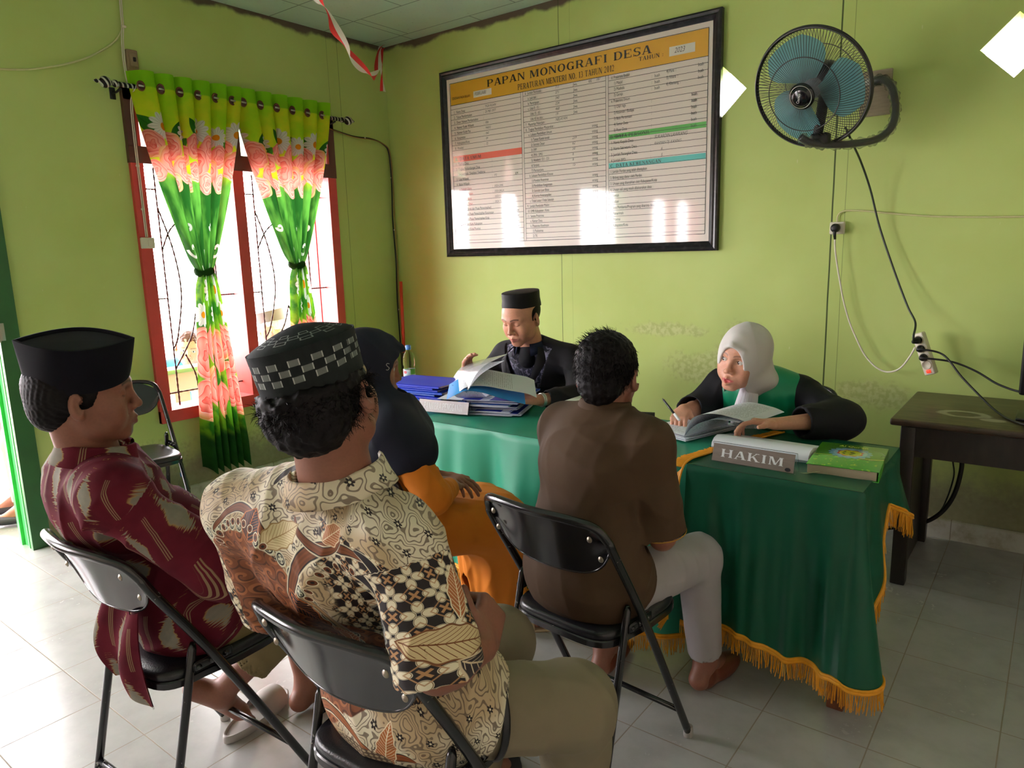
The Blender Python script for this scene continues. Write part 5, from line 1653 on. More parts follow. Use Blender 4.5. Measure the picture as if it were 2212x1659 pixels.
def judge_papers():
    # open file lying flat on the left, its upper sheets curling over to the right hand
    t = thing('file', 'open white court file lying under the judge\'s pen', 'document', (2.98, -1.30, ZT))
    b = MB(); r = random.Random(4)
    for k in range(6): b.box((r.uniform(-.004, .004), r.uniform(-.004, .004), 0.003+0.0022*k), (0.215, 0.30, 0.0014), radians(-18)+r.uniform(-.02, .02))
    b.build('sheets', M_paper, t, smooth=False)
    sheet('top_sheet', M_print, [((x_*cos(radians(-18))*1+0.0, x_*sin(radians(-18)), 0.0175+0.010*max(0, x_)*8*max(0, x_)), (-0.29*sin(radians(-18)), 0.29*cos(radians(-18)), 0)) for x_ in np.linspace(-0.105, 0.105, 10)], parent=t)
    sheet('turned_page', M_print, rows_from([(3.055, -1.345, 0.745), (3.075, -1.365, 0.80), (3.105, -1.375, 0.835), (3.16, -1.36, 0.848), (3.235, -1.33, 0.832), (3.275, -1.315, 0.815)], (0.06, 0.26, 0.0), (0.07, 0.16, 0.02)), 'white pages turned over by the judge\'s left hand', 'document')
    sheet('turned_page', M_print, rows_from([(3.052, -1.340, 0.742), (3.085, -1.355, 0.785), (3.12, -1.36, 0.812), (3.17, -1.35, 0.828), (3.24, -1.325, 0.820)], (0.06, 0.27, 0.0), (0.07, 0.18, 0.02)), 'lower white page held behind the turned pages of the court file', 'document')
    # thick stack behind the name plate, its near edge curled down
    t = thing('paper_stack', 'thick white paper stack curling behind the HAKIM name plate', 'document', (3.32, -1.45, ZT))
    ux = unit(A3(0.345, -0.01, 0)); uy = A3(0.03, 1, 0)
    prof = [(-0.075, 0.004), (-0.082, 0.014), (-0.078, 0.028), (-0.060, 0.040), (-0.030, 0.045), (0.0, 0.040), (0.05, 0.028), (0.10, 0.020), (0.10, 0.0), (-0.07, 0.0)]
    mb = MB().prism([(a, b_) for a, b_ in prof], A3(0, 0, 0)-ux*0.17, (0, 1, 0), (0, 0, 1), ux, 0.33)
    recalc(mb.build('sheets', M_paper, t, smooth=True, autos=50))
    y_ = MB().box((0.17, 0.035, 0.002), (0.035, 0.14, 0.004), radians(-12)); y_.build('yellow_cover', plain('yellow_card', srgb(214, 170, 36), 0.5), t, smooth=False)
judge_papers()
def clerk_papers():
    # open binder held over the folder stack
    t = thing('open_file', 'open blue-backed file held up in the clerk\'s hands', 'document', (2.12, -1.47, 0.86))
    O = A3(2.12, -1.47, 0.86)
    def rel(pts): return [tuple(A3(*p)-O) for p in pts]
    blue = plain('light_blue_plastic', srgb(70, 160, 232), 0.25)
    sheet('right_page', M_print, rows_from(rel([(2.030, -1.615, 0.862), (2.065, -1.580, 0.897), (2.12, -1.53, 0.900), (2.20, -1.465, 0.878), (2.265, -1.42, 0.862), (2.300, -1.40, 0.845)]), (-0.10, 0.13, 0.045), (-0.09, 0.11, 0.05)), parent=t)
    sheet('blue_cover', blue, rows_from(rel([(2.010, -1.645, 0.845), (2.045, -1.620, 0.868), (2.075, -1.59, 0.882), (2.125, -1.545, 0.872), (2.19, -1.495, 0.845), (2.27, -1.44, 0.820)]), (-0.10, 0.13, 0.035), (-0.09, 0.11, 0.05)), parent=t)
    sheet('left_page', M_print, rows_from(rel([(2.040, -1.60, 0.860), (2.05, -1.555, 0.90), (2.08, -1.52, 0.93), (2.14, -1.47, 0.962)]), (-0.16, 0.10, 0.02), (-0.19, 0.12, -0.04)), parent=t)
    pv = Mat('frosted_clear_sleeve', 0.2, Transmission_Weight=0.6, IOR=1.1, Alpha=0.5); pv.color((0.86, 0.9, 0.92))
    sheet('clear_sleeve', pv.m, rows_from(rel([(2.035, -1.59, 0.875), (2.04, -1.54, 0.925), (2.07, -1.50, 0.955), (2.14, -1.45, 0.985)]), (-0.19, 0.12, 0.02), (-0.21, 0.14, -0.05)), parent=t)
    sheet('hanging_sheet', M_print, rows_from(rel([(2.045, -1.57, 0.868), (2.028, -1.545, 0.835), (2.03, -1.52, 0.805), (2.05, -1.49, 0.795)]), (0.09, 0.07, 0.0), (0.11, 0.08, 0.0)), parent=t)
    sheet('open_page', M_print, rows_from([(1.96, -1.535, 0.785), (1.975, -1.48, 0.800), (2.00, -1.42, 0.816)], (0.19, 0.06, 0.0), (0.19, 0.06, 0.0)), 'white page fanned open in front of the clerk\'s folder stack', 'document')
clerk_papers()
def pens():
    def pen(lb, a, b, mats):
        a, b = A3(*a), A3(*b); t = thing('pen', lb, 'pen', tuple(a)); d = b-a
        MB().tube([d*0.0, d*0.06, d*0.09, d*0.72], [0.001, 0.003, 0.0045, 0.0045], 10).build('barrel', mats[0], t)
        MB().tube([d*0.72, d*0.98, d], [0.0055, 0.0055, 0.003], 10).build('cap', mats[1], t)
    mw = plain('white_plastic', srgb(220, 222, 222), 0.35)
    pen('black pen with a white end held in the judge\'s right hand', (2.845, -1.285, 0.838), (2.965, -1.385, 0.782), (M_black, mw))
    pen('black pen with a white cap lying on the green cloth before the clerk', (2.26, -1.46, 0.733), (2.145, -1.50, 0.733), (M_black, mw))
    g = thing('gavel', 'black microphone handle lying on the green cloth behind the man in brown', 'microphone', (2.69, -1.24, 0.745))
    MB().tube([(-0.12, -0.045, 0), (0.085, 0.03, 0.0)], [0.014, 0.012], 14).build('handle', M_blk, g); g.name = 'microphone'
    MB().sphere((-0.135, -0.05, 0.004), 0.022).build('head', M_blk, g)
    o = MB().rbox((2.47, -1.30, 0.765), (0.10, 0.14, 0.07), 0.01).build('tissue_box', plain('pale_card', srgb(222, 224, 210), 0.6))
    tag(o, 'pale box on the desk hidden behind the man in brown', 'box')
pens()
# ------------------------------------------------------------------ people: shared builders
def frame(phi, pitch=0.0, roll=0.0):
    """rows: right, forward, up.  phi clockwise from +Y, pitch down positive, roll to the right positive (degrees)"""
    a, p, r = radians(phi), radians(pitch), radians(roll)
    fw = A3(sin(a)*cos(p), cos(a)*cos(p), -sin(p)); rt = A3(cos(a), -sin(a), 0); up = np.cross(rt, fw)
    rt2 = rt*cos(r)-up*sin(r); up2 = rt*sin(r)+up*cos(r)
    return np.stack([rt2, fw, up2])

class Head:
    def __init__(s, c, phi, pitch=0, roll=0, k=1.0):
        s.c = A3(*c); s.R = frame(phi, pitch, roll); s.k = k
    def L(s, x, y, z): return s.c+s.k*(A3(x, y, z)@s.R)
    def inv(s, V): return ((V-s.c)@s.R.T)/s.k

def head_ops(s, H, mouth='closed', eyes='open', fem=False, ears=True, nose=1.0):
    L, R, k = H.L, H.R, H.k
    E_ = lambda c, r, kk=0.012, m='u', RR=None: s.ell(L(*c), [q*k for q in r], R if RR is None else RR, kk*k, m)
    C_ = lambda a, b, ra, rb=None, kk=0.01, m='u': s.cap(L(*a), L(*b), ra*k, None if rb is None else rb*k, kk*k, m)
    E_((0, -0.014, 0.030), (0.077, 0.098, 0.084), 0.02)
    E_((0, 0.022, 0.010), (0.068, 0.066, 0.080), 0.02)
    E_((0, 0.022, -0.050), (0.058, 0.058, 0.056), 0.025)
    for x in (-1, 1):
        C_((x*0.056, -0.006, -0.040), (x*0.044, 0.020, -0.074), 0.016, 0.015, 0.02)
        C_((x*0.044, 0.020, -0.074), (x*0.014, 0.066, -0.097), 0.015, 0.015, 0.02)
        E_((x*0.043, 0.056, -0.027), (0.022, 0.020, 0.018), 0.022)       # cheekbone
        E_((x*0.036, 0.060, -0.055), (0.022, 0.020, 0.024), 0.022)       # cheek
        C_((x*0.010, 0.084, 0.019), (x*0.046, 0.066, 0.019), 0.0085, 0.008, 0.014)   # brow
    E_((0, 0.070, -0.098), (0.020, 0.016, 0.013), 0.018)                # chin
    E_((0, 0.078, -0.064), (0.027, 0.018, 0.022), 0.018)                # muzzle
    for x in (-1, 1):
        E_((x*0.031, 0.090, 0.001), (0.018, 0.013, 0.0115), 0.012, 's')
        E_((x*0.031, 0.0685, 0.000), (0.0150, 0.0145, 0.0138), 0.004)    # lids
    C_((0, 0.083, 0.012), (0, 0.094+0.008*nose, -0.030), 0.0070, 0.0080, 0.012)
    E_((0, 0.096+0.007*nose, -0.035), (0.0105, 0.0105, 0.0090), 0.008)
    for x in (-1, 1):
        E_((x*0.0125, 0.092, -0.039), (0.0080, 0.0100, 0.0075), 0.006)
        E_((x*0.0065, 0.097, -0.0455), (0.0035, 0.005, 0.003), 0.003, 's')
    # lips
    if mouth == 'closed':
        for x in (-1, 1):
            C_((x*0.024, 0.082, -0.0685), (0, 0.0955, -0.0645), 0.0036, 0.0056, 0.004)
            C_((x*0.022, 0.082, -0.0705), (0, 0.0940, -0.0755), 0.0036, 0.0064, 0.004)
            C_((x*0.024, 0.089, -0.0695), (0, 0.1015, -0.0700), 0.0013, 0.0013, 0.003, 's')
            C_((x*0.019, 0.088, -0.034), (x*0.032, 0.076, -0.062), 0.0022, 0.0018, 0.008, 's')   # smile fold
    else:
        for x in (-1, 1):
            C_((x*0.017, 0.086, -0.0685), (0, 0.0975, -0.0625), 0.0042, 0.0060, 0.004)
            C_((x*0.016, 0.086, -0.0745), (0, 0.0975, -0.0830), 0.0046, 0.0072, 0.004)
        E_((0, 0.100, -0.0725), (0.0110, 0.012, 0.0048), 0.004, 's')
    # eye openings
    if eyes != 'shut':
        oz, hz = (0.0005, 0.0050) if eyes == 'open' else (-0.0035, 0.0030)
        for x in (-1, 1):
            E_((x*0.031, 0.084, oz), (0.0122, 0.0130, hz), 0.0025, 's')
    else:
        for x in (-1, 1):
            C_((x*0.022, 0.0855, -0.0075), (x*0.040, 0.0830, -0.0070), 0.0009, 0.0009, 0.002, 's')
    if ears:
        for x in (-1, 1):
            rr = unit(R[0]*1.0+R[1]*(-0.45)*x); f2 = unit(np.cross(R[2], rr)); RR = np.stack([rr, f2, np.cross(rr, f2)])
            E_((x*0.083, -0.010, -0.012), (0.0070, 0.0175, 0.031), 0.006, 'u', RR)
            E_((x*0.079, -0.004, -0.034), (0.0060, 0.0100, 0.011), 0.006, 'u', RR)
            E_((x*0.090, -0.004, -0.008), (0.0060, 0.0095, 0.019), 0.004, 's', RR)
            E_((x*0.086, 0.000, -0.010), (0.0070, 0.0060, 0.008), 0.004, 's', RR)

def face_color(H, V, skin, lips, brow=True, stub=0.0, fem=False, shut=False):
    q = H.inv(V); n = len(V)
    c = np.tile(np.array(skin), (n, 1))
    v = vnoise(q, 60, 3)[:, None]*0.05+vnoise(q, 17, 1)[:, None]*0.05
    c = c*(1+v)
    warm = np.exp(-(((np.abs(q[:, 0])-0.04)/0.022)**2+((q[:, 2]+0.035)/0.022)**2))*(q[:, 1] > 0.03)
    warm = warm+np.exp(-((q[:, 0]/0.014)**2+((q[:, 2]+0.036)/0.012)**2))*(q[:, 1] > 0.08)
    c = c*(1+warm[:, None]*np.array([0.04, -0.03, -0.04]))
    m = (q[:, 1] > 0.078) & (np.abs(q[:, 0]) < 0.024)
    lz = np.abs(q[:, 2]+0.0705)-0.0085*(1-(q[:, 0]/0.026)**2)
    lm = np.clip(-lz/0.002+0.5, 0, 1)*m*(q[:, 1] > 0.080)
    c = c*(1-lm[:, None])+np.array(lips)*lm[:, None]
    if brow:
        bz = 0.0205+0.005*(1-((np.abs(q[:, 0])-0.03)/0.02)**2)
        bm = np.clip(1-np.abs(q[:, 2]-bz)/0.0040, 0, 1)*(np.abs(np.abs(q[:, 0])-0.029) < 0.018)*(q[:, 1] > 0.05)
        bm = np.clip(bm*1.6, 0, 1)*(0.6 if fem else 0.85)
        c = c*(1-bm[:, None])+np.array([0.018, 0.013, 0.012])*bm[:, None]
    # lash line
    ex = np.abs(np.abs(q[:, 0])-0.031)
    lz_ = (-0.0072+ex*ex*20) if shut else (0.0058-ex*ex*22)
    lash = np.clip(1.2-np.abs(q[:, 2]-lz_)/(0.0022 if shut else 0.0016), 0, 1)*(ex < 0.0135)*(q[:, 1] > 0.07)
    c = c*(1-0.75*lash[:, None])
    if stub:
        sm = ((np.abs(q[:, 2]+0.054) < 0.007) | (q[:, 2] < -0.088))*(q[:, 1] > 0.05)*stub
        c = c*(1-0.35*sm[:, None])
    return np.hstack([c, np.ones((n, 1))])

def skin_mat(name):
    m = Mat(name, 0.48, spec=0.4, Subsurface_Weight=0.06, Subsurface_Scale=0.02)
    m.b.inputs['Subsurface Radius'].default_value = (1.0, 0.35, 0.2)
    c = m.attrcol('tone'); m.obj(); n = m.noise(m.vec, 180, 3)
    m.color(m.mix(n.ss(0.3, 0.8)*0.12, c, (0.05, 0.02, 0.012)))
    m.bump(n, 0.12, 0.0012); return m.m
M_skin = skin_mat('human_skin')

def eyes(H, parent, gaze=(0, 0), phi=0):
    for x in (-1, 1):
        c = H.L(x*0.031, 0.0690, 0.0)
        mb = MB().sphere((0, 0, 0), 0.0135*H.k, 40, 28); v = np.vstack(mb.v)
        g = unit(H.R[1]+H.R[0]*gaze[0]+H.R[2]*gaze[1])
        ang = np.arccos(np.clip((v/np.linalg.norm(v, axis=1)[:, None])@g, -1, 1))
        col = np.tile([0.72, 0.68, 0.64, 1.0], (len(v), 1)); col[ang < 0.50] = [0.035, 0.018, 0.010, 1]; col[ang < 0.22] = [0.004, 0.004, 0.004, 1]
        me = bpy.data.meshes.new('eye'); fill_mesh(me, v+c, mb.f); set_attr(me, 'tone', col, 'FLOAT_COLOR')
        link('eye', me, M_eyeball, parent)
_me = Mat('moist_eye', 0.12, spec=0.7); _me.nt.links.new(_me.attrcol('tone'), _me.b.inputs['Base Color']); M_eyeball = _me.m

def hand_ops(s, w, d, n, t, curl=(0.3, 0.35, 0.4, 0.45), thumb=(0.5, 0.2), k=1.0, spread=0.06, r=1.0):
    """w wrist, d towards the fingers, n where the palm faces, t towards the thumb side"""
    w, d = A3(*w), unit(d); n = unit(A3(*n)-d*np.dot(n, d)); t0 = np.cross(n, d); t = t0 if np.dot(t0, t) > 0 else -t0
    Rm = np.stack([t, d, n])
    s.ell(w+d*0.012*k, (0.028*k, 0.034*k, 0.019*k), Rm, 0.012)
    s.box(w+d*0.052*k, (0.039*k, 0.044*k, 0.0135*k), Rm, 0.012*k, 0.012)
    s.ell(w+d*0.034*k+t*0.022*k+n*0.008*k, (0.018*k, 0.030*k, 0.013*k), Rm, 0.010)
    s.ell(w+d*0.040*k-t*0.024*k+n*0.006*k, (0.014*k, 0.032*k, 0.011*k), Rm, 0.010)
    lens = ((0.042, 0.025, 0.021), (0.046, 0.029, 0.022), (0.043, 0.027, 0.021), (0.034, 0.020, 0.019))
    for i in range(4):
        off = (0.0285-0.019*i); base = w+d*(0.091-0.004*abs(i-1))*k+t*off*k
        dd = unit(d+t*spread*(1.5-i)); a = curl[i] if np.ndim(curl[i]) == 0 else curl[i][0]
        c3 = (curl[i], curl[i]*1.1, curl[i]*0.8) if np.ndim(curl[i]) == 0 else curl[i]
        p = base; q = dd; ax = np.cross(q, n); rad = (0.0093, 0.0086, 0.0078, 0.0068)
        if i == 3: rad = tuple(x*0.88 for x in rad)
        for j in range(3):
            q = rot_about(q, ax, c3[j])
            e = p+q*lens[i][j]*k
            s.cap(p, e, rad[j]*k*r, rad[j+1]*k*r, 0.0035)
            p = e
    # thumb
    p = w+d*0.028*k+t*0.030*k; q = unit(t*(0.9-thumb[0]*0.5)+d*(0.55+thumb[0]*0.5)+n*thumb[1])
    e = p+q*0.042*k; s.cap(p, e, 0.0125*k, 0.0105*k, 0.010)
    q2 = unit(q*0.8+d*0.5+n*thumb[1]*0.3); e2 = e+q2*0.026*k; s.cap(e, e2, 0.0100*k, 0.0080*k, 0.004)

def torso_ops(s, J, g=0.0, k=0.035, shg=None):
    w = J.get('w', 1.0); dp = J.get('dp', 1.0); shg = g if shg is None else shg
    rt = unit(J['shR']-J['shL'])
    def fr(up): 
        up = unit(up-rt*np.dot(up, rt)*0.6); f = unit(np.cross(up, rt)); return np.stack([np.cross(f, up), f, up])
    P, W_, Cc, N = [J[q] for q in ('pel', 'wai', 'che', 'neck')]
    s.ell(P, (0.165*w+g, 0.118*dp+g, 0.115+g), fr(W_-P), k)
    s.ell(W_+fr(Cc-P)[1]*J.get('belly', 0.0), (0.146*w+g, (0.104+J.get('belly', 0)*0.6)*dp+g, 0.130+g), fr(Cc-P), k)
    s.ell(Cc, (0.160*w+g, 0.112*dp+g, 0.150+g), fr(N-W_), k)
    a, b = J['shL']+rt*0.025, J['shR']-rt*0.025
    m = (a+b)/2; 
    s.cap(m-(m-a)*0.35, a, 0.060*dp+g, 0.056+shg, k); s.cap(m-(m-b)*0.35, b, 0.060*dp+g, 0.056+shg, k)
    nb = N-0.02*unit(N-Cc)
    s.cap(nb, a+A3(0, 0, -0.004), 0.046+g, 0.046+shg, k); s.cap(nb, b+A3(0, 0, -0.004), 0.046+g, 0.046+shg, k)

def fcone(s, a, b, ra, rb, k=0.012, mode='u', flat=True):
    """cone with a flat far end (open sleeve or trouser end)"""
    a = np.asarray(a, np.float32); b = np.asarray(b, np.float32); ba = b-a; L = float(np.linalg.norm(ba)); u = ba/L
    def fn(p):
        pa = p-a; t = pa@u; tt = np.clip(t/L, 0, 1); q = pa-(tt*L)[..., None]*u
        d = np.sqrt((q*q).sum(-1))-(ra+(rb-ra)*tt)
        return np.maximum(d, t-L)
    s.fn(mode, fn, (a+b)/2, L/2+max(ra, rb), k)

def limb(s, pts, rs, k=0.02): s.chain([A3(*p) for p in pts], rs, k)

def build_body(J, h=0.0035, parent=None, skin=(0.25, 0.12, 0.07), lips=(0.30, 0.10, 0.08), **fk):
    s = S(); H = J['H']
    torso_ops(s, J, -0.014)
    s.cap(J['neck']-0.03*unit(J['neck']-J['che']), H.L(0, -0.022, -0.055), 0.060*J.get('nk', 1), 0.054*J.get('nk', 1)*H.k, 0.022)
    head_ops(s, H, **{q: fk[q] for q in ('mouth', 'eyes', 'ears', 'fem', 'nose') if q in fk})
    for sd in 'LR':
        sh, el, wr = J['sh'+sd], J['el'+sd], J['wr'+sd]; a = J.get('arm', 1.0)
        s.cap(sh, el, 0.046*a, 0.037*a, 0.03); m = el+(wr-el)*0.3
        s.cap(el, m, 0.037*a, 0.038*a, 0.015); s.cap(m, wr, 0.038*a, 0.0245*a, 0.015)
        if 'hand'+sd in J: hand_ops(s, wr, **J['hand'+sd])
        hp = J['pel']+(1 if sd == 'R' else -1)*unit(J['shR']-J['shL'])*0.085+A3(0, 0, -0.02)
        kn, an = J['kn'+sd], J['an'+sd]
        s.cap(hp, kn, 0.078, 0.052, 0.03); m = kn+(an-kn)*0.3
        s.cap(kn, m, 0.050, 0.052, 0.02); s.cap(m, an, 0.052, 0.034, 0.02)
        ft = unit(J['toe'+sd]-A3(an[0], an[1], J['toe'+sd][2])); side = np.cross(ft, [0, 0, 1.0]); side = side if sd == 'R' else -side
        heel = A3(an[0], an[1], J['toe'+sd][2]+0.012)-ft*0.035
        if 'heel'+sd in J:
            heel = J['heel'+sd]; ft = unit(J['toe'+sd]-heel)
        s.cap(an, heel+A3(0, 0, 0.015), 0.036, 0.030, 0.02); ball = heel+ft*0.165
        s.cap(heel+A3(0, 0, 0.012), ball, 0.028, 0.024, 0.02); s.cap(an+ft*0.01, ball+side*-0.008, 0.032, 0.020, 0.02)
        s.cap(ball-side*0.022, ball+side*0.026, 0.020, 0.016, 0.015)
        for i in range(5):
            b0 = ball+side*(-0.026+0.0135*i); tl = (0.050, 0.046, 0.041, 0.035, 0.028)[i]
            s.cap(b0, b0+ft*tl+A3(0, 0, -0.006), 0.011 if i else 0.0135, 0.0085 if i else 0.0125, 0.004)
    skin_ = np.array(skin)
    def tone(V): return face_color(H, V, skin, lips, fk.get('brow', True), fk.get('stub', 0.0), fk.get('fem', False), fk.get('eyes') == 'shut')
    return sdf_obj('body', s, h, M_skin, parent, 1, {'tone': ('FLOAT_COLOR', tone)})

def cloth_disp(amp, seed, sc1=14, sc2=37):
    """folded cloth: warped narrow ridges that come and go"""
    r = np.random.default_rng(seed+100); D_ = [unit(r.normal(size=3)*np.array([1, 1, 0.8])).astype(np.float32) for _ in range(3)]
    def f(p):
        w_ = vnoise(p, sc1*0.55, seed); o = 0.0
        for i, (d, k, a) in enumerate(((D_[0], sc1*1.9, 1.0), (D_[1], sc1*3.1, 0.6), (D_[2], sc2*1.5, 0.35))):
            m = np.clip(vnoise(p, 4.5+2*i, seed+5*i)*1.3+0.45, 0, 1)
            o = o+a*m*(1-np.abs(np.sin((p@d)*k+(2.6-0.5*i)*w_)))**2.2
        return (amp*(0.5-1.25*o)).astype(np.float32)
    return f

def ridge(p0, p1, amp, wd):
    """a single soft crease line between two points"""
    p0 = A3(*p0).astype(np.float32); p1 = A3(*p1).astype(np.float32); ba = p1-p0; L2 = float(ba@ba)
    def f(p):
        pa = p-p0; t = np.clip(pa@ba/L2, 0, 1); q = pa-t[..., None]*ba; d2 = (q*q).sum(-1)
        return (-amp*np.exp(-d2/(wd*wd))*np.sin(np.clip(t*0.9+0.05, 0, 1)*pi)).astype(np.float32)
    return f

def collar_mesh(name, mat, c, R, a, b, stand, leaf, parent, gap=0.5, tilt=0.0, flare=0.014, attr=True, nn=64):
    """shirt collar ring around centre c, radii a (side) b (front-back); gap: half opening angle at the front"""
    V = []; A_ = []
    rows = [(0.0, 0.0), (0.0, stand*0.6), (0.001, stand), (0.005, stand+0.004), (0.009, stand), (0.009+flare*0.5, stand-leaf*0.5), (0.009+flare, stand-leaf), (0.006+flare, stand-leaf-0.001), (0.004, stand-0.006)]
    for i in range(nn):
        th = pi/2+gap+(2*pi-2*gap)*i/(nn-1)
        e = abs(i/(nn-1)-0.5)*2
        row = []
        for j, (dr, z) in enumerate(rows):
            zz = z-(leaf*0.35*e**4 if j in (5, 6, 7) else 0)
            x = (a+dr)*cos(th); y = (b+dr)*sin(th)
            row.append(c+R[0]*x+R[1]*y+R[2]*(zz-tilt*y)); A_.append((th*a, zz*1.0+2.0, 0))
        V.append(row)
    G = np.array(V); mb = MB().grid(G)
    me = bpy.data.meshes.new(name); fill_mesh(me, np.vstack(mb.v), mb.f)
    if attr: set_attr(me, 'cloth', np.array(A_))
    return link(name, me, mat, parent)

def hair_strands(mb, H, n, region, length, rad, curl, seed, dirf=None, base=1.0, lift=0.30):
    """thin tapering tufts growing out of the skull"""
    r = np.random.default_rng(seed); k = 0
    while k < n:
        d = unit(r.normal(size=3)); q = d*np.array([0.080, 0.101, 0.088])*base+np.array([0, -0.014, 0.030])
        if not region(q): continue
        k += 1
        nr = unit(d/np.array([0.080, 0.101, 0.088])); fl = dirf(q) if dirf else A3(0, -0.4, -0.6)
        p = q*0.985; L_ = length*r.uniform(0.6, 1.15); pts = [p]; cur = unit(nr*lift+A3(*fl)+r.normal(size=3)*curl)
        for s_ in range(3):
            p = p+cur*L_/3; pts.append(p); cur = unit(cur+A3(*fl)*0.35+r.normal(size=3)*curl*0.8)
        mb.tube([H.L(*q_) for q_ in pts], [rad, rad*0.9, rad*0.7, rad*0.25], 3, cap=False)
def hair_material(name, a, b, rough=0.38):
    m = Mat(name, rough, spec=0.12); m.obj(); n = m.noise(m.vec, 220, 2); m.color(m.mix(n, a, b)); return m.m
M_hair = hair_material('black_hair', srgb(10, 9, 10), srgb(24, 20, 20), 0.55)

def hijab_shell(s, H, J, grow=1.0): pass
# ------------------------------------------------------------------ person builders
def J_(**k):
    out = {}
    for a, b in k.items():
        out[a] = A3(*b) if isinstance(b, tuple) and len(b) == 3 and not a.startswith('hand') else b
    return out

def ikat_mat():
    m = Mat('maroon_ikat_cotton', 0.85, spec=0.12)
    u, v, w_ = m.attr('cloth')
    n = m.noise(m.vec, 60, 3); n2 = m.noise(m.vec, 9, 3)
    base = m.mix(n2.ss(0.3, 0.7), srgb(80, 20, 33), srgb(102, 30, 44))
    # rows of feathered spindles separated by plain bands; a slim barred motif between spindles
    P, Q = 0.058, 0.150
    row = (v/Q).floor(); us = u+row.mod(2.0)*P*0.5; iu = (us/P).floor()
    fu = ((us/P).fract()-0.5)*P; fv = ((v/Q).fract()-0.45)*Q
    jag = (m.noise(m.xyz(u*9.0, v*300.0), 1.0, 2)-0.5)*0.085+((fv*520).sin())*0.003
    alt = iu.mod(2.0)
    half = (0.026-(fv.abs()*0.45)).max(-0.01)
    spin = (fu.abs()+jag*fv.abs()*16-half).ss(0.0015, -0.0015)*fv.abs().lt(0.058)*alt.lt(0.5)
    bars = (fu.abs()-0.0065-0.006*(fv.abs()*55).cos().max(0.0)*fv.abs().gt(0.03)).ss(0.001, -0.001)*fv.abs().lt(0.052)*alt.gt(0.5)
    lines = (fu*1400).sin().gt(0.1)
    c = m.mix(spin*0.9, base, m.mix(n, srgb(118, 118, 108), srgb(146, 142, 126)))
    edge = ((fu.abs()+jag*fv.abs()*16-half).abs().ss(0.0030, 0.0008))*fv.abs().lt(0.074)*alt.lt(0.5)
    c = m.mix(edge*0.6, c, srgb(164, 132, 76))
    c = m.mix(bars*lines*0.8, c, srgb(146, 128, 96))
    m.color(c); m.bump(m.noise(m.vec, 900, 1), 0.1); return m.m

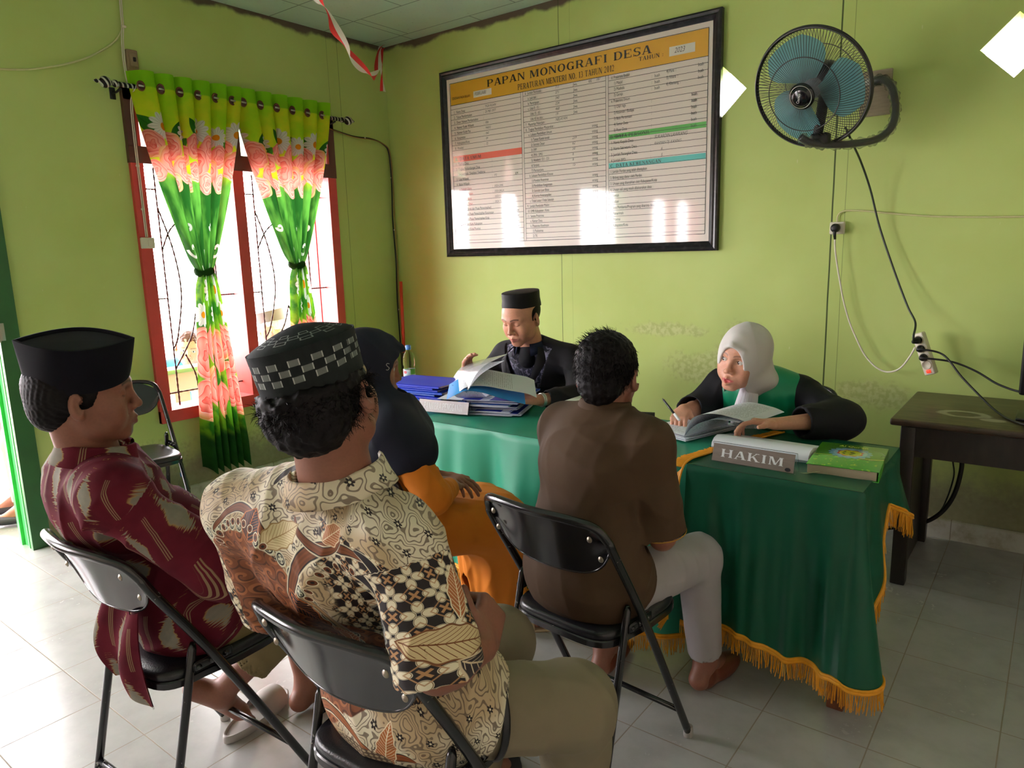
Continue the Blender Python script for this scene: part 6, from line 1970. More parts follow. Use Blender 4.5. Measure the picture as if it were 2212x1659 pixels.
def batik_mat():
    m = Mat('cream_brown_batik_cotton', 0.6, spec=0.3)
    u, v, zone = m.attr('cloth')      # metres on the cloth, zone: 0 back, 1 sleeve/other
    vec = m.vec
    CR, BK, BR, TN = srgb(226, 218, 190), srgb(34, 27, 28), srgb(134, 80, 46), srgb(176, 132, 90)
    def vxy(a, b): return m.xyz(a, b)
    # -- ground: contour swirls in grey-tan on cream
    nz = m.noise(vxy(u, v), 14, 2); cont = ((nz*120).sin()).ss(0.4, 0.8)
    ground = m.mix(cont*0.85, m.mix(m.noise(vxy(u, v), 7, 1).ss(0.42, 0.58), srgb(222, 214, 188), srgb(190, 168, 132)), srgb(104, 88, 74))
    # small dark stars
    P = 0.055; a, b = ((u/P).fract()-0.5)*P, (((v+0.3*u)/P).fract()-0.5)*P; d = (a*a+b*b).sqrt(); an = b.atan2(a)
    star = (d-0.0035-0.0045*(an*3).cos().abs()).ss(0.0006, -0.0006); ground = m.mix(star, ground, BK); ground = m.mix((d-0.0022).ss(0.0004, -0.0004), ground, CR)
    # -- kawung: four-petal cream flowers on black
    co, si = cos(0.62), sin(0.62); ru = u*co+v*si; rv = v*co-u*si
    K = 0.043; a, b = ((ru/K).fract()-0.5)*K, ((rv/K).fract()-0.5)*K
    p1, p2 = (a+b)*0.7071, (b-a)*0.7071
    def petal(x, y): 
        xx = x.abs()-0.0117; return ((xx/0.0094).pow(2)+(y/0.0071).pow(2)).sqrt()
    pd = petal(p1, p2).min(petal(p2, p1))
    kaw = m.mix(pd.ss(1.05, 0.95), BK, CR); kaw = m.mix((pd-0.88).abs().ss(0.07, 0.03), kaw, srgb(120, 96, 66))
    a2, b2 = (((ru+K/2)/K).fract()-0.5)*K, (((rv+K/2)/K).fract()-0.5)*K
    cross = (a2.abs().min(b2.abs()).ss(0.0022, 0.0014))*a2.abs().max(b2.abs()).lt(0.0085)
    kaw = m.mix(cross, kaw, TN)
    sq = (a2.abs().max(b2.abs())-0.0125).abs().ss(0.0012, 0.0006); kaw = m.mix(sq*0.8, kaw, TN)
    # -- brown field with curling tendrils
    S_ = 0.034; rr = (v/S_).floor(); uu = u+rr.mod(2.0)*S_*0.5; a, b = ((uu/S_).fract()-0.5)*S_, ((v/S_).fract()-0.5)*S_
    d = (a*a+b*b).sqrt(); an = b.atan2(a)+rr*1.3+(uu/S_).floor()*2.1
    sp = ((d*330-an).sin()).ss(0.2, 0.7)*d.lt(0.0165)
    field = m.mix(sp, m.mix(m.noise(vec, 40, 2), srgb(116, 66, 38), srgb(134, 80, 48)), srgb(160, 98, 60))
    sp2 = ((d*330-an+1.6).sin()).ss(0.75, 0.9); field = m.mix(sp2*0.7, field, srgb(62, 34, 24))
    # -- lay the areas out over the back (u right, v up; 0,0 between the shoulder blades)
    back = zone.lt(0.5)
    warp = (m.noise(vxy(u, v), 5, 2)-0.5)*0.05
    kmask = ((u-0.02)*0.9-(v-0.05)*0.25*0+warp*0.4).ss(0.050, 0.065)*(v+(u-0.1)*0.45+warp).lt(0.085)*(v+0.35).gt(0.0)
    dfx, dfy = u+0.125, v+0.22
    fr_ = ((dfx/0.175).pow(2)+(dfy/0.240).pow(2)).sqrt()+warp*0.6
    fmask = fr_.ss(1.02, 1.0)
    dfx2 = u-0.005; fr2 = ((dfx2/0.11).pow(2)+((v+0.25)/0.13).pow(2)).sqrt()+warp*0.6
    c = m.mix(kmask*back, ground, kaw)
    c = m.mix(fr2.ss(1.02, 1.0)*back, c, field); c = m.mix(fmask*back, c, field)
    c = m.mix((zone.gt(0.5))*(m.noise(vxy(u, v), 4.5, 1)-v*0.25).gt(0.37), c, kaw)
    # medallion chains along the field edges
    def chain(c, fr, ex, ey, R0, nmed, lim):
        ang = ey.atan2(ex); k = (ang*nmed/(2*pi)); fa = (k.fract()-0.5)*(2*pi/nmed)*R0; fd = (fr-1.07)*R0
        d = (fa*fa+fd*fd).sqrt(); an = fd.atan2(fa)
        ring = d.lt(0.0125); c = m.mix(ring*lim, c, srgb(206, 206, 180))
        c = m.mix((d-0.0085).abs().lt(0.0012)*lim, c, BK)
        dots = ((d-0.0048).abs().lt(0.0018))*((an*4).cos().gt(-0.2)); return m.mix(dots*lim, c, srgb(90, 92, 84))
    up_ = back*((v+0.17).gt(-0.16)) 
    c = chain(c, fr_, dfx/0.175, dfy/0.240, 0.20, 44, up_*(u.lt(0.12)))
    # sweeping stems with white outline
    def stem(c, cx, cy, r, w_, a0, a1, col, lim=None):
        dx, dy = u-cx, v-cy; d = (dx*dx+dy*dy).sqrt(); an = dy.atan2(dx)
        t = ((an-a0)/(a1-a0)); on = t.gt(0.0)*t.lt(1.0); wd = (t*(1.0-t)*4.0).max(0.0).sqrt()*w_
        on = on if lim is None else on*lim
        k = (d-r+warp*0.25).abs()
        c = m.mix((k-wd*1.35).ss(0.0012, -0.0012)*on, c, CR); c = m.mix((k-wd*1.1).ss(0.0008, -0.0008)*on, c, BK)
        c = m.mix((k-wd*0.85).ss(0.0008, -0.0008)*on, c, m.mix((d*900).sin()*0.5+0.5, col, tuple(q*0.7 for q in col)))
        return c
    BRN = srgb(126, 72, 40)
    c = stem(c, -0.115, -0.005, 0.085, 0.010, 0.25, 2.9, BRN, back); c = stem(c, 0.145, -0.12, 0.155, 0.012, 1.1, 3.10, BRN, back)
    c = stem(c, 0.10, 0.10, 0.075, 0.008, -2.9, -0.7, BRN, back); c = stem(c, -0.045, -0.16, 0.105, 0.007, -0.9, 0.9, srgb(196, 160, 116), back)
    c = stem(c, 0.02, 0.13, 0.06, 0.008, 1.4, 3.0, srgb(52, 40, 38)); c = stem(c, 0.17, -0.02, 0.06, 0.009, -1.0, 1.2, srgb(40, 36, 40))
    c = stem(c, 0.05, -0.27, 0.05, 0.012, -2.6, 0.2, srgb(70, 50, 44)); c = stem(c, -0.02, -0.50, 0.10, 0.010, 0.2, 2.8, srgb(160, 96, 56)); c = stem(c, 0.12, -0.52, 0.07, 0.010, 1.0, 3.1, srgb(150, 84, 48))
    # ferns and leaves
    def leaf(c, cx, cy, L_, w_, ang, col, ink):
        dx, dy = u-cx, v-cy; x = dx*cos(ang)+dy*sin(ang); y = dy*cos(ang)-dx*sin(ang)
        e = (x/L_).pow(2)+(y.abs()/w_)*(1.0+(x*260).sin()*0.07)
        c = m.mix(e.ss(1.12, 1.06), c, ink); c = m.mix(e.ss(1.0, 0.95), c, col)
        vn = ((x-y.abs()*1.1)/0.008).fract().lt(0.16).max(y.abs().lt(0.0011)); return m.mix(vn*e.lt(0.92), c, ink)
    for (cx, cy, L_, w_, ang, col, ink) in ((-0.005, 0.035, 0.055, 0.026, 0.6, srgb(214, 200, 156), srgb(160, 130, 84)), (-0.035, -0.245, 0.040, 0.024, 0.7, srgb(208, 176, 128), srgb(120, 76, 40)),
            (-0.075, 0.045, 0.040, 0.026, 1.2, srgb(52, 38, 42), srgb(196, 116, 62)), (0.012, -0.115, 0.048, 0.020, -1.2, srgb(44, 36, 44), srgb(196, 116, 62)), (0.045, -0.21, 0.05, 0.018, 1.5, srgb(184, 112, 66), srgb(230, 206, 170)),
            (0.13, 0.06, 0.035, 0.022, 0.5, srgb(170, 106, 66), srgb(226, 206, 170)), (0.21, -0.10, 0.055, 0.034, 1.3, srgb(30, 30, 36), srgb(150, 150, 140)), (0.02, -0.29, 0.055, 0.022, -0.5, srgb(150, 96, 60), srgb(240, 230, 200)),
            (0.10, -0.44, 0.07, 0.020, 1.3, srgb(176, 106, 58), srgb(236, 226, 196)), (-0.08, -0.46, 0.06, 0.024, -0.5, srgb(196, 130, 76), srgb(70, 48, 40)), (-0.13, -0.57, 0.05, 0.02, 0.9, srgb(190, 116, 66), srgb(60, 44, 38)),
            (0.31, -0.14, 0.055, 0.026, -0.5, srgb(206, 186, 142), srgb(120, 74, 40)), (0.36, -0.07, 0.05, 0.018, 1.0, srgb(176, 106, 62), srgb(236, 226, 196)), (0.34, -0.22, 0.06, 0.026, -1.0, srgb(54, 46, 50), srgb(210, 190, 160))):
        c = leaf(c, cx, cy, L_, w_, ang, col, ink)
    # dragon scales on the lower back
    sc = ((u*520).sin()+(v*520).sin()).gt(0.4); dd = (((u-0.03)/0.075).pow(2)+((v+0.47)/0.035).pow(2)).sqrt()
    c = m.mix(dd.lt(1.0)*back, c, m.mix(sc, srgb(96, 80, 64), srgb(176, 160, 128)))
    # necklace of brown beads
    def beads(c, cx, cy, r, n, a0, a1):
        dx, dy = u-cx, v-cy; d = (dx*dx+dy*dy).sqrt()-r; an = dy.atan2(dx); f = ((an*n/(2*pi)).fract()-0.5)*(2*pi/n)*r
        e = ((d/0.0085).pow(2)+(f/0.0062).pow(2)).sqrt(); on = an.gt(a0)*an.lt(a1)*back
        c = m.mix(e.ss(1.25, 1.15)*on, c, CR); c = m.mix(e.ss(1.0, 0.92)*on, c, srgb(112, 62, 34)); return m.mix(e.ss(0.45, 0.35)*on, c, BK)
    c = beads(c, -0.115, -0.04, 0.085, 26, 0.5, 3.0); c = beads(c, 0.145, -0.12, 0.115, 30, 1.3, 3.0)
    m.color(c); m.bump(m.noise(vec, 900, 1), 0.06); return m.m

def songkok(parent, H, name, label=None):
    """tall pointed oval cap"""
    n = 96; rows = []
    hz = [(-0.004, 0.0), (0.35, 0.35), (0.7, 0.7), (1.0, 1.0)]
    def outl(q, y): pass
    levels = [0.0, 0.15, 0.35, 0.55, 0.75, 0.92, 1.0]
    for i in range(n):
        a = 2*pi*i/n; row = []
        for t in levels:
            Lb, Wb = 0.108, 0.089; Lt, Wt = 0.124, 0.090
            ex, ey = Wb*cos(a), Lb*sin(a)
            # pointed lens at the top
            yy = sin(a); lx = Wt*(1-abs(yy)**1.9)*np.sign(cos(a)) if abs(cos(a)) > 1e-6 else 0.0; ly = Lt*yy
            f = t**0.8; x = ex*(1-f)+lx*f; y = ey*(1-f)+ly*f
            z = 0.030+0.094*t-0.016*(1-t)*(sin(a) < 0)*abs(sin(a))+0.002*(1-t)*(sin(a) > 0)*abs(sin(a))-(1-t)*0.012*abs(cos(a))
            row.append(H.L(x, y-0.014, z))
        # rim folds in and down to the recessed crown
        yy = sin(a); lx = 0.085*(1-abs(yy)**1.9)*np.sign(cos(a)); ly = 0.118*yy
        row.append(H.L(lx, ly-0.014, 0.125)); row.append(H.L(lx*0.97, ly*0.97-0.014, 0.116))
        for q in (0.7, 0.4, 0.12, 0.0): row.append(H.L(lx*q, ly*q-0.014, 0.116+0.002*(1-q)))
        rows.append(row)
    mb = MB().grid(np.array(rows), wrap_u=True)
    m = Mat('black_velvet', 0.9, spec=0.1, Sheen_Weight=0.05); m.obj(); m.color(m.mix(m.noise(m.vec, 30, 3), srgb(13, 13, 19), srgb(21, 21, 29)))
    return recalc(mb.build(name, m.m, parent, autos=50))

def round_cap(parent, H, name, mat, hgt=0.080, dome=0.022, flare=0.004, zb=0.036, sx=0.091, sy=0.110, soft=0.0, attr=True):
    n = 96; rows = []; at = []
    prof = [(0.0, 0.0, -0.004), (0.0, 0.0, 0.0)]+[(1, t, 0) for t in (0.03, 0.2, 0.4, 0.6, 0.8, 0.97)]
    for i in range(n):
        a = 2*pi*i/n; row = []; ar = []
        for t in (0.0, 0.03, 0.18, 0.35, 0.52, 0.70, 0.86, 0.97, 1.0):
            g = 1+(flare*t)/0.09+soft*0.02*sin(t*9)
            z = zb+hgt*t-(1-t)*0.012*max(0, -sin(a))
            row.append(H.L(sx*g*cos(a), sy*g*sin(a)-0.014, z)); ar.append((a, t*hgt, 0))
        for q in (0.97, 0.90, 0.75, 0.55, 0.35, 0.15, 0.0):
            g = 1+flare/0.09
            row.append(H.L(sx*g*q*cos(a), sy*g*q*sin(a)-0.014, zb+hgt+dome*(1-q**1.5)-0.002*(q > 0.9))); ar.append((a, hgt+0.1*(1-q), q))
        rows.append(row); at.append(ar)
    # second skin line inside, so the brim has thickness
    mb = MB().grid(np.array(rows), wrap_u=True)
    me = bpy.data.meshes.new(name); fill_mesh(me, np.vstack(mb.v), mb.f); set_attr(me, 'cloth', np.array(at).reshape(-1, 3))
    return recalc(link(name, me, mat, parent, autos=45))

def person_root(label, J, cat='person'):
    t = thing('person', label, cat, (0, 0, 0)); return t

def mapped(J, zone=0.0, xl=0.12):
    """cloth coordinates: u to the person's right, v up, both in metres from between the shoulder blades"""
    rt = unit(J['shR']-J['shL']); mid = (J['shR']+J['shL'])/2; up = unit(J['neck']-J['wai']); up = unit(up-rt*np.dot(up, rt)); f = np.cross(up, rt)
    def fn(V):
        q = V-mid; x, y, z = q@rt, q@f, q@up
        # walk round the body so the print does not smear on the sides
        side = np.clip((np.abs(x)-0.10)/0.06, 0, 1)
        u = x+np.sign(x)*side*(y+0.10)*0.9*(y > -0.10); v = z
        v = v+0.75*np.clip(y+0.075, 0, 0.2)*np.clip((z+0.09)/0.07, 0, 1)
        zc = np.full(len(V), zone)
        for sd, sg in (('L', -1), ('R', 1)):
            a, b = J['sh'+sd], J['el'+sd]; ax = unit(b-a); t = (V-a)@ax; d = np.linalg.norm((V-a)-t[:, None]*ax, axis=1)
            m = (t > 0.03) & (d < 0.105) & (t < np.linalg.norm(b-a)+0.06) & (x*sg > (xl if sg < 0 else 0.12))
            side_ = np.cross(ax, f); ang = np.arctan2((V-a)@side_, -((V-a)@f))
            u = np.where(m, sg*0.26+ang*0.075, u); v = np.where(m, 0.03-t, v); zc = np.where(m, 1.0, zc)
        return np.stack([u, v, zc], 1)
    return fn

def seated(pel, phi, lean=(0.03, 0.0), H=None, w=1.0, hgt=0.50, **over):
    """default seated skeleton; every joint can be overridden"""
    a = radians(phi); f = A3(sin(a), cos(a), 0); r = A3(cos(a), -sin(a), 0); u = A3(0, 0, 1); p = A3(*pel)
    J = {'pel': p, 'w': w}
    ln, sd = lean
    J['wai'] = p+u*0.30*hgt+f*ln*0.2+r*sd*0.2; J['che'] = p+u*0.68*hgt+f*ln*0.6+r*sd*0.6; J['neck'] = p+u*hgt+f*ln+r*sd
    sw = 0.185*w
    J['shL'] = J['neck']-u*0.055-r*sw; J['shR'] = J['neck']-u*0.055+r*sw
    for s_, sg in (('L', -1), ('R', 1)):
        J['el'+s_] = J['sh'+s_]-u*0.26+r*sg*0.03+f*0.06; J['wr'+s_] = J['el'+s_]+f*0.22-r*sg*0.08-u*0.02
        J['kn'+s_] = p+f*0.41+r*sg*0.10-u*0.03; J['an'+s_] = J['kn'+s_]-u*(J['kn'+s_][2]-0.09)+f*0.03
        J['toe'+s_] = A3(J['an'+s_][0], J['an'+s_][1], 0.015)+f*0.18
    for k_, v in over.items():
        J[k_] = A3(*v) if isinstance(v, (tuple, list)) and len(v) == 3 else v
    J['H'] = H if H is not None else Head(J['neck']+u*0.125+f*0.03, phi)
    J['f'] = f; J['r'] = r
    return J

def thighs(s, J, g, k=0.04, kr=0.06, hip=0.085, sides='LR', shin=0.0, hem=0.6):
    for sd in sides:
        hp = J['pel']+(1 if sd == 'R' else -1)*unit(J['shR']-J['shL'])*hip+A3(0, 0, -0.015)
        s.cap(hp, J['kn'+sd], 0.082+g, kr+g, k)
        if shin:
            a, b = J['kn'+sd], J['an'+sd]; e = a+(b-a)*shin
            fcone(s, a, e, kr+g, hem, 0.03)

def trousers(J, mat, h=0.005, g=0.014, shin=0.93, hem=0.055, parent=None, kr=0.060, folds=0.004, seed=1, name='trousers', extra=None, sides='LR', attrs=None):
    s = S()
    s.ell(J['pel']+A3(0, 0, -0.01), (0.160+g, 0.125+g, 0.105+g), np.stack([J['r'], J['f'], A3(0, 0, 1)]), 0.03)
    thighs(s, J, g, kr=kr, shin=shin, hem=hem, sides=sides)
    s.disp(cloth_disp(folds, seed, 15, 34))
    # bunching behind and over the knees
    for sd in sides:
        k_ = J['kn'+sd]; f = J['f']; r = J['r']
        for q in (-0.03, 0.0, 0.03): s.disp(ridge(k_-f*0.09+A3(0, 0, -0.03+q)-r*0.06, k_+A3(0, 0, -0.03+q*1.6)+r*0.06, -0.006, 0.010))
    if extra: extra(s)
    for sd in sides:
        a, b = J['kn'+sd], J['an'+sd]; e = a+(b-a)*shin; ax = unit(b-a)
        fcone(s, e-ax*0.03, e+ax*0.02, hem-0.008, hem-0.006, 0.003, 's', flat=True)
    return sdf_obj(name, s, h, mat, parent, 1, attrs)

def shirt(J, mat, h=0.004, g=0.016, sleeve=0.8, sr=(0.066, 0.072), parent=None, hem=None, hem_n=(0, 0, -1), skirt=0.0, folds=0.005, seed=2, neck_r=0.062, name='shirt', attrs=None, extra=None, fore=None, cuff=0.04, open_front=None, sides='LR', sc1=13, sc2=31, shg=None, tail=True, it=1):
    s = S(); r, f = unit(J['shR']-J['shL']), J['f']
    for sd in sides:
        sh, el, wr = J['sh'+sd], J['el'+sd], J['wr'+sd]
        if fore is None:
            ax = unit(el-sh); e = sh+(el-sh)*sleeve; fcone(s, sh, e, sr[0], sr[1], 0.035)
            fcone(s, e-ax*0.06, e+ax*0.01, sr[1]-0.016, sr[1]-0.015, 0.002, 's')
        else:
            s.cap(sh, el, sr[0], sr[1], 0.035); e = el+(wr-el)*fore; ax = unit(wr-el); fcone(s, el, e, sr[1], cuff, 0.02)
            fcone(s, e-ax*0.04, e+ax*0.01, cuff-0.013, cuff-0.012, 0.002, 's')
    torso_ops(s, J, g, shg=shg)
    if tail:
        s.ell(J['pel']+A3(0, 0, 0.03), (0.172*J['w']+g+skirt, 0.130+g+skirt, 0.13+g), np.stack([r, np.cross(A3(0, 0, 1), r), A3(0, 0, 1)]), 0.04)
    s.disp(cloth_disp(folds, seed, sc1, sc2))
    if extra: extra(s)
    for sd in sides:
        sh, el, wr = J['sh'+sd], J['el'+sd], J['wr'+sd]
        if fore is None: ax = unit(el-sh); e = sh+(el-sh)*sleeve; q = sr[1]-0.017
        else: ax = unit(wr-el); e = el+(wr-el)*fore; q = cuff-0.014
        fcone(s, e-ax*0.03, e+ax*0.05, q, q, 0.003, 's')
    if neck_r:
        nd = unit(J['H'].L(0, -0.02, -0.05)-J['neck'])
        s.cap(J['neck']-nd*0.035, J['neck']+nd*0.10, neck_r*0.97, neck_r*1.1, 0.004, 's')
    if hem is not None: s.cut((0, 0, hem), hem_n, 0.004)
    return sdf_obj(name, s, h, mat, parent, it, attrs)

def cotton(name, a, b, rough=0.8, weave=0.08, scale=7, **k):
    m = Mat(name, rough, spec=0.25, **k); m.obj(); m.color(m.mix(m.noise(m.vec, scale, 4), a, b)); m.bump(m.noise(m.vec, 700, 2), weave); return m.m

BR1 = dict(skin=srgb(134, 88, 70), lips=srgb(126, 74, 66))
# ------------------------------------------------------------------ man in maroon ikat with the tall black cap
def man_maroon():
    H = Head((2.350, -3.211, 1.150), 27, 2, 5, 1.01)
    J = seated((2.30, -3.00, 0.535), 8, H=H, w=1.07, wai=(2.25, -3.05, 0.70), che=(2.245, -3.150, 0.865), neck=(2.325, -3.205, 0.985),
               shL=(2.145, -3.125, 0.93), shR=(2.490, -3.235, 0.93), elR=(2.575, -3.06, 0.725), wrR=(2.47, -2.88, 0.72), elL=(2.10, -2.98, 0.69), wrL=(2.33, -2.88, 0.71),
               knR=(2.43, -2.66, 0.50), anR=(2.21, -2.905, 0.17), knL=(2.17, -2.64, 0.50), anL=(2.26, -2.64, 0.09), toeL=(2.24, -2.46, 0.015), heelR=(2.165, -2.955, 0.185), toeR=(2.205, -2.80, 0.030), belly=0.02, dp=1.0, nk=1.08, arm=1.1)
    J['handR'] = dict(d=(-0.6, 0.7, -0.2), n=(0.2, 0.1, -1), t=(-0.6, -0.6, 0)); J['handL'] = dict(d=(0.8, 0.5, 0), n=(0, 0, -1), t=(0, -1, 0))
    t = person_root('man in a maroon ikat shirt and tall black cap, seated at far left in profile', J)
    build_body(J, 0.0030, t, eyes='shut', **BR1); eyes(H, t, (0.1, -0.2))
    def creases(s):
        for a, b, am, wd in (((2.50, -3.30, 0.93), (2.44, -3.33, 0.74), 0.010, 0.014), ((2.46, -3.33, 0.90), (2.33, -3.37, 0.70), 0.008, 0.016), ((2.55, -3.20, 0.86), (2.62, -3.10, 0.72), 0.008, 0.012),
                             ((2.56, -3.24, 0.80), (2.48, -3.30, 0.66), 0.010, 0.013), ((2.25, -3.36, 0.88), (2.40, -3.37, 0.62), 0.006, 0.018), ((2.50, -3.25, 0.70), (2.42, -3.20, 0.52), -0.010, 0.015)):
            s.disp(ridge(a, b, am, wd))
    mat = ikat_mat()
    shirt(J, mat, 0.0038, 0.020, sleeve=1.0, sr=(0.060, 0.074), parent=t, hem=0.462, skirt=0.012, folds=0.006, seed=4, fore=0.30, cuff=0.072, neck_r=0.064, attrs={'cloth': ('FLOAT_VECTOR', mapped(J))}, extra=creases)
    Rn = np.stack([H.R[0], np.cross(A3(0, 0, 1), H.R[0]), A3(0, 0, 1)])
    collar_mesh('collar', mat, J['neck']+A3(0.006, 0.008, 0.0), frame(20, 8, 0), 0.069, 0.074, 0.040, 0.042, t, 0.35)
    # shirt tail hanging behind over the seat edge
    G = np.zeros((26, 30, 3)); A_ = np.zeros((26, 30, 3))
    for i in range(26):
        for j in range(30):
            u, v = i/25, j/29
            G[i, j] = (2.285+0.17*u-0.02*v, -3.200-0.012*sin(u*9+v*3)-0.030*sin(v*pi)*(1-0.3*u)+0.004*v, 0.64-0.235*v-0.03*u*v+0.012*sin(u*6))
            A_[i, j] = (u*0.20, -0.3-v*0.24, 0)
    mb = MB().grid(G); mb.grid(G+np.array([0, 0.0025, 0]), flip=True); me = bpy.data.meshes.new('shirt_tail'); fill_mesh(me, np.vstack(mb.v), mb.f); set_attr(me, 'cloth', np.vstack([A_.reshape(-1, 3)]*2)); link('shirt_tail', me, mat, t)
    trousers(J, cotton('olive_khaki_cotton', srgb(112, 100, 66), srgb(132, 118, 80)), 0.0055, 0.014, 0.72, 0.068, t, seed=5)
    songkok(t, Head(tuple(H.L(0, 0.006, 0.010)), 27, 3, 13, 0.935), 'cap')
    s = S(); s.ell(H.L(0, -0.016, 0.020), [q*H.k for q in (0.0835, 0.103, 0.080)], H.R, 0.01)
    s.ell(H.L(0, -0.062, -0.035), [q*H.k for q in (0.062, 0.050, 0.050)], H.R, 0.03)
    s.fn('s', lambda p: -((H.inv(p)@np.array([0, 0.92, -0.38]))-0.020), H.c, 0.5, 0.004) if False else None
    s.cut(H.L(0, 0.028, 0.0), H.R[1]*0.94+H.R[2]*-0.34, 0.004)
    for x in (-1, 1): s.ell(H.L(x*0.084, -0.006, -0.014), [q*H.k for q in (0.014, 0.020, 0.034)], H.R, 0.004, 's')
    s.disp(lambda p: 0.0012*np.sin(p[..., 0]*500+3*np.sin(p[..., 2]*400))*np.sin(p[..., 2]*650))
    sdf_obj('hair', s, 0.0032, M_hair, t, 0)
man_maroon()

def slide(label, x, y, rz, z=0.0, col=srgb(176, 170, 166), grp='grey slide sandals'):
    t = thing('slide_sandal', label, 'sandal', (x, y, z), radians(rz), grp)
    m = plain('moulded_foam', col, 0.6, 0.08, 20)
    def out(k): return [(0.048*k*(1+0.18*sin(a))*cos(a), 0.135*k*sin(a)) for a in np.linspace(0, 2*pi, 40, endpoint=False)]
    lv = [(0.95, 0.0), (1.0, 0.004), (1.0, 0.022), (0.97, 0.026), (0.93, 0.025), (0.90, 0.018)]
    R_ = np.array([[(a, b, z_) for a, b in out(k)] for k, z_ in lv]).transpose(1, 0, 2)
    mb = MB().grid(R_, wrap_u=True, flip=True); mb.add(R_[:, -1], [tuple(range(40))]); mb.add(R_[:, 0], [tuple(range(39, -1, -1))])
    recalc(mb.build('sole', m, t, autos=60))
    G = np.array([[(0.053*cos(a), yy+0.01*sin(a), 0.014+0.056*sin(a)*(1-abs(yy-0.045)*3)) for a in np.linspace(0, pi, 18)] for yy in np.linspace(0.005, 0.085, 9)])
    b = MB().grid(G); b.grid(G*np.array([0.93, 1, 0.93]), flip=True); recalc(b.build('strap', m, t))
slide('pale grey slide sandal under the bare toes of the man in maroon', 2.175, -2.775, 14)
slide('other pale grey slide sandal, half hidden past the batik shirt', 2.235, -2.50, -6, 0.0)

slide('black strapped sandal on the left foot of the man in batik', 2.962, -2.575, 4, 0.0, srgb(26, 27, 30), 'black sandals of the man in batik')
slide('black strapped sandal on the right foot of the man in batik', 3.25, -2.51, 4, 0.0, srgb(26, 27, 30), 'black sandals of the man in batik')

# ------------------------------------------------------------------ man in batik, back to the camera
def checks_mat():
    m = Mat('embroidered_black_cap', 0.8, spec=0.15); a, v, q = m.attr('cloth')
    n = m.noise(m.vec, 30, 2); base = m.mix(m.noise(m.xyz(a, v, q), 8, 2), srgb(22, 25, 27), srgb(36, 40, 40))
    ua = a*(30/(2*pi)); r1 = (v/0.0115).floor(); fv = (v/0.0115).fract()
    on = ((ua.floor()+r1).mod(2.0)).lt(0.5)*v.gt(0.0225)*v.lt(0.0575)
    thr = (a*1900).sin().gt(-0.35); fr_ = fv.gt(0.14)*fv.lt(0.92)
    edge = ((ua.fract()-0.5).abs().gt(0.40))
    c = m.mix(on*thr*fr_*0.75, base, srgb(150, 156, 150)); c = m.mix(on*edge*fr_*0.7, c, srgb(200, 204, 198))
    # second zigzag band on the crown
    k = q.gt(0.50)*q.lt(0.80); r2 = (q/0.10).floor(); ub = a*(20/(2*pi)); on2 = ((ub.floor()+r2).mod(2.0)).lt(0.5)
    out = ((ub.fract()-0.5).abs().gt(0.38)).max(((q/0.10).fract()-0.5).abs().gt(0.33)); c = m.mix(k*on2*out*thr*0.8, c, srgb(176, 180, 176))
    m.color(c); m.bump(m.noise(m.xyz(a*40.0, v*600.0, q*40.0), 1.0, 1), 0.15); return m.m

